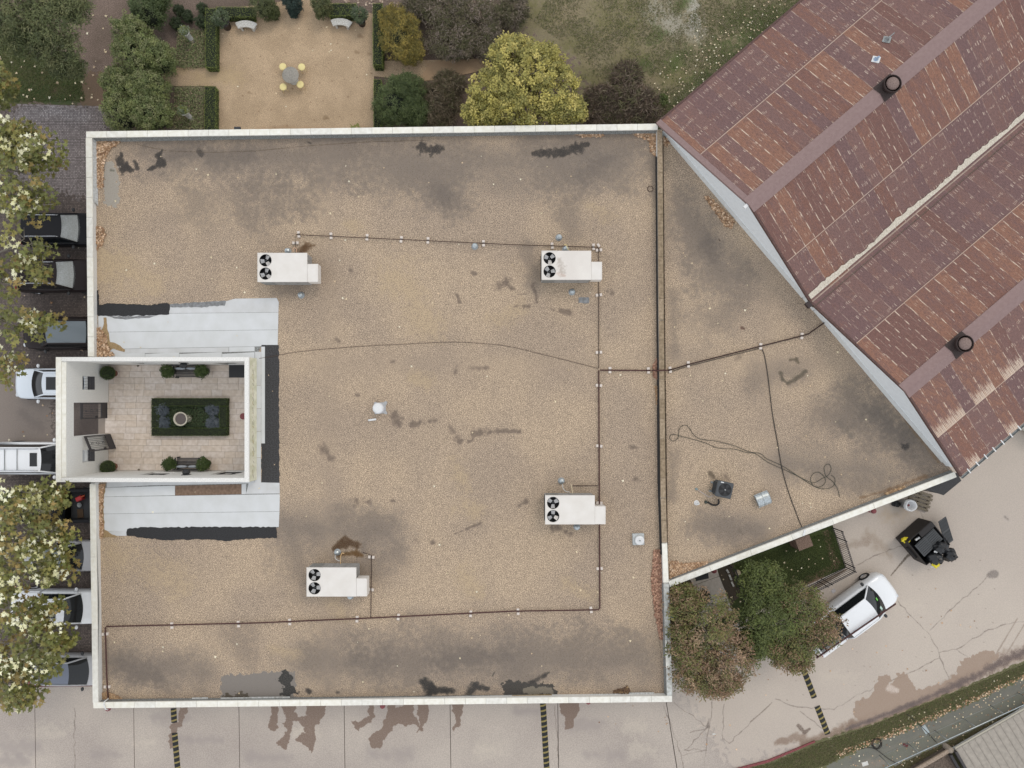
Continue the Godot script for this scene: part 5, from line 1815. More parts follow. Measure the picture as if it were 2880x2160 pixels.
func vent_cap(label: String, px: float, py: float, rad := 0.125, hgt := 0.28) -> void:
	var p := at(px, py, R + hgt)
	var t := thing("mushroom_vent", label, "vent", Vector3(p.x, R, p.z), 0.0, "small galvanised vent caps on the gravel roof")
	var b := MB.new(1)
	b.lathe(Vector3.ZERO, [Vector2(rad * 1.5, 0.0), Vector2(rad * 1.2, 0.03), Vector2(rad * 0.55, 0.06), Vector2(rad * 0.5, hgt - 0.05)], 16)
	build(b, "stack", M.galv_dull, t)
	var c := MB.new()
	c.lathe(Vector3.ZERO, [Vector2(rad, hgt - 0.06), Vector2(rad * 0.98, hgt - 0.045), Vector2(0.02, hgt), Vector2(0.0, hgt)], 16)
	build(c, "cap", M.galv, t)

func roof_things() -> void:
	var du := canvas(0, 0, 260, 152, 256)
	du.ground(rgb(221, 216, 209), rgb(213, 207, 200), g4, 0.0005)
	du.run([95, 50, 18, 108, 100, 26, 106, 125, 14], rgb(168, 157, 146), 0.6, 0.05, 0.8, 0.8)
	du.run([84, 118, 10, 116, 128, 10], rgb(190, 160, 146), 0.4, 0.05, 0.8, 0.8)
	var dm := StandardMaterial3D.new()
	dm.albedo_texture = du.texture()
	dm.roughness = 0.55
	dm.uv1_triplanar = true
	dm.uv1_scale = Vector3(1.0 / 2.6, 1.0, 1.0 / 1.52)
	dm.uv1_offset = Vector3(0.5, 0, 0.5)
	M.unit_dirty = dm
	rooftop_unit("rooftop air conditioner nearest the garden and courtyard, its fans on the left", 794, 752, [0.4 - PI / 2, 0.2 - PI / 2], false)
	rooftop_unit("rooftop air conditioner with a grey smudge on its white lid", 1593, 746, [-0.65, -0.2], true)
	rooftop_unit("rooftop air conditioner beside the pipe junction below the divider pipe", 1603, 1434, [-0.5, -PI / 2], false)
	rooftop_unit("rooftop air conditioner by the dark brown stain near the yard side", 932, 1637, [-2.3, -2.2], false)

	var caps := [[806, 704, "at the corner of the garden-side courtyard roof unit"], [843, 828, "below the roof unit nearest the courtyard"], [1335, 690, "beside the thin pipe between the two garden-side roof units"], [1573, 665, "above the thin pipe near the smudged roof unit"], [1592, 698, "half behind the smudged roof unit under yellow wire"], [1610, 819, "below the smudged roof unit"], [1580, 1354, "above the roof unit by the divider"], [1624, 1484, "below the roof unit by the divider"], [946, 1556, "beside the dark brown stain"], [983, 1680, "below the roof unit on the yard side"]]
	for q in caps:
		vent_cap("small round galvanised vent cap " + q[2], q[0], q[1])

	# ---- gas pipes
	var pipes := [
		["thin dark pipe running between the two garden-side roof units", [832, 712, 832, 660, 1440, 688, 1660, 695, 1684, 698, 1684, 760], 0.020, M.pipe_rust],
		["thin rusty pipe running down beside the smudged roof unit", [1684, 764, 1684, 1036], 0.022, M.pipe_rust],
		["long red-brown pipe running down and along the yard side of the roof", [1684, 1041, 1687, 1710, 1684, 1715, 1440, 1719, 1000, 1740, 720, 1752, 300, 1762, 296, 1766, 300, 1900, 304, 1962], 0.036, M.pipe_red],
		["red-brown pipe crossing the divider wall toward the barn", [1688, 1041, 1830, 1042], 0.036, M.pipe_red],
		["pipe with a thin conduit climbing to the barn gable", [1880, 1042, 1940, 1024, 2138, 974, 2254, 945, 2274, 939, 2320, 906], 0.034, M.pipe_rust],
		["short thin pipe from the divider-side roof unit to the red-brown pipe", [1612, 1366, 1681, 1366], 0.018, M.pipe_rust],
		["thin upright pipe beside the yard-side roof unit", [1020, 1553, 1045, 1562, 1043, 1736], 0.020, M.pipe_rust],
	]
	var pt := []
	for q in pipes:
		var b := MB.new(1)
		var pp := []
		for i in range(0, q[1].size(), 2):
			pp.append(at(q[1][i], q[1][i + 1], R + 0.11))
		b.tube(pp, q[2], 8)
		single(b, "gas_pipe", q[3], q[0], "pipe", "pipes on the gravel roof")
	# pipe over the divider wall
	var ob := MB.new(1)
	ob.tube([at(1832, 1042, R + 0.11), at(1846, 1042, R + 0.13), at(1850, 1042, PT + 0.14), at(1872, 1041, PT + 0.14), at(1877, 1041, R + 0.13), at(1879, 1042, R + 0.11)], 0.034, 8)
	single(ob, "gas_pipe", M.pipe_red, "short pipe bend lifted over the brown divider coping", "pipe", "pipes on the gravel roof")
	var cd := MB.new(1)
	cd.tube([at(1880, 1048, R + 0.05), at(1935, 1030, R + 0.05), at(2136, 980, R + 0.05)], 0.014, 6)
	single(cd, "conduit", M.cable, "thin black conduit beside the pipe that climbs to the barn", "conduit")
	var rows := [
		["on the thin garden-side pipe", [841, 660, 0, 932, 664, 0, 1033, 668, 0, 1129, 674, 0, 1204, 677, 0, 1360, 685, 0, 1553, 692, 0, 1669, 695, 0], "from the left"],
		["on the long pipe beside the divider", [1684, 704, 1, 1684, 830, 1, 1684, 991, 1, 1684, 1084, 1, 1685, 1254, 1, 1685, 1414, 1, 1686, 1598, 1], "from the garden side"],
		["on the yard-side red-brown pipe", [1662, 1714, 0, 1457, 1719, 0, 1324, 1725, 0, 1121, 1734, 0, 1005, 1740, 0, 816, 1748, 0, 672, 1754, 0, 485, 1758, 0], "from the right"],
		["on the pipe end at the yard corner", [297, 1782, 1, 303, 1930, 1], "from the top"],
		["on the pipe toward the barn", [1715, 1041, 0, 1823, 1042, 0, 1884, 1040, 0, 1935, 1025, 0, 2138, 974, 0, 2254, 945, 0], "from the left"],
		["on the short pipes at left-hand units", [832, 684, 1, 1045, 1566, 1, 1043, 1657, 1], "from the top"],
	]
	var proto: Node3D = null
	for row in rows:
		var n: int = row[1].size() / 3
		for i in n:
			var lab := "pale block pipe support %s, %s %s" % [row[0], ORD[i], row[2]]
			var o: Node3D
			if proto == null:
				proto = thing("pipe_support", lab, "pipe support", Vector3.ZERO, 0.0, "pale block supports under the roof pipes")
				for z in [-0.105, 0.105]:
					var b := MB.new()
					b.bev(Vector3(0, 0.055, z), Vector3(0.15, 0.11, 0.13), 0.008)
					build(b, "block", M.block, proto)
				var cl := MB.new()
				cl.box(Vector3(0, 0.055, 0), Vector3(0.05, 0.03, 0.07))
				build(cl, "strap", M.galv_dull, proto)
				o = proto
			else:
				o = copy(proto, lab)
			var p := at(row[1][i * 3], row[1][i * 3 + 1], R)
			o.position = p
			o.rotation.y = (PI / 2 if row[1][i * 3 + 2] == 1 else 0.0) + sin(i * 7.3 + n) * 0.12
	# loose block by the pipe corner
	var lb := MB.new()
	lb.bev(at(1683, 690, R + 0.05), Vector3(0.13, 0.09, 0.2), 0.008, Basis(Vector3.UP, 0.7))
	single(lb, "loose_block", M.block, "loose pale block lying askew at the pipe corner", "block")
	# white downpipe bent over the south parapet
	var wp := MB.new(1)
	wp.tube([at(304, 1964, R + 0.11), at(304, 1966, R + 0.2), at(293, 1974, PT + 0.16), at(293, 1985, PT + 0.16), at(297, 1994, PT + 0.10), at(303, 1996, PT - 0.3)], 0.035, 8)
	single(wp, "bent_pipe", M.white, "white pipe bent over the coping at the yard corner", "pipe")

	var wv := MB.new()
	wv.bev(at(668, 361, PT - 0.05), Vector3(0.34, 0.12, 0.14), 0.01)
	single(wv, "wall_box", M.charcoal, "small dark box on the garden face of the parapet", "box")
	wv = MB.new(1)
	var ring := []
	for i in 26:
		ring.append(at(1829 + cos(i * 0.5) * (7 + i % 3), 531 + sin(i * 0.5) * 8, R + 0.02 + 0.004 * (i % 4)))
	wv.tube(ring, 0.012, 5)
	single(wv, "rope_ring", M.pipe_rust, "small rusty ring of rope beside the divider", "rope")
	# ---- wires and hoses
	var w := MB.new()
	w.tube(smooth_path([729, 1008, 760, 1003, 850, 988, 1000, 975, 1150, 967, 1280, 962, 1380, 968, 1440, 976, 1560, 1005, 1620, 1020, 1682, 1036], R + 0.025), 0.011, 5)
	single(w, "wire", mat(Color(0.09, 0.06, 0.045), 0.8), "long thin wire curving across the gravel from the courtyard", "wire")
	w = MB.new()
	w.tube(smooth_path([2140, 976, 2150, 1000, 2160, 1060, 2172, 1160, 2186, 1240, 2200, 1320, 2220, 1390, 2246, 1460, 2260, 1492], R + 0.03), 0.022, 6)
	single(w, "black_cable", M.cable, "thick black cable running from the pipe to the brick pier", "cable")
	w = MB.new(1)
	var green := mat(Color(0.045, 0.05, 0.036), 0.5)
	w.tube(smooth_path([2361, 1398, 2356, 1376, 2342, 1354, 2324, 1340, 2318, 1318, 2322, 1308, 2332, 1306, 2338, 1318, 2330, 1336, 2312, 1346, 2290, 1358, 2270, 1352, 2215, 1325, 2160, 1300, 2125, 1276, 2100, 1273, 2070, 1264, 2040, 1262, 2012, 1258, 1984, 1246, 1950, 1236, 1912, 1226, 1898, 1222, 1886, 1224, 1884, 1234, 1892, 1240, 1904, 1236, 1909, 1224, 1910, 1208, 1918, 1198, 1930, 1196, 1940, 1206, 1952, 1224, 1974, 1236, 2010, 1240, 2060, 1252, 2106, 1270, 2140, 1276, 2156, 1290, 2200, 1310, 2240, 1336, 2280, 1362, 2300, 1370, 2316, 1364, 2322, 1350, 2314, 1336, 2300, 1328, 2286, 1334, 2280, 1348, 2286, 1364, 2306, 1374, 2330, 1374, 2346, 1364, 2348, 1346, 2338, 1336], R + 0.025, 5), 0.013, 6)
	single(w, "garden_hose", green, "dark green hose lying in loops on the wing roof", "hose")

	# ---- round white vent with a torn square base, loose white tube
	var p := at(1068, 1148, R)
	var t := thing("round_roof_vent", "white round capped vent on a ragged square base", "vent", Vector3(p.x, R, p.z), 0.06)
	var b := MB.new()
	b.prism(PackedVector2Array([Vector2(-0.30, -0.30), Vector2(-0.22, -0.36), Vector2(-0.1, -0.30), Vector2(0.24, -0.31), Vector2(0.36, -0.37), Vector2(0.44, -0.30), Vector2(0.38, -0.18), Vector2(0.33, -0.1), Vector2(0.33, 0.16), Vector2(0.40, 0.30), Vector2(0.34, 0.36), Vector2(0.2, 0.29), Vector2(-0.28, 0.31)]), 0.0, 0.03)
	build(b, "base", mat(Color(0.55, 0.57, 0.60), 0.6, 0.0, M.blotch, 1.5), t)
	b = MB.new(1)
	b.lathe(Vector3(-0.02, 0, 0), [Vector2(0.29, 0.03), Vector2(0.27, 0.3), Vector2(0.30, 0.32), Vector2(0.30, 0.40), Vector2(0.27, 0.42)], 28)
	build(b, "collar", mat(Color(0.62, 0.63, 0.65), 0.5), t)
	b = MB.new(1)
	b.lathe(Vector3(-0.02, 0, 0), [Vector2(0.27, 0.42), Vector2(0.275, 0.50), Vector2(0.265, 0.53), Vector2(0.15, 0.55), Vector2(0.0, 0.555)], 28)
	build(b, "cap", M.white, t)
	b = MB.new(1)
	b.tube([at(1036, 1182, R + 0.055), at(1058, 1179, R + 0.055)], 0.055, 12)
	single(b, "loose_tube", M.white, "short white tube lying below the round white vent", "tube")
	# ---- square vent
	p = at(1794, 1515, R)
	t = thing("square_roof_vent", "small square white vent with a round lid near the divider", "vent", Vector3(p.x, R, p.z), 0.03)
	b = MB.new()
	b.bev(Vector3(0, 0.10, 0), Vector3(0.62, 0.20, 0.62), 0.02)
	build(b, "base", mat(Color(0.62, 0.66, 0.68), 0.5, 0.0, M.blotch, 1.5), t)
	b = MB.new(1)
	b.lathe(Vector3(0.03, 0.0, 0.03), [Vector2(0.22, 0.2), Vector2(0.22, 0.28), Vector2(0.25, 0.29), Vector2(0.25, 0.34), Vector2(0.18, 0.38), Vector2(0.13, 0.36), Vector2(0.12, 0.38), Vector2(0.0, 0.385)], 26)
	build(b, "lid", M.white, t)
	b = MB.new()
	b.box(Vector3(0.03, 0.39, 0.03), Vector3(0.1, 0.012, 0.08))
	build(b, "handle", M.galv_dull, t)

	# ---- split condenser, dark grey, with round fan guard
	p = at(2024, 1372, R + 0.1)
	t = thing("condenser_unit", "dark grey condenser with round fan on the wing roof", "air conditioner", Vector3(p.x, R, p.z), -0.22)
	for z in [-0.2, 0.28]:
		b = MB.new()
		b.bev(Vector3(-0.02, 0.05, z), Vector3(1.0, 0.1, 0.1), 0.01)
		build(b, "skid", M.galv_dull, t)
	b = MB.new()
	b.bev(Vector3(0, 0.48, 0), Vector3(0.78, 0.76, 0.78), 0.10)
	var louv := mat(Color(0.085, 0.095, 0.10), 0.55, 0.2)
	build(b, "body", louv, t)
	for k in 9:
		b = MB.new()
		b.box(Vector3(0, 0.16 + k * 0.075, 0), Vector3(0.80, 0.022, 0.62))
		b.box(Vector3(0, 0.16 + k * 0.075, 0), Vector3(0.62, 0.022, 0.80))
		build(b, "louvre", M.charcoal, t)
	b = MB.new()
	b.bev(Vector3(0, 0.90, 0), Vector3(0.86, 0.09, 0.86), 0.04)
	build(b, "top", mat(Color(0.06, 0.066, 0.072), 0.5), t)
	b = MB.new(1)
	b.lathe(Vector3(0.02, 0, 0), [Vector2(0.34, 0.952), Vector2(0.33, 0.948), Vector2(0.0, 0.949)], 32)
	var well := build(b, "fan", M.black, t)
	for k in 5:
		b = MB.new()
		var an := TAU * k / 5.0
		var d := Vector3(cos(an), 0, sin(an))
		var s := Vector3(-sin(an), 0, cos(an))
		var c0 := Vector3(0.02, 0.956, 0)
		b.quad(c0 + d * 0.06 - s * 0.04, c0 + d * 0.06 + s * 0.05, c0 + d * 0.30 + s * 0.13, c0 + d * 0.31 - s * 0.06)
		build(b, "blade", M.charcoal, well)
	for k in 6:
		b = MB.new(1)
		var pts := []
		for j in 25:
			pts.append(Vector3(0.02 + cos(TAU * j / 24) * (0.07 + k * 0.052), 0.968, sin(TAU * j / 24) * (0.07 + k * 0.052)))
		b.tube(pts, 0.004, 4, false)
		build(b, "guard_ring", M.iron, well)
	b = MB.new(1)
	b.lathe(Vector3(0.02, 0, 0), [Vector2(0.055, 0.966), Vector2(0.055, 0.974), Vector2(0.0, 0.974)], 16)
	var hub := build(b, "badge", M.black, t)
	b = MB.new()
	for q in [[-0.03, -0.03, -0.004, 0.03], [0.006, -0.03, -0.02, 0.02], [0.008, 0.03, 0.03, -0.03]]:
		b.tube([Vector3(0.02 + q[0], 0.979, q[1]), Vector3(0.02 + q[2], 0.979, q[3])], 0.007, 4)
	build(b, "mark", M.white, hub)
	b = MB.new()
	b.box(Vector3(-0.2, 0.955, -0.36), Vector3(0.16, 0.01, 0.05))
	build(b, "label", M.white, t)
	# lines of the condenser
	b = MB.new(1)
	b.tube(smooth_path([2020, 1405, 2022, 1414, 2016, 1420, 2004, 1420, 1990, 1412], R + 0.06), 0.045, 8)
	single(b, "refrigerant_line", M.black, "thick black insulated line curling from the condenser", "hose")
	b = MB.new(1)
	b.tube([at(1960, 1376, R + 0.10), at(1994, 1398, R + 0.10), at(2006, 1394, R + 0.12)], 0.018, 6)
	single(b, "conduit", mat(Color(0.45, 0.40, 0.38), 0.6), "thin pale conduit leading to the condenser", "conduit")
	b = MB.new(1)
	b.lathe(at(1958, 1375, R), [Vector2(0.07, 0.0), Vector2(0.06, 0.12), Vector2(0.03, 0.16), Vector2(0.0, 0.16)], 12)
	single(b, "pipe_boot", mat(Color(0.20, 0.27, 0.28), 0.6), "small teal pipe boot at the end of the pale conduit", "pipe boot")
	b = MB.new(1)
	b.lathe(at(1985, 1412, R), [Vector2(0.09, 0.0), Vector2(0.07, 0.1), Vector2(0.04, 0.14), Vector2(0.0, 0.14)], 12)
	single(b, "pipe_boot", mat(Color(0.05, 0.06, 0.05), 0.8), "small dark pipe boot at the end of the black line", "pipe boot")
	b = MB.new(1)
	b.lathe(at(1959, 1414, R), [Vector2(0.14, 0.0), Vector2(0.10, 0.03), Vector2(0.075, 0.06), Vector2(0.075, 0.32), Vector2(0.05, 0.32), Vector2(0.045, 0.2), Vector2(0.0, 0.2)], 18)
	single(b, "vent_pipe", M.white, "short upright white pipe left of the condenser", "pipe")
	# ---- galvanised box vent with two curved lids
	p = at(2141, 1402, R)
	t = thing("curved_roof_vent", "galvanised box vent with a curved top on the wing roof", "vent", Vector3(p.x, R, p.z), 0.38)
	b = MB.new()
	b.box(Vector3(0, 0.11, 0), Vector3(0.66, 0.22, 0.60))
	build(b, "base", M.galv_dull, t)
	for k in 2:
		b = MB.new(1)
		var e := []
		var x0 := -0.35 + k * 0.355
		for j in 11:
			var an := PI * j / 10.0
			e.append([x0, 0.22 + 0.16 * sin(an), -0.34 * cos(an)])
		for j in 10:
			b.quad(Vector3(x0, e[j][1], e[j][2]), Vector3(x0 + 0.345, e[j][1], e[j][2]), Vector3(x0 + 0.345, e[j + 1][1], e[j + 1][2]), Vector3(x0, e[j + 1][1], e[j + 1][2]))
		build(b, "curved_lid", M.galv, t)
	for x in [-0.36, 0.0, 0.36]:
		b = MB.new()
		for j in 10:
			var a0 := PI * j / 10.0
			var a1 := PI * (j + 1) / 10.0
			b.tube([Vector3(x, 0.22 + 0.165 * sin(a0), -0.345 * cos(a0)), Vector3(x, 0.22 + 0.165 * sin(a1), -0.345 * cos(a1))], 0.016, 5)
		build(b, "rib", M.galv, t)
	b = MB.new()
	for z in [-0.35, 0.35]:
		b.box(Vector3(0, 0.215, z), Vector3(0.76, 0.03, 0.03))
	build(b, "edge", M.galv, t)
	# yellow and white whips by the roof units
	for q in [[[826, 708, 824, 700, 828, 696, 833, 700, 833, 710], "white-orange wire loop above the roof unit nearest the courtyard", Color(0.7, 0.45, 0.3)], [[1587, 688, 1594, 690, 1595, 697, 1600, 703], "yellow wire twisting behind the smudged roof unit", Color(0.75, 0.62, 0.25)], [[1611, 1390, 1608, 1372, 1606, 1362], "pale yellow wire above the divider-side roof unit", Color(0.7, 0.6, 0.4)], [[958, 1588, 958, 1566, 962, 1556, 968, 1557], "orange-white wire arching above the yard-side roof unit", Color(0.75, 0.5, 0.25)], [[1582, 1362, 1584, 1374, 1592, 1382, 1602, 1384], "thin white wire from the vent cap to the divider-side roof unit", Color(0.6, 0.6, 0.58)], [[943, 1562, 943, 1570, 950, 1576, 958, 1578], "thin white wire from the vent cap to the yard-side roof unit", Color(0.6, 0.6, 0.58)]]:
		b = MB.new(1)
		b.tube(smooth_path(q[0], R + 0.45), 0.018, 6)
		single(b, "wire_whip", mat(q[2], 0.6), q[1], "wire", "wires at the rooftop units")

# a patch between two curved edges, bulging up or out
func patch(b: MB, a0: Vector3, a1: Vector3, b0: Vector3, b1: Vector3, bulge_a: Vector3, bulge_b: Vector3, rise: Vector3, nu := 10, nv := 6) -> void:
	var g := []
	for j in nv + 1:
		var v := float(j) / nv
		var row := []
		for i in nu + 1:
			var u := float(i) / nu
			var s := 1.0 - pow(2.0 * u - 1.0, 2.0)
			var p := a0.lerp(a1, u) + bulge_a * s
			var q := b0.lerp(b1, u) + bulge_b * s
			row.append(p.lerp(q, v) + rise * s * (1.0 - pow(2.0 * v - 1.0, 2.0)))
		g.append(row)
	for j in nv:
		for i in nu:
			b.quad(g[j][i], g[j][i + 1], g[j + 1][i + 1], g[j + 1][i])

# body shell lofted along x: stations [x, half width, sill, shoulder, crown]
func shell(b: MB, st: Array) -> void:
	var rings := []
	for s in st:
		var w: float = s[1]
		var y0: float = s[2]
		var y1: float = s[3]
		var y2: float = s[4]
		var ring := []
		for q in [[0.90, y0], [0.985, y0 + 0.12], [1.0, (y0 + y1) * 0.55], [0.985, y1 - 0.10], [0.95, y1 - 0.02], [0.88, y1 + (y2 - y1) * 0.3], [0.6, y1 + (y2 - y1) * 0.75], [0.25, y2], [0.0, y2]]:
			ring.append(Vector3(s[0], q[1], -w * q[0]))
		for i in range(7, -1, -1):
			ring.append(ring[i] * Vector3(1, 1, -1))
		rings.append(ring)
	var n: int = rings[0].size()
	for i in rings.size() - 1:
		for k in n - 1:
			b.quad(rings[i][k], rings[i][k + 1], rings[i + 1][k + 1], rings[i + 1][k])
		b.quad(rings[i][n - 1], rings[i][0], rings[i + 1][0], rings[i + 1][n - 1])
	for e in [0, rings.size() - 1]:
		for k in range(1, n - 1):
			b.tri(rings[e][0], rings[e][k], rings[e][k + 1])

# d: length L, half width w, cowl x, roof front x, roof rear x, rear glass foot x, belt, roof, kind
func car(called: String, label: String, category: String, where: Vector3, turn: float, d: Dictionary) -> Node3D:
	var t := thing(called, label, category, where, turn, d.get("group", ""))
	var paint: Material = d.paint
	var w: float = d.w
	var f: float = d.front       # x of the front bumper
	var r: float = d.rear        # x of the rear bumper
	var cow: float = d.cowl
	var rf: float = d.rf
	var rr: float = d.rr
	var rg: float = d.rg
	var belt: float = d.belt
	var roof: float = d.roof
	var hood: float = d.get("hood", belt - 0.06)
	var deck: float = d.get("deck", belt - 0.03)
	var pick: bool = d.get("bed", false)
	var sill := 0.24
	var wt := w * 0.70
	var st := []
	var back := r if not pick else rg - 0.08
	if not pick:
		st.append([r, w * 0.74, sill + 0.14, deck - 0.20, deck - 0.14])
		st.append([r + 0.10, w * 0.86, sill + 0.04, deck - 0.08, deck - 0.03])
		st.append([r + 0.40, w * 0.96, sill, deck - 0.02, deck + 0.02])
	else:
		st.append([back, w * 0.97, sill, belt - 0.02, belt])
	st.append([maxf(rg, back + 0.05), w, sill, belt - 0.01, belt + 0.01])
	st.append([(rg + cow) * 0.5, w, sill, belt, belt + 0.02])
	st.append([cow, w * 0.99, sill, belt - 0.02, belt + 0.03])
	st.append([lerpf(cow, f, 0.45), w * 0.98, sill, hood, hood + 0.055])
	st.append([f - 0.38, w * 0.95, sill, hood - 0.06, hood + 0.02])
	st.append([f - 0.12, w * 0.82, sill + 0.02, hood - 0.16, hood - 0.07])
	st.append([f, w * 0.60, sill + 0.12, hood - 0.30, hood - 0.24])
	var b := MB.new(1)
	shell(b, st)
	build(b, "body", paint, t)
	# cabin: corner frame, roof, glass
	var yb := belt + 0.015
	var wb := w * 0.88
	var A := [Vector3(cow, yb, -wb), Vector3(cow, yb, wb)]           # windscreen foot
	var B := [Vector3(rf, roof - 0.05, -wt), Vector3(rf, roof - 0.05, wt)]   # windscreen head
	var C := [Vector3(rr, roof - 0.05, -wt), Vector3(rr, roof - 0.05, wt)]   # rear head
	var D := [Vector3(rg, yb, -wb), Vector3(rg, yb, wb)]             # rear glass foot
	b = MB.new(1)
	patch(b, B[0], B[1], C[0], C[1], Vector3(0.09, 0.03, 0), Vector3(-0.06, 0.03, 0), Vector3(0, 0.02, 0))
	var rp := build(b, "roof", d.get("roof_paint", paint), t)
	b = MB.new(1)
	patch(b, A[0], A[1], B[0], B[1], Vector3(0.16, 0.02, 0), Vector3(0.09, 0.03, 0), Vector3(0.01, 0.015, 0))
	var glass: Material = M.car_glass
	build(b, "windshield", M.clear if d.has("shade") else glass, t)
	if d.has("shade"):
		b = MB.new(1)
		var dn := Vector3(-0.03, -0.03, 0)
		patch(b, A[0] + dn, A[1] + dn, B[0] + dn, B[1] + dn, Vector3(0.14, 0.0, 0), Vector3(0.07, 0.0, 0), Vector3.ZERO)
		build(b, "sun_shade", d.shade, t)
	b = MB.new(1)
	patch(b, C[0], C[1], D[0], D[1], Vector3(-0.06, 0.03, 0), Vector3(-0.12, 0.0, 0), Vector3(-0.01, 0.01, 0))
	build(b, "rear_window", glass, t)
	for s in [0, 1]:
		b = MB.new()
		var o := Vector3(0, 0, (-0.006 if s == 0 else 0.006))
		var fa: Vector3 = A[s].lerp(B[s], 0.10) + Vector3(-0.10, 0, 0)
		var fb: Vector3 = A[s].lerp(B[s], 0.88) + Vector3(-0.08, 0, 0)
		var ra: Vector3 = D[s].lerp(C[s], 0.10) + Vector3(0.10, 0, 0)
		var rb: Vector3 = D[s].lerp(C[s], 0.88) + Vector3(0.08, 0, 0)
		b.quad(fa + o, fb + o, rb + o, ra + o)
		build(b, "side_window", glass, t)
		b = MB.new(1)
		b.tube([A[s], A[s].lerp(B[s], 0.6) + Vector3(0, 0.012, 0), B[s] + Vector3(0, 0.005, 0), B[s].lerp(C[s], 0.5) + Vector3(0, 0.02, 0), C[s] + Vector3(0, 0.005, 0), C[s].lerp(D[s], 0.5) + Vector3(0, 0.01, 0), D[s]], 0.045, 8)
		build(b, "roof_frame", paint, t)
		# door panel lines are real seams: a thin raised waist moulding
		b = MB.new(1)
		b.ball(Vector3(cow - 0.22, belt + 0.03, (-1 if s == 0 else 1) * (w + 0.12)), Vector3(0.09, 0.075, 0.12), 12, 8)
		build(b, "mirror", d.get("mirror_paint", M.charcoal), t)
	# inside: dark seat block so that the cabin is not hollow
	b = MB.new()
	b.box(Vector3((cow + rg) * 0.5, (belt + sill) * 0.5 + 0.1, 0), Vector3((cow - rg) * 0.8, belt - sill - 0.1, w * 1.5))
	build(b, "interior", M.black, t)
	if d.get("sunroof", false):
		b = MB.new()
		var x0 := lerpf(rf, rr, d.get("sun_from", 0.12))
		var x1 := lerpf(rf, rr, d.get("sun_to", 0.42))
		b.bev(Vector3((x0 + x1) * 0.5, roof + 0.002, 0), Vector3(absf(x1 - x0), 0.03, wt * 1.15), 0.012)
		build(b, "sunroof", glass, rp)
	if d.get("rails", false):
		for s in [-1, 1]:
			b = MB.new(1)
			b.tube([Vector3(rf - 0.1, roof - 0.02, s * (wt - 0.05)), Vector3(rf - 0.25, roof + 0.05, s * (wt - 0.06)), Vector3(rr + 0.25, roof + 0.05, s * (wt - 0.06)), Vector3(rr + 0.1, roof - 0.02, s * (wt - 0.05))], 0.02, 6)
			build(b, "roof_rail", M.chrome, rp)
	if d.get("bars", false):
		for k in 2:
			b = MB.new()
			b.box(Vector3(lerpf(rf, rr, 0.5 + 0.28 * k), roof + 0.015, 0), Vector3(0.03, 0.035, wt * 1.9))
			build(b, "roof_seam", M.galv_dull, rp)
	# lights
	for s in [-1, 1]:
		b = MB.new(1)
		b.ball(Vector3(f - 0.16, hood - 0.16, s * w * 0.70), Vector3(0.10, 0.07, 0.13), 10, 6)
		build(b, "headlight", M.lamp_glass, t)
		b = MB.new()
		b.bev(Vector3(r + 0.05 if not pick else r + 0.02, (deck if not pick else belt) - 0.12, s * w * 0.80), Vector3(0.10, 0.16, 0.2), 0.02)
		build(b, "taillight", M.red_lens, t)
	# wheels
	for x in [f - 0.85, r + 0.85]:
		for s in [-1, 1]:
			b = MB.new(1)
			var c := Vector3(x, 0.33, s * (w - 0.10))
			b.lathe(c, [Vector2(0.20, -0.11), Vector2(0.31, -0.11), Vector2(0.335, -0.07), Vector2(0.335, 0.07), Vector2(0.31, 0.115), Vector2(0.21, 0.12)], 24, Basis(Vector3.RIGHT, PI / 2 * s))
			var wo := build(b, "wheel", M.tyre, t)
			b = MB.new(1)
			b.lathe(c, [Vector2(0.21, 0.10), Vector2(0.18, 0.06), Vector2(0.05, 0.09), Vector2(0.0, 0.09)], 16, Basis(Vector3.RIGHT, PI / 2 * s))
			build(b, "rim", M.chrome, wo)
	if pick:
		# cargo bed: floor, two sides, tailgate, bulkhead
		var x1 := back - 0.04
		var bl := x1 - r
		b = MB.new()
		b.box(Vector3(r + bl * 0.5, 0.62, 0), Vector3(bl, 0.06, w * 1.7))
		build(b, "bed_floor", d.get("bed_paint", M.charcoal), t)
		for s in [-1, 1]:
			b = MB.new()
			b.bev(Vector3(r + bl * 0.5, 0.70, s * (w - 0.10)), Vector3(bl, belt - 0.28, 0.19), 0.04)
			build(b, "bed_side", paint, t)
		b = MB.new()
		b.bev(Vector3(r + 0.04, 0.72, 0), Vector3(0.08, belt - 0.30, w * 1.62), 0.02)
		build(b, "tailgate", paint, t)
		b = MB.new()
		b.bev(Vector3(r - 0.08, 0.48, 0), Vector3(0.16, 0.14, w * 1.8), 0.03)
		build(b, "bumper", M.chrome, t)
		if d.get("tonneau", false):
			b = MB.new()
			b.bev(Vector3(r + bl * 0.5, belt + 0.035, 0), Vector3(bl - 0.02, 0.04, w * 1.84), 0.015)
			build(b, "bed_cover", d.get("cover_paint", paint), t)
	return t

func paintmat(c: Color, rough := 0.35) -> StandardMaterial3D:
	var m := mat(c, rough)
	if c.g < 0.05:
		m.metallic_specular = 0.3
		return m
	m.clearcoat_enabled = true
	m.clearcoat = 0.6
	m.clearcoat_roughness = 0.08
	return m

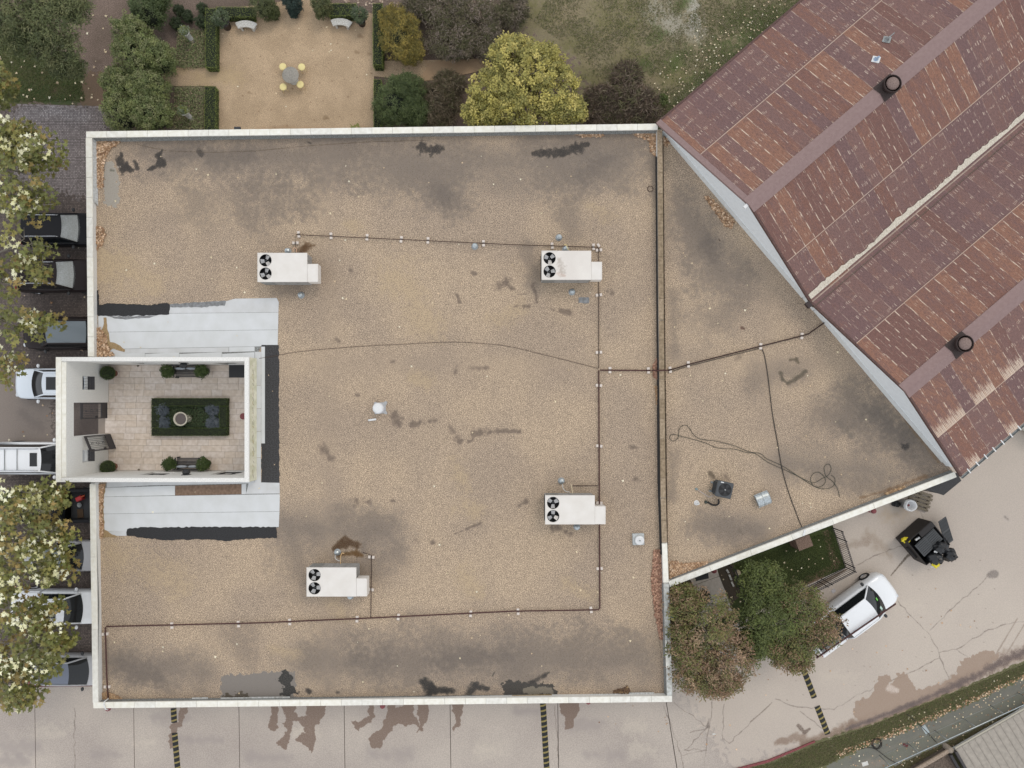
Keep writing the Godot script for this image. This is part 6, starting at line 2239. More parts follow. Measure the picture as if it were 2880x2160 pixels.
func cars() -> void:
	M.car_glass = mat(Color(0.012, 0.014, 0.016), 0.06)
	M.chrome = mat(Color(0.55, 0.56, 0.58), 0.25, 0.8)
	M.lamp_glass = mat(Color(0.6, 0.62, 0.64), 0.1, 0.2)
	M.red_lens = mat(Color(0.25, 0.02, 0.02), 0.15)
	M.tyre = mat(Color(0.02, 0.02, 0.021), 0.8, 0.0, M.strong, 3.0)
	var black := paintmat(Color(0.012, 0.012, 0.014))
	var dkbrown := paintmat(Color(0.022, 0.016, 0.016))
	var white := paintmat(Color(0.80, 0.82, 0.84))
	var pearl := paintmat(Color(0.70, 0.76, 0.82))
	var silver := paintmat(Color(0.40, 0.40, 0.41))
	var blue := paintmat(Color(0.13, 0.15, 0.20))
	var slate := paintmat(Color(0.13, 0.16, 0.18))
	var shade := mat(Color(0.66, 0.70, 0.72), 0.5, 0.0, M.blotch, 1.2)
	var grp := "cars parked along the white building"
	# placed by the foot of the windscreen, facing the wall (turn 0) or away (turn PI)
	var put := func(px: float, py: float, h: float, cowl: float, turn: float) -> Vector3:
		var p := at(px, py, h)
		return Vector3(p.x - cowl * cos(turn), -0.02, p.z)
	var sedan := {"w": 0.90, "front": 2.35, "rear": -2.35, "cowl": 1.05, "rf": 0.25, "rr": -0.95, "rg": -1.65, "belt": 0.92, "roof": 1.44, "group": grp}
	var suv := {"w": 0.94, "front": 2.3, "rear": -2.35, "cowl": 1.02, "rf": 0.40, "rr": -1.75, "rg": -2.15, "belt": 1.05, "roof": 1.70, "group": grp}
	var mix := func(base: Dictionary, extra: Dictionary) -> Dictionary:
		var o := base.duplicate()
		o.merge(extra, true)
		return o
	car("parked_car", "black car with silver windscreen shade nearest the garden end of the car row", "car", put.call(219, 643, 1.0, 1.02, 0.0), 0.0, mix.call(suv, {"paint": black, "shade": shade, "rails": true}))
	car("parked_car", "black car with pale windscreen shade, second in the car row from the garden", "car", put.call(206, 773, 1.0, 1.02, 0.0), 0.0, mix.call(suv, {"paint": dkbrown, "shade": shade, "rails": true}))
	car("parked_car", "dark car with slate blue roof panel, its tail toward the wall", "car", put.call(118, 936, 1.05, 1.02, PI), PI, mix.call(suv, {"paint": dkbrown, "roof_paint": slate, "roof": 1.62}))
	car("parked_car", "pale blue-white car with sunroof facing away from the courtyard wall", "car", put.call(96, 1079, 0.95, 1.05, PI), PI, mix.call(sedan, {"paint": pearl, "sunroof": true, "sun_from": 0.12, "sun_to": 0.6, "mirror_paint": white, "rr": -1.2}))
	car("parked_suv", "white car with dark sunroof and long roof facing the courtyard wall", "car", put.call(163, 1290, 1.08, 1.02, 0.0), 0.0, mix.call(suv, {"paint": white, "sunroof": true, "sun_from": 0.06, "sun_to": 0.22, "bars": true, "rails": true, "roof": 1.78, "mirror_paint": white, "rear": -2.6, "rr": -2.1, "rg": -2.45}))
	var pk := {"w": 0.96, "front": 2.75, "rear": -2.75, "cowl": 1.25, "rf": 0.62, "rr": -0.75, "rg": -0.95, "belt": 1.15, "roof": 1.82, "bed": true, "group": grp}
	var truck := car("parked_pickup", "dark pickup truck with open bed holding a red can", "truck", put.call(181, 1424, 1.15, -1.0, PI), PI, mix.call(pk, {"paint": black}))
	car("parked_car", "silver car with dark windscreen half under the tree", "car", put.call(226, 1566, 0.98, 1.05, 0.0), 0.0, mix.call(sedan, {"paint": silver, "roof_paint": slate}))
	car("parked_pickup", "white pickup truck with black sunroof and covered bed", "truck", put.call(226, 1711, 1.15, 1.25, 0.0), 0.0, mix.call(pk, {"paint": white, "sunroof": true, "sun_from": 0.28, "sun_to": 0.64, "tonneau": true, "mirror_paint": white}))
	car("parked_car", "blue-grey car beside the red kerb line", "car", put.call(241, 1889, 0.98, 1.05, 0.0), 0.0, mix.call(sedan, {"paint": silver, "roof_paint": blue, "rr": -0.7}))
	# white pickup in the yard, nose to the upper right
	var turn := atan2(0.60, 0.80)
	var wp := at(2473, 1676, 1.17)
	car("yard_pickup", "white pickup truck in the yard with green tags on its windscreen", "truck", Vector3(wp.x - cos(turn) * 1.42, 0.0, wp.z + sin(turn) * 1.42), turn, mix.call(pk, {"paint": white, "group": "", "tonneau": false, "w": 1.0, "front": 2.45, "cowl": 1.25, "rf": 0.50, "rr": -1.25, "rg": -1.45, "rear": -3.2, "roof": 1.86, "mirror_paint": M.charcoal}))
	var trk: Node3D = get_node("yard_pickup")
	for q in [[Vector3(1.12, 1.335, -0.1), Vector3(0.14, 0.006, 0.17), Color(0.18, 0.62, 0.10), "tag"], [Vector3(1.0, 1.40, 0.42), Vector3(0.20, 0.006, 0.2), Color(0.55, 0.76, 0.66), "tag"], [Vector3(0.35, 1.872, 0.45), Vector3(0.16, 0.008, 0.06), Color(0.10, 0.13, 0.14), "roof_lamp"], [Vector3(-1.05, 1.872, -0.40), Vector3(0.16, 0.008, 0.06), Color(0.10, 0.13, 0.14), "roof_lamp"], [Vector3(-1.05, 1.872, 0.40), Vector3(0.16, 0.008, 0.06), Color(0.10, 0.13, 0.14), "roof_lamp"]]:
		if q[3] == "roof_lamp" and q[0].x > 0.0:
			continue
		var b := MB.new()
		b.bev(Vector3.ZERO, q[1], 0.002)
		var o := build(b, q[3], mat(q[2], 0.6), trk)
		o.position = q[0]
		if q[3] == "tag":
			o.rotation.z = -0.80
			o.position += Vector3(0.0, 0.14, 0)
	# a car mostly hidden below the barn eave
	var hp := at(2878, 1200, 0.8)
	car("eave_car", "pale car with dark window half hidden below the barn gutter", "car", Vector3(hp.x + 0.8, 0.0, hp.z - 0.5), -0.7, mix.call(sedan, {"paint": paintmat(Color(0.62, 0.62, 0.55)), "group": ""}))
	# load in the dark pickup: red can, grey bowl, brown board
	var p := at(223, 1402, 0.85)
	var t := thing("fuel_can", "red plastic can standing in the dark pickup bed", "can", Vector3(p.x, 0.63, p.z), 0.5)
	var b := MB.new()
	b.bev(Vector3(0, 0.16, 0), Vector3(0.40, 0.32, 0.26), 0.05)
	build(b, "body", mat(Color(0.50, 0.03, 0.035), 0.45), t)
	b = MB.new(1)
	b.tube([Vector3(0.14, 0.3, 0), Vector3(0.3, 0.36, 0.0), Vector3(0.42, 0.32, 0)], 0.04, 8)
	build(b, "spout", mat(Color(0.55, 0.10, 0.04), 0.45), t)
	p = at(224, 1420, 0.7)
	b = MB.new(1)
	b.lathe(Vector3(p.x, 0.652, p.z), [Vector2(0.0, 0.0), Vector2(0.08, 0.0), Vector2(0.14, 0.09), Vector2(0.125, 0.09), Vector2(0.07, 0.02), Vector2(0.0, 0.02)], 16)
	single(b, "bowl", M.galv_dull, "grey bowl beside the red can in the pickup bed", "bowl")
	p = at(226, 1444, 0.66)
	b = MB.new()
	b.bev(Vector3(p.x, 0.665, p.z), Vector3(0.34, 0.03, 0.5), 0.005, Basis(Vector3.UP, 0.08))
	single(b, "brown_board", mat(Color(0.14, 0.085, 0.045), 0.8, 0.0, M.strong, 2.0), "brown board lying in the dark pickup bed", "board")

func bollard(px: float, py: float, h: float, label: String) -> void:
	var p := at(px, py, h)
	var t := thing("red_bollard", label, "bollard", Vector3(p.x, 0, p.z), 0.0, "red bollards at the foot of the building")
	var b := MB.new(1)
	b.lathe(Vector3.ZERO, [Vector2(0.15, 0.0), Vector2(0.15, h - 0.10), Vector2(0.13, h - 0.03), Vector2(0.07, h), Vector2(0.0, h + 0.01)], 20)
	build(b, "post", M.red_paint, t)
	b = MB.new(1)
	b.lathe(Vector3.ZERO, [Vector2(0.156, h - 0.25), Vector2(0.158, h - 0.22), Vector2(0.158, h - 0.17), Vector2(0.156, h - 0.14)], 20)
	build(b, "band", mat(Color(0.5, 0.4, 0.4), 0.7), t)

# hump with yellow bars; from and to in plan units
func speed_hump(label: String, ax: float, ay: float, bx: float, by: float, bars: int) -> void:
	var a := at(ax, ay)
	var b := at(bx, by)
	var mid := (a + b) * 0.5
	var dir := (b - a).normalized()
	var len := a.distance_to(b)
	var t := thing("speed_hump", label, "speed hump", Vector3(mid.x, 0.001, mid.z), atan2(-dir.z, dir.x), "black and yellow speed humps")
	var w := 0.17
	var prof := [[-w, 0.0], [-w * 0.75, 0.03], [-w * 0.3, 0.055], [w * 0.3, 0.055], [w * 0.75, 0.03], [w, 0.0]]
	var hump := func(m: MB, x0: float, x1: float, lift: float, skew: float) -> void:
		for i in 5:
			var z0: float = prof[i][0]
			var z1: float = prof[i + 1][0]
			m.quad(Vector3(x0 + z0 * skew, prof[i][1] + lift, z0), Vector3(x1 + z0 * skew, prof[i][1] + lift, z0), Vector3(x1 + z1 * skew, prof[i + 1][1] + lift, z1), Vector3(x0 + z1 * skew, prof[i + 1][1] + lift, z1))
	var m := MB.new()
	hump.call(m, -len * 0.5, len * 0.5, 0.0, 0.0)
	for s in [-1, 1]:
		for i in range(1, 4):
			m.tri(Vector3(s * len * 0.5, prof[0][1], prof[0][0]), Vector3(s * len * 0.5, prof[i][1], prof[i][0]), Vector3(s * len * 0.5, prof[i + 1][1], prof[i + 1][0]))
	build(m, "rubber_base", M.rubber, t)
	for k in bars:
		m = MB.new()
		var x := -len * 0.5 + len * (k + 0.5) / bars
		hump.call(m, x - 0.05, x + 0.05, 0.003, 0.22)
		build(m, "yellow_bar", M.yellow, t)

# iron fence between plan points, upright bars as parts
func fence(label: String, pts: Array, h: float) -> void:
	var p0 := at(pts[0], pts[1])
	var t := thing("iron_fence", label, "fence", p0)
	for i in range(0, pts.size() - 2, 2):
		var a := at(pts[i], pts[i + 1]) - p0
		var b := at(pts[i + 2], pts[i + 3]) - p0
		var len := a.distance_to(b)
		var n := int(len / 0.125)
		for y in [0.14, h - 0.18, h - 0.04]:
			var m := MB.new()
			m.tube([a + Vector3(0, y, 0), b + Vector3(0, y, 0)], 0.018, 4)
			build(m, "rail", M.iron, t)
		for k in n + 1:
			var p := a.lerp(b, float(k) / n)
			var post := k % 12 == 0
			var m := MB.new()
			m.tube([p, p + Vector3(0, h + (0.06 if post else 0.0), 0)], 0.036 if post else 0.015, 4)
			build(m, "post" if post else "bar", M.iron, t)

func trash_bag(label: String, p: Vector3, rad: Vector3, m: Material, seed_: int, called := "rubbish_bag") -> void:
	var t := thing(called, label, "bag", p, 0.0)
	var b := MB.new(1)
	var n := FastNoiseLite.new()
	n.seed = seed_
	n.frequency = 2.2
	var sides := 22
	var rows := 14
	var g := []
	for i in rows + 1:
		var a := PI * i / rows
		var row := []
		for k in sides:
			var th := TAU * k / sides
			var d := Vector3(cos(th) * sin(a), -cos(a), sin(th) * sin(a))
			var f := 1.0 + n.get_noise_3dv(d * 0.7) * 0.5 + n.get_noise_3dv(d * 2.0) * 0.10
			var q := d * rad * f
			q.y = maxf(q.y, -rad.y * 0.7)
			row.append(q + Vector3(0, rad.y * 0.7, 0))
		g.append(row)
	for i in rows:
		for k in sides:
			var k2 := (k + 1) % sides
			b.quad(g[i][k], g[i][k2], g[i + 1][k2], g[i + 1][k])
	build(b, "sack", m, t)
	b = MB.new(1)
	b.tube([Vector3(0, rad.y * 1.5, 0), Vector3(0.02, rad.y * 1.75, 0.01), Vector3(0.05, rad.y * 1.95, 0.03)], [0.05, 0.025, 0.06], 8)
	build(b, "knot", m, t)

func yard() -> void:
	# ---- speed humps in the drive
	speed_hump("short black and yellow speed hump tight against the building, left end", 488, 1992, 490, 2032, 3)
	speed_hump("black and yellow speed hump reaching the picture edge, left of the wet runs", 491, 2061, 500, 2166, 7)
	speed_hump("long black and yellow speed hump right of the wet runs", 1527, 1976, 1538, 2166, 13)
	speed_hump("black and yellow speed hump half under the reddish tree", 2256, 1872, 2290, 1962, 6)
	speed_hump("black and yellow speed hump ending at the damp gutter", 2298, 1986, 2328, 2064, 6)
	# ---- bollards
	bollard(301, 1995, 0.9, "red bollard under the bent white pipe")
	bollard(1075, 1988, 0.9, "red bollard between the two big wet runs")
	bollard(1655, 1976, 0.9, "red bollard just showing below the coping, right of the long hump")
	bollard(2460, 1438, 0.9, "red bollard near the clear-lined bin")
	bollard(2010, 1607, 0.9, "red bollard beside the door mat path")
	# ---- lawn and path in the corner by the wing
	var s: Canvas = M.south_canvas
	var lw := canvas(1860, 1480, 2400, 1720, 400)
	lw.ground(rgb(64, 74, 34), rgb(48, 58, 26), g1, 0.003)
	lw.region([1866, 1620, 1950, 1600, 1990, 1720, 1866, 1720], rgb(74, 60, 54), 0.9, 4.0)
	lw.region([2016, 1590, 2056, 1580, 2080, 1680, 2040, 1720], rgb(78, 66, 58), 0.9, 4.0)
	lw.run([2322, 1500, 12, 2340, 1560, 12, 2352, 1586, 12, 2300, 1620, 12, 2210, 1660, 12], rgb(118, 97, 80), 0.9, 0.5, 0.5, 0.4)
	lw.run([2180, 1620, 14, 2200, 1600, 10], rgb(120, 112, 78), 0.6, 0.1, 0.9, 0.8)
	surface("corner_lawn", lw, canvas_mat(lw, 0.95), [1866, 1640, 2340, 1470, 2350, 1506, 2378, 1596, 2220, 1668, 2060, 1760, 1960, 1800, 1866, 1800], 0.02, 0.1)
	var pm := mat(Color(0.60, 0.54, 0.48), 0.85, 0.0, M.soft, 0.4)
	var pa := MB.new()
	pa.prism(plan([1936, 1622, 2014, 1590, 2022, 1620, 1950, 1646]), 0.0, 0.032)
	var fp := structure(pa, "footpath", pm)
	for q in [[1950.6, 1647, 2022.4, 1621, 2042, 1668, 1964, 1702], [1964.4, 1703, 2042.4, 1669, 2060, 1720, 1980, 1760]]:
		pa = MB.new()
		pa.prism(plan(q), 0.0, 0.032)
		build(pa, "slab", pm, fp)
	var dm := MB.new()
	dm.prism(plan([1954, 1624, 1991, 1610, 1993, 1626, 1957, 1634]), 0.033, 0.05)
	single(dm, "door_mat", M.charcoal, "grey door mat on the short concrete path by the wing", "mat")
	var st := MB.new(1)
	var sp := at(2075, 1611, 0.05)
	st.lathe(Vector3(sp.x, 0.02, sp.z), [Vector2(0.18, 0.0), Vector2(0.17, 0.05), Vector2(0.0, 0.06)], 18, Basis(), 0.05)
	single(st, "stepping_stone", mat(Color(0.45, 0.39, 0.27), 0.9, 0.0, M.blotch, 1.5), "round pale stepping stone beside the fence corner", "stone")
	# white boards by the inner fence
	for q in [[2044, 1602, 2050, 1612, "upper"], [2051, 1616, 2058, 1632, "middle"], [2058, 1636, 2064, 1650, "lower"]]:
		var bd := MB.new()
		var a := at(q[0], q[1], 0.1)
		var b := at(q[2], q[3], 0.1)
		bd.bev((a + b) * 0.5 + Vector3(0, -0.04, 0), Vector3(a.distance_to(b), 0.08, 0.10), 0.01, Basis(Vector3.UP, atan2(-(b - a).z, (b - a).x)))
		single(bd, "edging_board", M.concrete_white, "%s short pale edging board beside the fenced lawn" % q[3 + 1], "board", "pale edging boards")
	fence("black iron fence round the small corner lawn", [2340, 1484, 2350, 1510, 2376, 1594, 2300, 1634, 2226, 1668, 2170, 1690], 1.3)
	fence("black iron fence along the short concrete path", [2050, 1590, 2062, 1620, 2074, 1650, 2090, 1690], 1.3)
	# low wall plate beside the lawn, under the fence
	var kw := MB.new()
	kw.prism(plan([2378, 1600, 2384, 1602, 2226, 1700, 2180, 1722, 2170, 1708, 2300, 1640]), 0.0, 0.03)
	structure(kw, "kerb", mat(Color(0.34, 0.27, 0.21), 0.9, 0.0, M.strong, 0.6))
	# ---- brick pier on the wing wall
	var pr := thing("brick_pier", "square brown brick pier against the wing wall", "pier", at(2256, 1524, 1.0) * Vector3(1, 0, 1), 0.36)
	var brick: Array = [mat(Color(0.30, 0.19, 0.145), 0.9, 0.0, M.strong, 1.5), mat(Color(0.34, 0.225, 0.175), 0.9, 0.0, M.strong, 1.5), mat(Color(0.27, 0.165, 0.125), 0.9, 0.0, M.strong, 1.5)]
	var body := MB.new()
	body.box(Vector3(0, 0.6, 0), Vector3(0.80, 1.2, 0.62))
	build(body, "core", brick[1], pr)
	var rngb := RandomNumberGenerator.new()
	rngb.seed = 4
	var bm := MB.new()
	bm.bev(Vector3.ZERO, Vector3(0.19, 0.065, 0.09), 0.006)
	var bmesh := bm.done()
	for y in 15:
		for k in 4:
			var o := part(bmesh, "brick", brick[rngb.randi() % 3], pr)
			o.position = Vector3(-0.30 + k * 0.2 + (0.0 if y % 2 else 0.0), 1.2 - 0.05 - y * 0.075, 0.28)
		for k in 3:
			for sx in [-1, 1]:
				var o := part(bmesh, "brick", brick[rngb.randi() % 3], pr)
				o.position = Vector3(sx * 0.372, 1.2 - 0.05 - y * 0.075, 0.12 - k * 0.2)
				o.rotation.y = PI / 2
	var cap := MB.new()
	cap.bev(Vector3(0, 1.24, 0), Vector3(0.86, 0.07, 0.68), 0.01)
	build(cap, "cap", mat(Color(0.34, 0.235, 0.185), 0.9, 0.0, M.strong, 1.0), pr)
	var bk := MB.new()
	bk.box(at(2262, 1498, PT + 0.10), Vector3(0.09, 0.03, 0.34), Basis(Vector3.UP, -0.3))
	single(bk, "coping_strap", M.white, "white strap over the wing coping above the brick pier", "strap")
	# ---- dark awning, pallet, bin by the barn corner
	var aw := thing("dark_awning", "charcoal felt awning at the corner between wing and barn", "awning", at(2650, 1380, 2.2) * Vector3(1, 0, 1))
	var am := MB.new()
	var q0 := [at(2590, 1372, 2.75), at(2692, 1330, 2.75), at(2704, 1352, 2.5), at(2654, 1393, 2.3), at(2640, 1378, 2.4), at(2624, 1366, 2.6)]
	var loc := []
	for v in q0:
		loc.append(v - aw.position)
	for i in range(1, 5):
		am.tri(loc[0], loc[i], loc[i + 1])
		am.tri(loc[0] - Vector3(0, 0.05, 0), loc[i + 1] - Vector3(0, 0.05, 0), loc[i] - Vector3(0, 0.05, 0))
	for i in 6:
		var j := (i + 1) % 6
		am.quad(loc[i], loc[j], loc[j] - Vector3(0, 0.05, 0), loc[i] - Vector3(0, 0.05, 0))
	build(am, "sheet", M.tar_grey, aw)
	for q in [3, 2]:
		var ps := MB.new()
		var pp: Vector3 = loc[q] + Vector3(-0.08 if q == 3 else -0.2, -0.08, -0.08)
		ps.tube([Vector3(pp.x, -aw.position.y, pp.z), pp], 0.03, 8)
		build(ps, "post", M.iron, aw)
	var pl := thing("wood_pallet", "weathered wooden pallet leaning out below the wing parapet", "pallet", at(2585, 1408, 0.1) * Vector3(1, 0, 1), -0.32)
	for k in 5:
		var m := MB.new()
		m.bev(Vector3(0.05 * (k % 2), 0.16, -0.48 + k * 0.22), Vector3(1.30, 0.022, 0.16 if k % 2 else 0.13), 0.004)
		build(m, "board", M.wood_grey, pl)
	for k in 3:
		var m := MB.new()
		m.bev(Vector3(-0.55 + k * 0.55, 0.075, -0.04), Vector3(0.09, 0.14, 1.06), 0.005)
		build(m, "bearer", M.wood_grey, pl)
	var bn := thing("lined_bin", "round grey bin with a clear liner below the wing parapet", "bin", at(2538, 1416, 0.0), 0.0)
	var m2 := MB.new(1)
	m2.lathe(Vector3.ZERO, [Vector2(0.0, 0.0), Vector2(0.25, 0.0), Vector2(0.29, 0.85), Vector2(0.31, 0.86), Vector2(0.31, 0.90), Vector2(0.27, 0.90), Vector2(0.24, 0.3), Vector2(0.0, 0.3)], 26)
	build(m2, "barrel", mat(Color(0.30, 0.31, 0.32), 0.6), bn)
	m2 = MB.new(1)
	m2.lathe(Vector3.ZERO, [Vector2(0.34, 0.70), Vector2(0.325, 0.92), Vector2(0.26, 0.91), Vector2(0.22, 0.6), Vector2(0.0, 0.55)], 26, Basis(), 0.03)
	build(m2, "liner", mat(Color(0.62, 0.63, 0.64), 0.3), bn)
	m2 = MB.new()
	m2.box(Vector3(0.02, 0.58, 0.02), Vector3(0.12, 0.05, 0.1), Basis(Vector3.UP, 0.6))
	build(m2, "waste", M.red_paint, bn)
	trash_bag("small dark bag tucked beside the lined bin", at(2516, 1416, 0.0), Vector3(0.22, 0.2, 0.18), M.black, 3)

	# ---- open rubbish container with two lids thrown back
	var dc := at(2577, 1517, 0)
	var dt := thing("rubbish_container", "black steel rubbish container with its ribbed lids thrown open", "dumpster", dc, 0.72)
	var steel := mat(Color(0.026, 0.022, 0.022), 0.6, 0.1, M.strong, 1.0)
	# x across the back wall, z from the back wall to the open front
	var hx := 0.89
	var hz := 0.88
	var hb := 1.30
	var hf := 1.12
	var tk := 0.03
	var wallq := func(pts: Array) -> void:
		var b := MB.new()
		var nrm: Vector3 = (pts[1] - pts[0]).cross(pts[2] - pts[0]).normalized() * tk
		b.quad(pts[0], pts[1], pts[2], pts[3])
		b.quad(pts[0] + nrm, pts[1] + nrm, pts[2] + nrm, pts[3] + nrm)
		for i in 4:
			var j := (i + 1) % 4
			b.quad(pts[i], pts[j], pts[j] + nrm, pts[i] + nrm)
		build(b, "side", steel, dt)
	wallq.call([Vector3(-hx, 0.07, -hz), Vector3(-hx, hb, -hz), Vector3(hx, hb, -hz), Vector3(hx, 0.07, -hz)])
	wallq.call([Vector3(hx, 0.07, hz * 0.85), Vector3(hx, hf, hz), Vector3(-hx, hf, hz), Vector3(-hx, 0.07, hz * 0.85)])
	for sx in [-1, 1]:
		wallq.call([Vector3(sx * hx, 0.07, -hz), Vector3(sx * hx, hb, -hz), Vector3(sx * hx, hf, hz), Vector3(sx * hx, 0.07, hz * 0.85)])
	var fb := MB.new()
	fb.box(Vector3(0, 0.06, -0.05), Vector3(hx * 2.0 - 0.02, 0.06, hz * 1.8))
	build(fb, "floor", steel, dt)
	for q in [[0.55, -0.6], [-0.55, -0.6], [0.55, 0.5], [-0.55, 0.5]]:
		var f := MB.new()
		f.box(Vector3(q[0], 0.018, q[1]), Vector3(0.14, 0.036, 0.14))
		build(f, "foot", steel, dt)
	for sx in [-1, 1]:
		var f := MB.new()
		f.box(Vector3(sx * (hx + 0.06), 0.72, 0.0), Vector3(0.10, 0.12, 0.8))
		build(f, "lift_pocket", steel, dt)
	# narrow fixed plate along the back rim
	var cv := MB.new()
	cv.quad(Vector3(-hx * 0.1, hb + 0.01, -hz), Vector3(hx, hb + 0.01, -hz), Vector3(hx, hb - 0.03, -hz + 0.34), Vector3(-hx * 0.1, hb - 0.03, -hz + 0.34))
	build(cv, "top_plate", steel, dt)
	# lids: one has dropped across the opening, one hangs off the side
	var lidm := mat(Color(0.050, 0.054, 0.058), 0.45)
	var la := build_lid(lidm, dt)
	la.position = Vector3(0.06, 1.16, -0.02)
	la.rotation = Vector3(0.07, PI / 2, 0.0)
	la.scale = Vector3(0.95, 1.0, 1.5)
	var lb := build_lid(lidm, dt)
	lb.transform = Transform3D(Basis(Vector3.UP, -0.42) * Basis(Vector3.BACK, -0.55), Vector3(1.32, 0.86, 0.30))
	lb.scale = Vector3(1.0, 1.0, 1.45)
	# bags heaped on and in it
	var bag := mat(Color(0.012, 0.013, 0.015), 0.28)
	var yel := mat(Color(0.72, 0.60, 0.02), 0.5)
	var top := func(px: float, py: float, y: float) -> Vector3:
		var v := at(px, py, y)
		return Vector3(v.x, y, v.z)
	trash_bag("shiny black rubbish bag heaped at the open corner of the container", top.call(2622, 1568, 0.9), Vector3(0.42, 0.34, 0.38), bag, 11)
	trash_bag("large black rubbish bag between the container lids", top.call(2638, 1538, 0.95), Vector3(0.42, 0.32, 0.36), bag, 12)
	trash_bag("black rubbish bag bulging past the hanging lid", top.call(2664, 1558, 0.85), Vector3(0.36, 0.34, 0.36), bag, 13)
	trash_bag("crumpled bright yellow bag at the container corner", top.call(2628, 1580, 1.1), Vector3(0.24, 0.15, 0.32), yel, 14, "yellow_bag")
	trash_bag("crumpled yellow bag inside the dark end of the container", top.call(2545, 1518, 0.8), Vector3(0.24, 0.13, 0.17), yel, 15, "yellow_bag")
	trash_bag("small white bag at the container's lower tip", top.call(2622, 1592, 1.0), Vector3(0.13, 0.06, 0.07), M.white, 16, "white_bag")
	trash_bag("small white scrap bag between the black bags", top.call(2630, 1551, 1.25), Vector3(0.09, 0.05, 0.06), M.white, 17, "white_bag")
	for q in [[2577, 1517, "white carton inside the container"], [2583, 1513, "pale carton beside the white carton in the container"]]:
		var c := MB.new()
		var v := at(q[0], q[1], 1.0)
		c.bev(v, Vector3(0.13, 0.10, 0.10), 0.005, Basis(Vector3.UP, 0.6))
		single(c, "carton", M.white, q[2], "carton", "cartons in the container")
	# ---- long barrier pole beside the white pickup
	var bp := thing("barrier_pole", "long rusty double pipe barrier beside the white pickup", "barrier", at(2330, 1840, 0) * Vector3(1, 0, 1))
	var pa0 := at(2296, 1850, 2.02) - bp.position
	var pb0 := at(2519, 1697, 2.02) - bp.position
	for k in 2:
		var b := MB.new(1)
		var o := Vector3(0.035, 0.0 - 0.05 * k, 0.05) * k
		b.tube([pa0 + o, pb0 + o], 0.032, 8)
		build(b, "pole", M.pipe_red, bp)
	for f in [0.02, 0.14]:
		var b := MB.new(1)
		var v := pa0.lerp(pb0, f)
		b.tube([Vector3(v.x, 0, v.z), v], 0.05, 10)
		build(b, "post", M.pipe_red, bp)
	# ---- verge things: coil of wire, boards, wires across the path
	var coil := MB.new(1)
	var cp := []
	for i in 70:
		var an := i * 0.55
		var v := at(2464 + cos(an) * (13 + sin(i) * 3), 2090 + sin(an) * (14 + cos(i * 1.7) * 3), 0)
		cp.append(v + Vector3(0, 0.06 + 0.03 * sin(i * 0.9), 0))
	coil.tube(cp, 0.012, 4)
	single(coil, "wire_coil", M.cable, "tangled coil of black wire on the verge", "wire")
	for q in [[[2420, 2107, 2440, 2103, 2464, 2108, 2500, 2135, 2524, 2148], "black wire from the coil across the footpath"], [[2550, 2008, 2590, 2042, 2634, 2088], "dark wire crossing the footpath by the pale board"]]:
		var b := MB.new()
		b.tube(smooth_path(q[0], 0.05), 0.018, 5)
		single(b, "ground_wire", M.cable, q[1], "wire", "wires on the verge")
	for q in [[2604, 2053, 0.52, 0.26, 1.0, Color(0.50, 0.58, 0.62), "pale blue board lying on the footpath"], [2548, 2097, 0.30, 0.16, 0.35, Color(0.15, 0.03, 0.03), "dark red board lying on the footpath"], [2434, 2149, 0.36, 0.24, -0.3, Color(0.80, 0.80, 0.78), "white board at the picture's lower edge"], [2009, 2066, 0.20, 0.09, 0.1, Color(0.80, 0.80, 0.78), "scrap of white paper on the concrete below the reddish tree"], [2346, 1663, 0.2, 0.24, 0.8, Color(0.62, 0.60, 0.64), "crumpled pale paper beside the white pickup"]]:
		var b := MB.new()
		var v := at(q[0], q[1], 0.08)
		b.bev(Vector3(v.x, (0.035 if q[0] > 2400 and q[1] > 1900 else 0.012), v.z), Vector3(q[2], 0.02, q[3]), 0.004, Basis(Vector3.UP, -q[4]))
		single(b, "loose_board" if q[2] > 0.25 else "paper_scrap", mat(q[5], 0.7, 0.0, M.blotch, 2.0), q[6], "board" if q[2] > 0.25 else "paper")
	# wire fence along the footpath: top rail and posts
	var wf := thing("wire_fence", "low grey rail fence along the far side of the footpath", "fence", at(2700, 2062, 0))
	var fa := at(2480, 2164, 1.2) - wf.position
	var fe := at(2960, 1946, 1.2) - wf.position
	var rl := MB.new(1)
	rl.tube([fa, fe], 0.028, 8)
	build(rl, "rail", M.galv, wf)
	for k in 6:
		var v := fa.lerp(fe, (k + 0.3) / 6.0)
		var b := MB.new(1)
		b.tube([Vector3(v.x, 0.05, v.z), v], 0.026, 6)
		build(b, "post", M.galv_dull, wf)
	var lower := MB.new(1)
	lower.tube([fa - Vector3(0, 1.05, 0), fe - Vector3(0, 1.05, 0)], 0.008, 4)
	build(lower, "wire", M.galv_dull, wf)
	# ---- neighbour's building and wall in the lower right corner
	var nb := thing("metal_roofed_shed", "shed with beige ribbed metal roof at the lower right corner", "shed", at(2840, 2130, 0))
	var org := nb.position
	var e0 := at(2688, 2108, 0.6)
	var e1 := at(2960, 1952, 0.6)
	var dirE := (e1 - e0).normalized()
	var back := Vector3(-dirE.z, 0, dirE.x)
	if back.z < 0.0:
		back = -back
	var beige := mat(Color(0.40, 0.36, 0.31), 0.6, 0.0, noise_tex(0.02, 43, Color(0.86, 0.86, 0.86), Color(1, 1, 1)), 0.3)
	var el := e0.distance_to(e1)
	var np := int(el / 0.42) + 1
	var rs := MB.new()
	rs.box(Vector3(0.2, 0.0, 2.0), Vector3(0.408, 0.03, 4.0))
	rs.box(Vector3(0.0, 0.022, 2.0), Vector3(0.03, 0.045, 4.0))
	var rsm := rs.done()
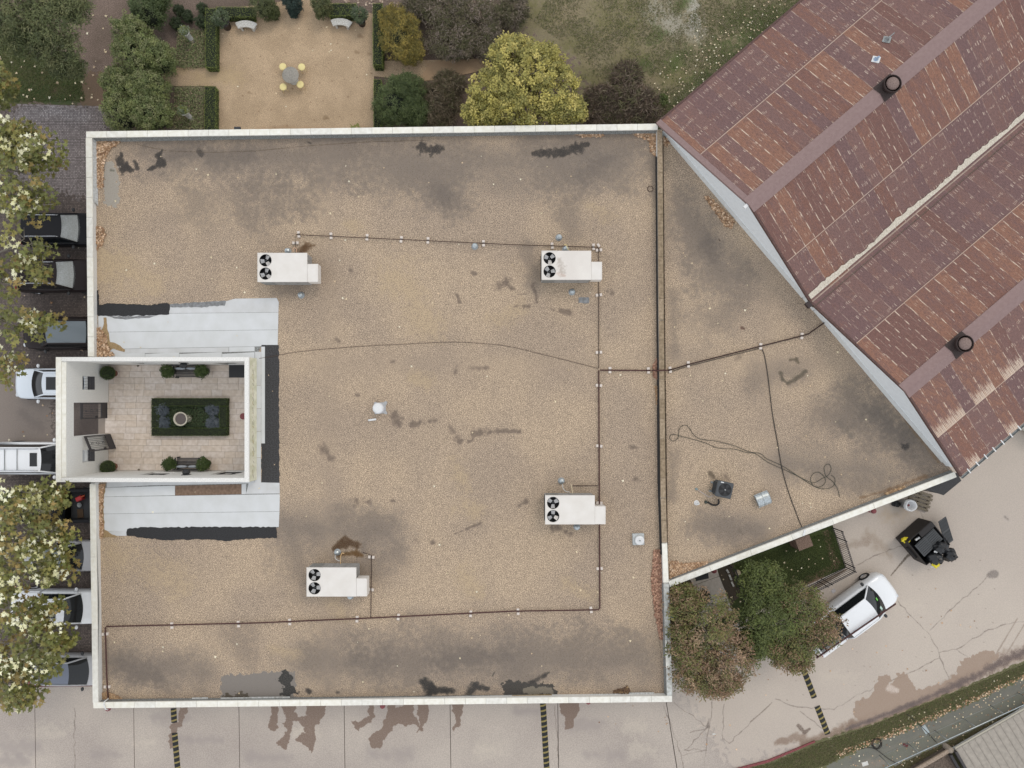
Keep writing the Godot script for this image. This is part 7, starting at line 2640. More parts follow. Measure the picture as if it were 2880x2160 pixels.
	for i in np:
		var o := part(rsm, "roof_panel", beige, nb)
		o.transform = Transform3D(Basis(dirE, Vector3.UP, back), e0 - org + dirE * (i * 0.42))
		o.rotate_object_local(Vector3.RIGHT, -0.09)
	var wl := MB.new()
	wl.box(e0 - org + dirE * (el * 0.5) + back * 2.1 + Vector3(0, -0.42, 0), Vector3(el - 0.1, 0.74, 3.8), Basis(dirE, Vector3.UP, back))
	build(wl, "wall", M.stucco, nb)
	var gt := MB.new()
	gt.box(e0 - org + dirE * (el * 0.5) - back * 0.06 + Vector3(0, -0.03, 0), Vector3(el, 0.05, 0.10), Basis(dirE, Vector3.UP, back))
	build(gt, "gutter", mat(Color(0.42, 0.39, 0.32), 0.6), nb)
	var en := MB.new()
	en.box(e0 - org - dirE * 0.10 + back * 2.0 + Vector3(0, 0.1, 0), Vector3(0.14, 0.20, 4.0), Basis(dirE, Vector3.UP, back))
	build(en, "end_gutter", mat(Color(0.05, 0.045, 0.045), 0.6), nb)
	var en2 := MB.new()
	en2.box(e0 - org - dirE * 0.42 + back * 2.1 + Vector3(0, 0.0, 0), Vector3(0.14, 0.16, 4.0), Basis(dirE, Vector3.UP, back))
	build(en2, "end_gutter", mat(Color(0.03, 0.028, 0.03), 0.6), nb)
	var skl := MB.new()
	skl.box(e0 - org + dirE * 3.9 + back * 3.6 + Vector3(0, 0.36, 0), Vector3(5.0, 0.02, 1.2), Basis(dirE, Vector3.UP, back))
	build(skl, "white_roof_sheet", M.white, nb)
	# masonry wall with pale cap
	var mw := thing("masonry_wall", "low tan wall with rounded end and pale coping beside the shed", "wall", at(2640, 2140, 0))
	var mo := mw.position
	var w0 := at(2572, 2166, 0.5)
	var w1 := at(2672, 2108, 0.5)
	var wd := (w1 - w0).normalized()
	var wb := Vector3(-wd.z, 0, wd.x)
	if wb.z < 0.0:
		wb = -wb
	var wlen := w0.distance_to(w1)
	var a1 := MB.new()
	a1.box((w0 + w1) * 0.5 - mo + wb * 0.95 + Vector3(0, -0.35, 0), Vector3(wlen, 0.5, 1.8), Basis(wd, Vector3.UP, wb))
	build(a1, "wall", mat(Color(0.20, 0.155, 0.125), 0.9, 0.0, M.strong, 0.5), mw)
	a1 = MB.new()
	a1.bev((w0 + w1) * 0.5 - mo + Vector3(0, 0.03, 0), Vector3(wlen + 0.1, 0.1, 0.22), 0.02, Basis(wd, Vector3.UP, wb))
	build(a1, "coping", mat(Color(0.42, 0.33, 0.26), 0.85, 0.0, M.blotch, 0.8), mw)
	a1 = MB.new(1)
	a1.lathe(w1 - mo + Vector3(0, -0.48, 0) + wb * 0.02, [Vector2(0.17, 0.0), Vector2(0.17, 0.55), Vector2(0.13, 0.61), Vector2(0.0, 0.62)], 18)
	build(a1, "pier", mat(Color(0.40, 0.34, 0.28), 0.85, 0.0, M.blotch, 0.8), mw)

# ribbed plastic lid, hinge side at -z
func build_lid(m: Material, parent: Node) -> MeshInstance3D:
	var b := MB.new()
	b.bev(Vector3(0, 0, 0), Vector3(0.88, 0.03, 1.0), 0.01)
	var o := build(b, "lid", m, parent)
	for k in 7:
		for h in 2:
			var r := MB.new()
			r.bev(Vector3(-0.36 + k * 0.12, 0.026, -0.24 + h * 0.48), Vector3(0.066, 0.034, 0.42), 0.01)
			build(r, "rib", m, o)
	return o

# bushy plant: lobes given as [px, py, height of centre, rx, ry, rz] in plan units (rx, rz) and metres (ry)
func bush(called: String, label: String, category: String, lobes: Array, clumps: int, each: int, spread: float, size: float, wide: float, pal: Array, seed_: int, core := 0.72, flat := 0.4, group := "", m: Material = null) -> Node3D:
	var f: Array = lobes[0]
	var p := at(f[0], f[1], f[2])
	var t := thing(called, label, category, Vector3(p.x, -0.05, p.z), 0.0, group)
	var ls := []
	for q in lobes:
		var c := at(q[0], q[1], q[2])
		var k: float = (H - q[2]) / F
		ls.append([c - t.position, Vector3(q[3] * k, q[4], q[5] * k)])
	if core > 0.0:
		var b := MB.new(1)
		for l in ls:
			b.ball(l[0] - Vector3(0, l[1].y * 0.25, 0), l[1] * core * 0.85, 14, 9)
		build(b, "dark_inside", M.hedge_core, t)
	# smaller lobes break the outline
	var rng := RandomNumberGenerator.new()
	rng.seed = seed_
	var sub := []
	for l in ls:
		for j in 6:
			var a := rng.randf() * TAU
			var r3: Vector3 = l[1]
			sub.append([l[0] + Vector3(cos(a) * r3.x * 0.72, rng.randf_range(-0.1, 0.6) * r3.y, sin(a) * r3.z * 0.72), r3 * rng.randf_range(0.28, 0.48)])
	var st := MB.new()
	for l in ls:
		st.tube([Vector3(l[0].x * 0.6, 0.0, l[0].z * 0.6), l[0]], 0.05, 6)
	build(st, "stem", M.bark, t)
	var lv := Leaves.new(seed_)
	lv.crown(ls, int(clumps * 0.75), each, spread, size, wide, pal, flat)
	lv.crown(sub, maxi(8, int(clumps * 0.09)), each, spread * 0.7, size, wide, pal, flat)
	foliage(lv, "leaves", t, m)
	return t

# tree: trunk and limbs reaching into the crown's lobes
func tree(called: String, label: String, base: Vector3, trunk_r: float, fork: float, lobes: Array, seed_: int, bark: Material, twigs := 5) -> Array:
	var t := thing(called, label, "tree", base)
	var rng := RandomNumberGenerator.new()
	rng.seed = seed_
	var ls := []
	for q in lobes:
		var c := at(q[0], q[1], q[2])
		var k: float = (H - q[2]) / F
		ls.append([c - base, Vector3(q[3] * k, q[4], q[5] * k)])
	var b := MB.new(1)
	b.tube([Vector3.ZERO, Vector3(0.05, fork * 0.5, -0.04), Vector3(0, fork, 0)], [trunk_r * 1.25, trunk_r, trunk_r * 0.8], 12)
	build(b, "trunk", bark, t)
	var lm := MB.new(1)
	for l in ls:
		var c: Vector3 = l[0]
		var s := Vector3(0, fork * 0.95, 0)
		var mid := s.lerp(c, 0.5) + Vector3(rng.randf_range(-0.3, 0.3), 0.3, rng.randf_range(-0.3, 0.3))
		lm.tube([s, mid, c], [trunk_r * 0.6, trunk_r * 0.38, trunk_r * 0.2], 8)
		for k in twigs:
			var d := Vector3(rng.randf_range(-1, 1), rng.randf_range(-0.2, 0.9), rng.randf_range(-1, 1)).normalized()
			var e: Vector3 = c + d * l[1] * 0.95
			var m0 := c.lerp(e, 0.5) + Vector3(rng.randf_range(-0.2, 0.2), 0.15, rng.randf_range(-0.2, 0.2))
			lm.tube([mid.lerp(c, 0.6), m0, e], [trunk_r * 0.2, trunk_r * 0.12, 0.012], 5)
			for j in 3:
				var e2: Vector3 = m0 + Vector3(rng.randf_range(-1, 1), rng.randf_range(-0.1, 0.7), rng.randf_range(-1, 1)).normalized() * l[1] * 0.5
				lm.tube([m0, m0.lerp(e2, 0.5) + Vector3(0, 0.06, 0), e2], [trunk_r * 0.1, 0.014, 0.007], 4)
	build(lm, "limbs", bark, t)
	return [t, ls]

func garden() -> void:
	# ---- box hedges round the gravel court
	var green := [Color(0.171, 0.210, 0.043), Color(0.136, 0.174, 0.037), Color(0.200, 0.237, 0.055), Color(0.116, 0.150, 0.033)]
	var runs := [[574, 242, 606, 366, 0.55, "left of the gravel court, nearest the building"], [576, 22, 607, 190, 0.6, "left of the gravel court beside the far urn"], [607, 18, 712, 47, 0.6, "behind the left curved bench"], [925, 8, 1002, 44, 0.6, "behind the right curved bench"], [1048, 8, 1075, 182, 0.8, "right of the gravel court beside the golden shrub"], [1050, 222, 1072, 362, 0.7, "right of the gravel court below the side path"]]
	var i := 0
	for q in runs:
		var a := at(q[0], q[1], q[4])
		var b := at(q[2], q[3], q[4])
		var t := thing("box_hedge", "clipped box hedge " + q[5], "hedge", Vector3((a.x + b.x) * 0.5, -0.05, (a.z + b.z) * 0.5), 0.0, "clipped hedges of the garden")
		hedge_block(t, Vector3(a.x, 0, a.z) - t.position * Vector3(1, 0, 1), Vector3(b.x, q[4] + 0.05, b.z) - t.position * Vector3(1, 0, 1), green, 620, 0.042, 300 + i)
		i += 1
	# ---- big evergreen screen on the left
	var ever := [Color(0.165, 0.203, 0.065), Color(0.126, 0.160, 0.052), Color(0.214, 0.236, 0.081), Color(0.098, 0.125, 0.044), Color(0.233, 0.236, 0.115)]
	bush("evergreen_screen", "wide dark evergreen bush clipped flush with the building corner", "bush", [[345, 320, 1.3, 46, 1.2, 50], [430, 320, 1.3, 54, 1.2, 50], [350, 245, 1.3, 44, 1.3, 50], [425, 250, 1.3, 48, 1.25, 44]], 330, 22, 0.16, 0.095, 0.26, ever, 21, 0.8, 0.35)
	bush("evergreen_screen", "dark evergreen bush behind the clipped one, left of the far urn", "bush", [[390, 160, 1.5, 62, 1.3, 50], [445, 165, 1.3, 46, 1.2, 42], [380, 105, 1.5, 50, 1.2, 40]], 330, 22, 0.16, 0.095, 0.26, ever, 22, 0.8, 0.35)
	bush("evergreen_screen", "lighter green bush at the top edge left of the garden", "bush", [[420, 40, 1.2, 42, 1.0, 40], [440, 0, 1.2, 36, 0.9, 30]], 240, 20, 0.16, 0.09, 0.26, [Color(0.07, 0.10, 0.03), Color(0.055, 0.08, 0.026), Color(0.09, 0.115, 0.04)], 23, 0.75, 0.35)
	# ---- small clipped balls in the far bed
	var k := 0
	for q in [[505, 30, 15], [530, 47, 15], [497, 68, 17], [568, 62, 17], [571, 26, 14]]:
		bush("clipped_ball", "small dark clipped ball bush in the far left bed, %s from the left" % ["second", "third", "first", "fourth", "fifth"][k], "bush", [[q[0], q[1], 0.35, q[2], 0.36, q[2]]], 130, 16, 0.06, 0.05, 0.33, [Color(0.03, 0.048, 0.014), Color(0.04, 0.06, 0.018), Color(0.024, 0.038, 0.012)], 30 + k, 0.85, 0.3, "small clipped ball bushes")
		k += 1
	# ---- low mixed planting in the two beds
	for q in [[[490, 244, 572, 242, 572, 364, 488, 364], "low mixed green planting in the bed nearest the building"], [[500, 90, 574, 80, 574, 188, 510, 192, 490, 170], "low mixed green planting round the far urn"]]:
		var l := Leaves.new(40 + k)
		var pg := plan(q[0], 0.15)
		var lo := pg[0]
		var hi := pg[0]
		for p in pg:
			lo = lo.min(p); hi = hi.max(p)
		var n := 0
		while n < 3600:
			var p := Vector2(l.rng.randf_range(lo.x, hi.x), l.rng.randf_range(lo.y, hi.y))
			if Geometry2D.is_point_in_polygon(p, pg):
				n += 1
				l.leaf(Vector3(p.x, l.rng.randf_range(-0.03, 0.26), p.y), l.rng.randf_range(0.05, 0.10), 0.3, l.pick([Color(0.169, 0.208, 0.078), Color(0.221, 0.247, 0.111), Color(0.117, 0.156, 0.058), Color(0.273, 0.260, 0.143), Color(0.312, 0.247, 0.156)]), 0.45)
		var o := foliage(l, "bed_planting", self, M.leaf_dry)
		meta(o, q[1], "plants", "", "stuff")
		k += 1
	# ---- pale urns with trailing plants
	for q in [[541, 114, "in the far bed"], [537, 332, "in the bed nearest the building"]]:
		var p := at(q[0], q[1], 0.0)
		var t := thing("planted_urn", "tall pale stone urn with silvery plants " + q[2], "urn", Vector3(p.x, -0.05, p.z), 0.0, "pale urns in the garden beds")
		var b := MB.new(1)
		b.lathe(Vector3.ZERO, [Vector2(0.0, 0.0), Vector2(0.17, 0.0), Vector2(0.17, 0.12), Vector2(0.13, 0.16), Vector2(0.15, 0.7), Vector2(0.22, 0.95), Vector2(0.25, 1.0), Vector2(0.25, 1.05), Vector2(0.20, 1.05), Vector2(0.18, 0.98), Vector2(0.0, 0.98)], 22)
		build(b, "urn", M.concrete_white, t)
		var l := Leaves.new(50 + int(q[1]))
		l.crown([[Vector3(0, 1.12, 0), Vector3(0.24, 0.16, 0.24)]], 40, 14, 0.10, 0.12, 0.14, [Color(0.20, 0.24, 0.16), Color(0.28, 0.32, 0.24), Color(0.14, 0.18, 0.08), Color(0.22, 0.24, 0.05)], 0.3)
		foliage(l, "plants", t)
	# ---- curved concrete benches
	k = 0
	for q in [[692, 68, 0.04, "left"], [960, 62, 0.10, "right"]]:
		var p := at(q[0], q[1], 0.42)
		var t := thing("curved_bench", "%s curved white concrete bench at the back of the gravel court" % q[3], "bench", Vector3(p.x, 0.0, p.z), -q[2], "curved concrete benches")
		var ang := 0.52
		var ro := 1.28
		var ri := 0.90
		var top := MB.new()
		var poly := PackedVector2Array()
		for j in 13:
			var a := lerpf(-ang, ang, j / 12.0)
			poly.append(Vector2(sin(a) * ro, ri + 0.16 - cos(a) * ro))
		for j in 13:
			var a := lerpf(ang, -ang, j / 12.0)
			poly.append(Vector2(sin(a) * ri, ri + 0.16 - cos(a) * ri))
		top.prism(poly, 0.36, 0.43)
		build(top, "seat", M.concrete_white, t)
		for s in [-1, 1]:
			var lg := MB.new()
			lg.bev(Vector3(s * 0.36, 0.18, 0.06), Vector3(0.12, 0.36, 0.30), 0.015, Basis(Vector3.UP, -s * 0.34))
			build(lg, "leg", M.concrete_white, t)
		k += 1
	# ---- round table and four yellow stools
	var tp := at(817, 211, 0.72)
	var tb := thing("round_table", "round grey mosaic table among yellow stools", "table", Vector3(tp.x, 0, tp.z))
	var ty := canvas(0, 0, 100, 100, 128)
	ty.ground(rgb(150, 145, 136), rgb(128, 124, 116), g2, 0.003)
	for j in 30:
		var xx := float((j * 37) % 100)
		var yy := float((j * 61) % 100)
		ty.blot(xx, yy, xx + 10, yy + 8, 1.2, 0.8, rgb(182, 178, 170), 0.6, 0.2, 0.6)
	var tmm := StandardMaterial3D.new()
	tmm.albedo_texture = ty.texture()
	tmm.uv1_triplanar = true
	tmm.roughness = 0.5
	var b2 := MB.new(1)
	b2.lathe(Vector3.ZERO, [Vector2(0.0, 0.69), Vector2(0.46, 0.69), Vector2(0.48, 0.70), Vector2(0.48, 0.725), Vector2(0.465, 0.735), Vector2(0.0, 0.735)], 40)
	build(b2, "top", tmm, tb)
	b2 = MB.new(1)
	b2.lathe(Vector3.ZERO, [Vector2(0.26, 0.0), Vector2(0.25, 0.03), Vector2(0.05, 0.07), Vector2(0.045, 0.66), Vector2(0.2, 0.69)], 20)
	build(b2, "pedestal", M.concrete_white, tb)
	var ym := mat(Color(0.90, 0.77, 0.36), 0.7, 0.0, M.fine, 2.0)
	for q in [[795, 187, "upper left"], [848, 188, "upper right"], [796, 244, "lower left"], [844, 237, "lower right"]]:
		var p := at(q[0], q[1], 0.46)
		var s := thing("yellow_stool", "round yellow stool at the %s of the grey table" % q[2], "stool", Vector3(p.x, 0, p.z), 0.0, "yellow stools round the table")
		var m := MB.new(1)
		m.lathe(Vector3.ZERO, [Vector2(0.0, 0.42), Vector2(0.20, 0.42), Vector2(0.212, 0.435), Vector2(0.205, 0.455), Vector2(0.15, 0.468), Vector2(0.05, 0.462), Vector2(0.0, 0.462)], 26)
		build(m, "seat", ym, s)
		for j in 4:
			var a := TAU * j / 4.0 + 0.4
			m = MB.new(1)
			m.tube([Vector3(cos(a) * 0.14, 0.42, sin(a) * 0.14), Vector3(cos(a) * 0.19, 0.0, sin(a) * 0.19)], 0.012, 6)
			build(m, "leg", ym, s)
	# ---- potted shrubs by the benches
	for q in [[640, 77, 0.30, 0.62, 0.44, "left"], [1019, 68, 0.27, 0.55, 0.42, "right"]]:
		var p := at(q[0], q[1], 0.0)
		potted("potted_shrub", "bushy plant in a tall dark pot beside the %s curved bench" % q[5], Vector3(p.x, 0, p.z), q[2], q[3], q[4], mat(Color(0.035, 0.026, 0.026), 0.6), 66 + int(q[0]), "potted shrubs by the curved benches", false, [Color(0.055, 0.085, 0.03), Color(0.075, 0.10, 0.04), Color(0.04, 0.065, 0.024), Color(0.12, 0.14, 0.09)])
	# ---- shrubs at the top of the court
	bush("olive_bush", "olive green bush at the top edge, left of the gravel gap", "bush", [[742, 18, 0.8, 34, 0.8, 34], [770, 36, 0.5, 14, 0.5, 16]], 220, 18, 0.12, 0.07, 0.3, [Color(0.085, 0.10, 0.03), Color(0.065, 0.08, 0.024), Color(0.10, 0.11, 0.04)], 71)
	bush("blue_bush", "blue-green spiky bush in the gravel gap at the top edge", "bush", [[824, 8, 0.7, 24, 0.7, 26], [826, 36, 0.4, 9, 0.3, 10]], 200, 16, 0.10, 0.10, 0.2, [Color(0.03, 0.055, 0.045), Color(0.04, 0.065, 0.05), Color(0.025, 0.042, 0.034)], 72)
	bush("olive_bush", "olive green bush at the top edge, right of the gravel gap", "bush", [[905, 16, 0.7, 26, 0.7, 32]], 260, 18, 0.12, 0.07, 0.3, [Color(0.075, 0.09, 0.03), Color(0.06, 0.074, 0.024), Color(0.11, 0.11, 0.035)], 73)
	# ---- right-hand shrubs
	bush("golden_shrub", "golden brown feathery shrub right of the gravel court", "bush", [[1125, 108, 1.2, 56, 1.1, 66], [1110, 60, 1.0, 40, 0.8, 36], [1150, 150, 0.9, 40, 0.8, 30]], 280, 20, 0.17, 0.11, 0.13, [Color(0.312, 0.247, 0.058), Color(0.221, 0.182, 0.047), Color(0.143, 0.130, 0.039), Color(0.390, 0.299, 0.078), Color(0.104, 0.098, 0.029)], 74, 0.65, 0.3)
	bush("green_shrub", "mid green feathery shrub below the right-hand gravel path", "bush", [[1115, 290, 1.2, 66, 1.1, 62], [1150, 250, 1.0, 48, 0.9, 36], [1170, 320, 0.9, 40, 0.8, 36]], 300, 20, 0.17, 0.12, 0.14, [Color(0.105, 0.140, 0.045), Color(0.077, 0.105, 0.034), Color(0.140, 0.175, 0.070), Color(0.049, 0.073, 0.025)], 75, 0.7, 0.3)
	var brown := [Color(0.288, 0.230, 0.163), Color(0.211, 0.169, 0.119), Color(0.384, 0.317, 0.230), Color(0.173, 0.144, 0.086), Color(0.192, 0.192, 0.096)]
	bush("bare_shrub", "brown twiggy shrub between the green shrub and the yellow tree", "bush", [[1240, 290, 0.8, 50, 0.7, 60], [1265, 235, 0.7, 36, 0.5, 26]], 260, 16, 0.22, 0.30, 0.045, brown, 76, 0.0, 0.3, "", M.leaf_dry)
	bush("bare_shrub", "dark brown twiggy shrub between the yellow tree and the barn", "bush", [[1760, 290, 0.9, 70, 0.8, 52], [1690, 300, 0.8, 46, 0.7, 46], [1820, 320, 0.6, 36, 0.5, 28], [1762, 220, 0.7, 34, 0.6, 34]], 300, 16, 0.24, 0.34, 0.04, [Color(0.325, 0.251, 0.197), Color(0.221, 0.172, 0.135), Color(0.446, 0.360, 0.287), Color(0.162, 0.126, 0.101), Color(0.304, 0.304, 0.157)], 77, 0.0, 0.3, "", M.leaf_dry)
	bush("bare_shrub", "wide grey-brown thicket above the right-hand gravel path", "bush", [[1250, 40, 0.8, 60, 0.6, 60], [1340, 60, 0.8, 70, 0.6, 64], [1270, 120, 0.8, 70, 0.6, 46], [1380, 130, 0.7, 44, 0.5, 40], [1440, 30, 0.7, 44, 0.5, 44], [1170, 20, 0.5, 40, 0.4, 30]], 250, 16, 0.22, 0.20, 0.09, [Color(0.192, 0.168, 0.104), Color(0.144, 0.136, 0.072), Color(0.256, 0.208, 0.160), Color(0.120, 0.128, 0.056), Color(0.320, 0.264, 0.224)], 78, 0.0, 0.35, "", M.leaf_dry)
	bush("leafy_clump", "small bright green clump at the barn eave corner", "bush", [[1862, 284, 0.3, 16, 0.3, 14], [1826, 305, 0.25, 12, 0.25, 10]], 60, 12, 0.08, 0.08, 0.28, [Color(0.11, 0.14, 0.03), Color(0.08, 0.11, 0.025)], 79, 0.0)
	# ---- grass
	var lawn := [Color(0.19, 0.18, 0.085), Color(0.15, 0.155, 0.06), Color(0.25, 0.215, 0.13), Color(0.12, 0.14, 0.045), Color(0.30, 0.26, 0.18)]
	tufts("lawn_grass", "thin patchy turf between the garden and the barn", [1560, -40, 2300, -40, 2240, 20, 1850, 345, 1650, 300, 1620, 150, 1500, 60], 22000, -0.05, lawn, 5, 0.045, func(p: Vector2) -> float:
		var kk := F / H
		var ix := int((p.x * kk + CX) * 0.8) & 1023
		var iy := int((p.y * kk + CY) * 0.8) & 1023
		return clampf((g1[(iy << 10) | ix] - 60) / 110.0, 0.08, 1.0))
	tufts("lawn_grass", "dark green turf beside the setts on the left", [-60, 90, 110, 110, 220, 190, 240, 285, -60, 290], 9000, -0.05, [Color(0.10, 0.13, 0.036), Color(0.08, 0.10, 0.03), Color(0.14, 0.14, 0.055)], 6, 0.05)
	tufts("lawn_grass", "turf strip between the concrete yard and the footpath", [2090, 2166, 2170, 2146, 2310, 2088, 2440, 2046, 2700, 1942, 2900, 1860, 2900, 1890, 2700, 1984, 2560, 2040, 2420, 2100, 2330, 2150, 2200, 2180], 15000, 0.02, [Color(0.13, 0.14, 0.05), Color(0.10, 0.115, 0.04), Color(0.18, 0.165, 0.075), Color(0.15, 0.125, 0.07)], 7, 0.05)
	tufts("lawn_grass", "turf between the footpath fence and the shed", [2500, 2164, 2880, 1986, 2880, 2000, 2700, 2100, 2590, 2164], 6000, 0.02, [Color(0.11, 0.115, 0.04), Color(0.15, 0.13, 0.06), Color(0.17, 0.13, 0.08)], 8, 0.05)
	tufts("lawn_grass", "dark turf inside the corner fence", [2070, 1590, 2336, 1490, 2372, 1592, 2220, 1664, 2090, 1720], 9000, 0.02, [Color(0.065, 0.09, 0.022), Color(0.055, 0.075, 0.02), Color(0.085, 0.105, 0.03)], 9, 0.045)

func trees() -> void:
	# ---- yellow-green tree
	var r := tree("yellow_tree", "round yellow-green tree against the garden wall", at(1470, 300, 0), 0.14, 1.6, [[1465, 215, 4.0, 100, 1.3, 92], [1400, 250, 3.4, 78, 1.1, 80], [1550, 250, 3.4, 74, 1.1, 78], [1470, 300, 3.2, 100, 1.0, 52], [1370, 320, 2.8, 66, 0.9, 38], [1590, 315, 2.8, 56, 0.9, 40], [1440, 150, 3.4, 62, 0.9, 44], [1520, 170, 3.4, 60, 0.9, 46]], 1, M.bark, 4)
	var l := Leaves.new(101)
	l.crown(r[1], 130, 30, 0.22, 0.14, 0.30, [Color(0.465, 0.404, 0.104), Color(0.368, 0.325, 0.082), Color(0.283, 0.259, 0.066), Color(0.564, 0.482, 0.150), Color(0.228, 0.213, 0.058), Color(0.172, 0.168, 0.044)], 0.45, 0, 0.5)
	foliage(l, "crown", r[0])
	# ---- dark feathery tree in the upper left corner
	r = tree("feathery_tree", "dark grey-green feathery tree in the upper left corner", at(90, 90, 0), 0.2, 2.0, [[60, 40, 5.0, 90, 1.4, 70], [150, 60, 4.6, 80, 1.2, 70], [30, 100, 4.2, 60, 1.0, 50], [150, 140, 3.6, 76, 1.0, 50], [190, 190, 2.6, 46, 0.8, 30], [200, 20, 4.2, 50, 1.0, 40]], 2, M.bark, 6)
	l = Leaves.new(102)
	l.crown(r[1], 150, 24, 0.24, 0.20, 0.10, [Color(0.172, 0.199, 0.090), Color(0.127, 0.150, 0.068), Color(0.229, 0.252, 0.119), Color(0.093, 0.115, 0.055), Color(0.273, 0.274, 0.138)], 0.35, 0, 0.4)
	foliage(l, "crown", r[0])
	# ---- big-leaved trees over the parked cars
	var olive := [Color(0.189, 0.189, 0.043), Color(0.145, 0.152, 0.038), Color(0.246, 0.225, 0.061), Color(0.102, 0.113, 0.029), Color(0.131, 0.145, 0.035), Color(0.275, 0.189, 0.058)]
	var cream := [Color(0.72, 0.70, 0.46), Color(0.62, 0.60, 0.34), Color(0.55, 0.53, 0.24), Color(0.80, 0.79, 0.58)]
	var rows := [
		["broad-leaved tree over the setts at the garden end of the car row", [-60, 470], [[60, 480, 6.4, 90, 1.3, 80], [120, 430, 5.6, 62, 1.0, 50], [10, 400, 6.0, 60, 1.0, 60], [80, 570, 5.8, 80, 1.0, 60], [0, 250, 5.5, 26, 0.8, 60], [60, 380, 5.0, 50, 0.8, 36]], 60, 40],
		["sparse broad-leaved tree with bare twigs over the black cars", [-60, 800], [[60, 690, 5.8, 84, 1.0, 54], [40, 780, 6.0, 70, 1.0, 60], [110, 750, 5.2, 52, 0.8, 50], [40, 920, 5.6, 70, 0.9, 70], [130, 920, 5.0, 56, 0.7, 40], [20, 1040, 5.2, 40, 0.7, 60]], 30, 16],
		["dense broad-leaved tree over the dark pickup and the silver car", [-60, 1520], [[60, 1410, 6.4, 90, 1.2, 60], [140, 1400, 5.6, 56, 0.9, 50], [50, 1500, 6.4, 90, 1.2, 60], [140, 1510, 5.6, 60, 0.9, 54], [160, 1600, 5.2, 56, 0.9, 44], [50, 1600, 6.2, 90, 1.1, 60]], 58, 44],
		["dense broad-leaved tree over the white pickup and the blue-grey car", [-60, 1800], [[40, 1720, 6.4, 80, 1.2, 60], [60, 1830, 6.4, 90, 1.2, 60], [150, 1790, 5.6, 52, 0.9, 50], [120, 1720, 5.4, 60, 0.8, 36], [30, 1920, 6.0, 70, 1.0, 56], [120, 1870, 5.4, 50, 0.8, 44], [70, 1960, 5.4, 44, 0.8, 30]], 58, 36],
	]
	var k := 0
	for q in rows:
		r = tree("broadleaf_tree", q[0], at(q[1][0], q[1][1], 0), 0.17, 3.2, q[2], 10 + k, M.bark_pale, 4)
		r[0].set_meta("group", "broad-leaved trees over the car row")
		l = Leaves.new(110 + k)
		l.crown(r[1], int(q[3] * 0.48), 12, 0.40, 0.19, 0.0, olive, 0.5, 1, 0.1)
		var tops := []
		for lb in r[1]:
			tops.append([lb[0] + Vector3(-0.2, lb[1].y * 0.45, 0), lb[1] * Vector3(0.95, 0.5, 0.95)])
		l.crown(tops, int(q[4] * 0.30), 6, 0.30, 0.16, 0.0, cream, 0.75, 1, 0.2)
		foliage(l, "crown", r[0])
		k += 1
	# ---- two reddening trees in the yard corner
	r = tree("reddening_tree", "olive tree turning reddish brown against the building's yard corner", at(1985, 1790, 0), 0.13, 1.8, [[1975, 1740, 4.2, 90, 1.2, 76], [1925, 1800, 3.8, 50, 1.0, 76], [1955, 1880, 3.4, 74, 0.9, 70], [2060, 1840, 3.6, 70, 1.0, 84], [2010, 1915, 3.0, 84, 0.7, 44], [1920, 1690, 3.4, 46, 0.8, 44]], 21, M.bark_pale, 7)
	l = Leaves.new(121)
	var og := [Color(0.147, 0.155, 0.043), Color(0.116, 0.132, 0.037), Color(0.186, 0.186, 0.056), Color(0.080, 0.093, 0.025)]
	var rd := [Color(0.27, 0.165, 0.10), Color(0.21, 0.125, 0.078), Color(0.33, 0.22, 0.15), Color(0.20, 0.15, 0.06), Color(0.42, 0.29, 0.19)]
	var lob: Array = r[1]
	l.crown([lob[0], lob[1], lob[5]], 170, 22, 0.28, 0.16, 0.18, og + og + rd, 0.4, 0, 0.2)
	l.crown([lob[2]], 190, 22, 0.28, 0.15, 0.18, rd + og, 0.4, 0, 0.15)
	l.crown([lob[3], lob[4]], 180, 22, 0.30, 0.15, 0.18, rd + rd + og, 0.4, 0, 0.1)
	foliage(l, "crown", r[0])
	r = tree("reddening_tree", "green tree with reddish brown fringe beside the white pickup", at(2190, 1690, 0), 0.13, 1.8, [[2140, 1640, 3.8, 58, 1.0, 64], [2170, 1720, 4.2, 80, 1.1, 74], [2240, 1700, 4.0, 74, 1.0, 60], [2296, 1760, 3.4, 66, 0.8, 56], [2215, 1805, 3.4, 84, 0.9, 60], [2125, 1790, 3.4, 54, 0.9, 66], [2228, 1848, 2.9, 56, 0.7, 40]], 22, M.bark, 5)
	l = Leaves.new(122)
	lob = r[1]
	var gg := [Color(0.115, 0.145, 0.036), Color(0.090, 0.115, 0.029), Color(0.155, 0.175, 0.048), Color(0.066, 0.084, 0.022)]
	l.crown([lob[0], lob[1], lob[5]], 180, 22, 0.28, 0.16, 0.18, gg, 0.4, 0, 0.2)
	l.crown([lob[2], lob[4]], 180, 22, 0.28, 0.15, 0.18, gg + gg + og + rd, 0.4, 0, 0.2)
	l.crown([lob[6], lob[3]], 170, 22, 0.30, 0.15, 0.18, rd + og, 0.4, 0, 0.1)
	foliage(l, "crown", r[0])
	# low shrubs and a blue barrel at the foot of the yard corner
	bush("low_shrub", "dark low shrubs below the wing wall by the path", "bush", [[1905, 1690, 0.5, 30, 0.5, 30], [1975, 1680, 0.4, 18, 0.4, 18]], 90, 14, 0.14, 0.09, 0.26, [Color(0.05, 0.055, 0.02), Color(0.07, 0.06, 0.03), Color(0.035, 0.045, 0.016)], 91, 0.5)
	var bp := at(1889, 1722, 0.5)
	var t := thing("blue_barrel", "blue barrel tucked between the building and the reddening tree", "barrel", Vector3(bp.x, 0, bp.z))
	var b := MB.new(1)
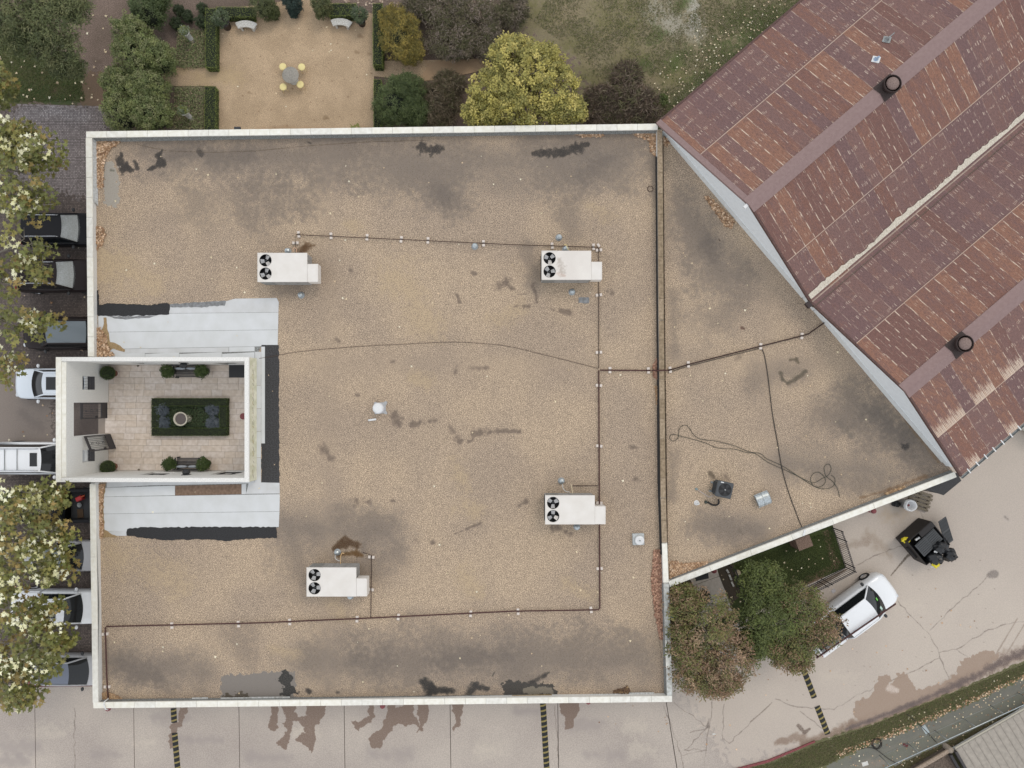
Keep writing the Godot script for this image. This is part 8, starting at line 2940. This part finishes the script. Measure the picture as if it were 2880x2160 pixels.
	b.lathe(Vector3.ZERO, [Vector2(0.0, 0.0), Vector2(0.26, 0.0), Vector2(0.29, 0.2), Vector2(0.29, 0.6), Vector2(0.26, 0.85), Vector2(0.24, 0.87), Vector2(0.0, 0.86)], 22)
	build(b, "drum", mat(Color(0.05, 0.12, 0.20), 0.45), t)
	b = MB.new(1)
	b.lathe(Vector3(0.1, 0.86, 0.05), [Vector2(0.05, 0.0), Vector2(0.05, 0.04), Vector2(0.0, 0.04)], 12)
	build(b, "bung", M.charcoal, t)

# heap of fallen leaves over a polygon: too many to count
func leaf_pile(label: String, poly: Array, y: float, count: int, pal: Array, seed_: int, high := 0.07, size := 0.085, called := "leaf_pile") -> void:
	var pg := plan(poly, y)
	var lo := pg[0]
	var hi := pg[0]
	for p in pg:
		lo = lo.min(p); hi = hi.max(p)
	var l := Leaves.new(seed_)
	var n := 0
	var tries := 0
	while n < count and tries < count * 12:
		tries += 1
		var p := Vector2(l.rng.randf_range(lo.x, hi.x), l.rng.randf_range(lo.y, hi.y))
		if Geometry2D.is_point_in_polygon(p, pg):
			n += 1
			l.lobed(Vector3(p.x, y + 0.01 + l.rng.randf() * high, p.y), size * l.rng.randf_range(0.6, 1.3), l.pick(pal), 0.75)
	var o := foliage(l, called, self, M.leaf_dry)
	meta(o, label, "leaves", "", "stuff")

func litter() -> void:
	var br := [Color(0.475, 0.300, 0.175), Color(0.350, 0.206, 0.112), Color(0.600, 0.413, 0.263), Color(0.250, 0.144, 0.081), Color(0.725, 0.537, 0.375)]
	var rd := [Color(0.319, 0.174, 0.116), Color(0.435, 0.246, 0.174), Color(0.522, 0.319, 0.217), Color(0.232, 0.123, 0.080)]
	var og := [Color(0.434, 0.276, 0.157), Color(0.337, 0.208, 0.119), Color(0.539, 0.380, 0.222)]
	leaf_pile("brown leaves drifted into the roof's garden-side left corner", [266, 393, 345, 396, 336, 402, 312, 420, 300, 440, 292, 470, 290, 530, 272, 530, 268, 440], R, 1500, br, 1)
	leaf_pile("brown leaves along the roof's left parapet below the corner", [264, 636, 290, 640, 298, 660, 288, 690, 276, 702, 265, 690], R, 420, br, 2)
	leaf_pile("leaves heaped on the membrane where parapet meets courtyard wall", [262, 926, 284, 922, 300, 946, 302, 966, 312, 990, 325, 1000, 262, 1004], R + 0.02, 1000, br, 3)
	leaf_pile("brown leaf drift along the left parapet below the courtyard", [268, 1362, 297, 1362, 290, 1390, 288, 1440, 292, 1480, 290, 1512, 276, 1514, 270, 1450], R + 0.01, 1100, br, 4)
	leaf_pile("reddish leaf drift along the right parapet by the yard trees", [1838, 1548, 1862, 1546, 1866, 1640, 1872, 1790, 1858, 1800, 1842, 1730, 1832, 1640], R, 2200, rd, 5)
	leaf_pile("brown leaves filling the corner of the wing parapet", [1884, 1580, 1900, 1578, 1920, 1586, 1990, 1580, 1984, 1590, 1920, 1614, 1884, 1630], R, 1500, br, 6)
	leaf_pile("reddish leaves at the pipe crossing beside the divider", [1836, 1030, 1848, 1006, 1852, 1040, 1850, 1068, 1838, 1060], R, 320, rd, 7)
	leaf_pile("thin line of orange leaves along the divider", [1842, 1086, 1852, 1086, 1855, 1134, 1846, 1134], R, 160, og, 8)
	leaf_pile("leaves gathered against the garden parapet near the barn", [1610, 376, 1700, 372, 1694, 384, 1640, 386], R, 320, br, 9, 0.04)
	leaf_pile("leaves gathered in the roof corner nearest the barn", [1770, 372, 1844, 370, 1844, 440, 1830, 430, 1826, 396, 1790, 384], R, 420, br, 10, 0.04)
	leaf_pile("brown leaves along the foot of the pale barn gable", [1980, 552, 2000, 558, 2064, 620, 2058, 644, 2040, 636, 2010, 596], R, 620, br, 11)
	leaf_pile("few leaves between the divider and the barn gable", [1866, 384, 1884, 400, 1876, 416, 1866, 410], R, 80, br, 12)
	leaf_pile("orange leaves against the wing parapet near the hose", [2488, 1386, 2540, 1368, 2550, 1374, 2520, 1388, 2496, 1396], R, 420, og, 13)
	leaf_pile("orange leaves in the roof's yard-side left corner", [284, 1950, 300, 1946, 330, 1956, 350, 1972, 286, 1972], R, 460, og, 14, 0.05)
	leaf_pile("dark wet leaves by the yard-side parapet", [1724, 1944, 1748, 1934, 1764, 1928, 1774, 1950, 1726, 1954], R, 180, [Color(0.10, 0.055, 0.035), Color(0.15, 0.09, 0.05), Color(0.30, 0.2, 0.1)], 15, 0.05)
	leaf_pile("orange leaf line along the edge of the footpath", [2350, 2112, 2420, 2092, 2564, 2032, 2700, 1976, 2880, 1896, 2880, 1908, 2700, 1990, 2570, 2048, 2420, 2106, 2356, 2128], 0.02, 620, br, 16, 0.03, 0.075)
	# single leaves scattered about
	var pale := [Color(0.72, 0.62, 0.42), Color(0.66, 0.54, 0.36), Color(0.55, 0.42, 0.28), Color(0.78, 0.72, 0.55)]
	leaf_pile("single pale leaves scattered over the gravel roof", [280, 400, 1840, 380, 1850, 1940, 290, 1960], R, 130, pale, 20, 0.01, 0.085, "scattered_leaves")
	leaf_pile("single pale leaves scattered over the wing roof", [1890, 440, 2640, 1320, 1900, 1600], R, 50, pale, 21, 0.01, 0.085, "scattered_leaves")
	leaf_pile("pale fallen leaves on the turf beside the barn eave", [1790, 300, 1840, 220, 1980, 60, 2240, -20, 2250, 10, 1850, 340], -0.02, 190, pale, 22, 0.02, 0.075, "scattered_leaves")
	leaf_pile("pale fallen leaves on the left turf and soil", [-40, 60, 300, 40, 300, 300, -40, 290], -0.02, 55, pale, 23, 0.02, 0.11, "scattered_leaves")
	leaf_pile("pinkish fallen leaves on the soil at the top edge", [970, -20, 1460, -20, 1460, 30, 1200, 30, 970, 14], -0.02, 320, [Color(0.42, 0.32, 0.25), Color(0.55, 0.44, 0.34), Color(0.34, 0.24, 0.18)], 24, 0.05, 0.11, "scattered_leaves")
	leaf_pile("few pale leaves on the gravel court", [615, 60, 1045, 60, 1045, 350, 615, 350], 0.0, 26, pale, 25, 0.01, 0.08, "scattered_leaves")
	leaf_pile("fallen leaves over the footpath and verge", [2300, 2160, 2560, 2010, 2880, 1880, 2880, 2010, 2600, 2160], 0.025, 280, pale + br, 26, 0.02, 0.07, "scattered_leaves")
	leaf_pile("few leaves on the concrete yard", [1500, 2000, 2860, 1560, 2700, 1900, 2100, 2120], 0.0, 46, br, 27, 0.01, 0.08, "scattered_leaves")
	leaf_pile("few leaves on the setts between the parked cars", [20, 620, 240, 620, 240, 1920, 20, 1920], -0.015, 70, pale + br, 28, 0.01, 0.11, "scattered_leaves")
	leaf_pile("fallen leaves on the fenced corner lawn and soil", [1880, 1650, 2330, 1490, 2360, 1590, 2100, 1700], 0.03, 34, pale, 29, 0.02, 0.08, "scattered_leaves")
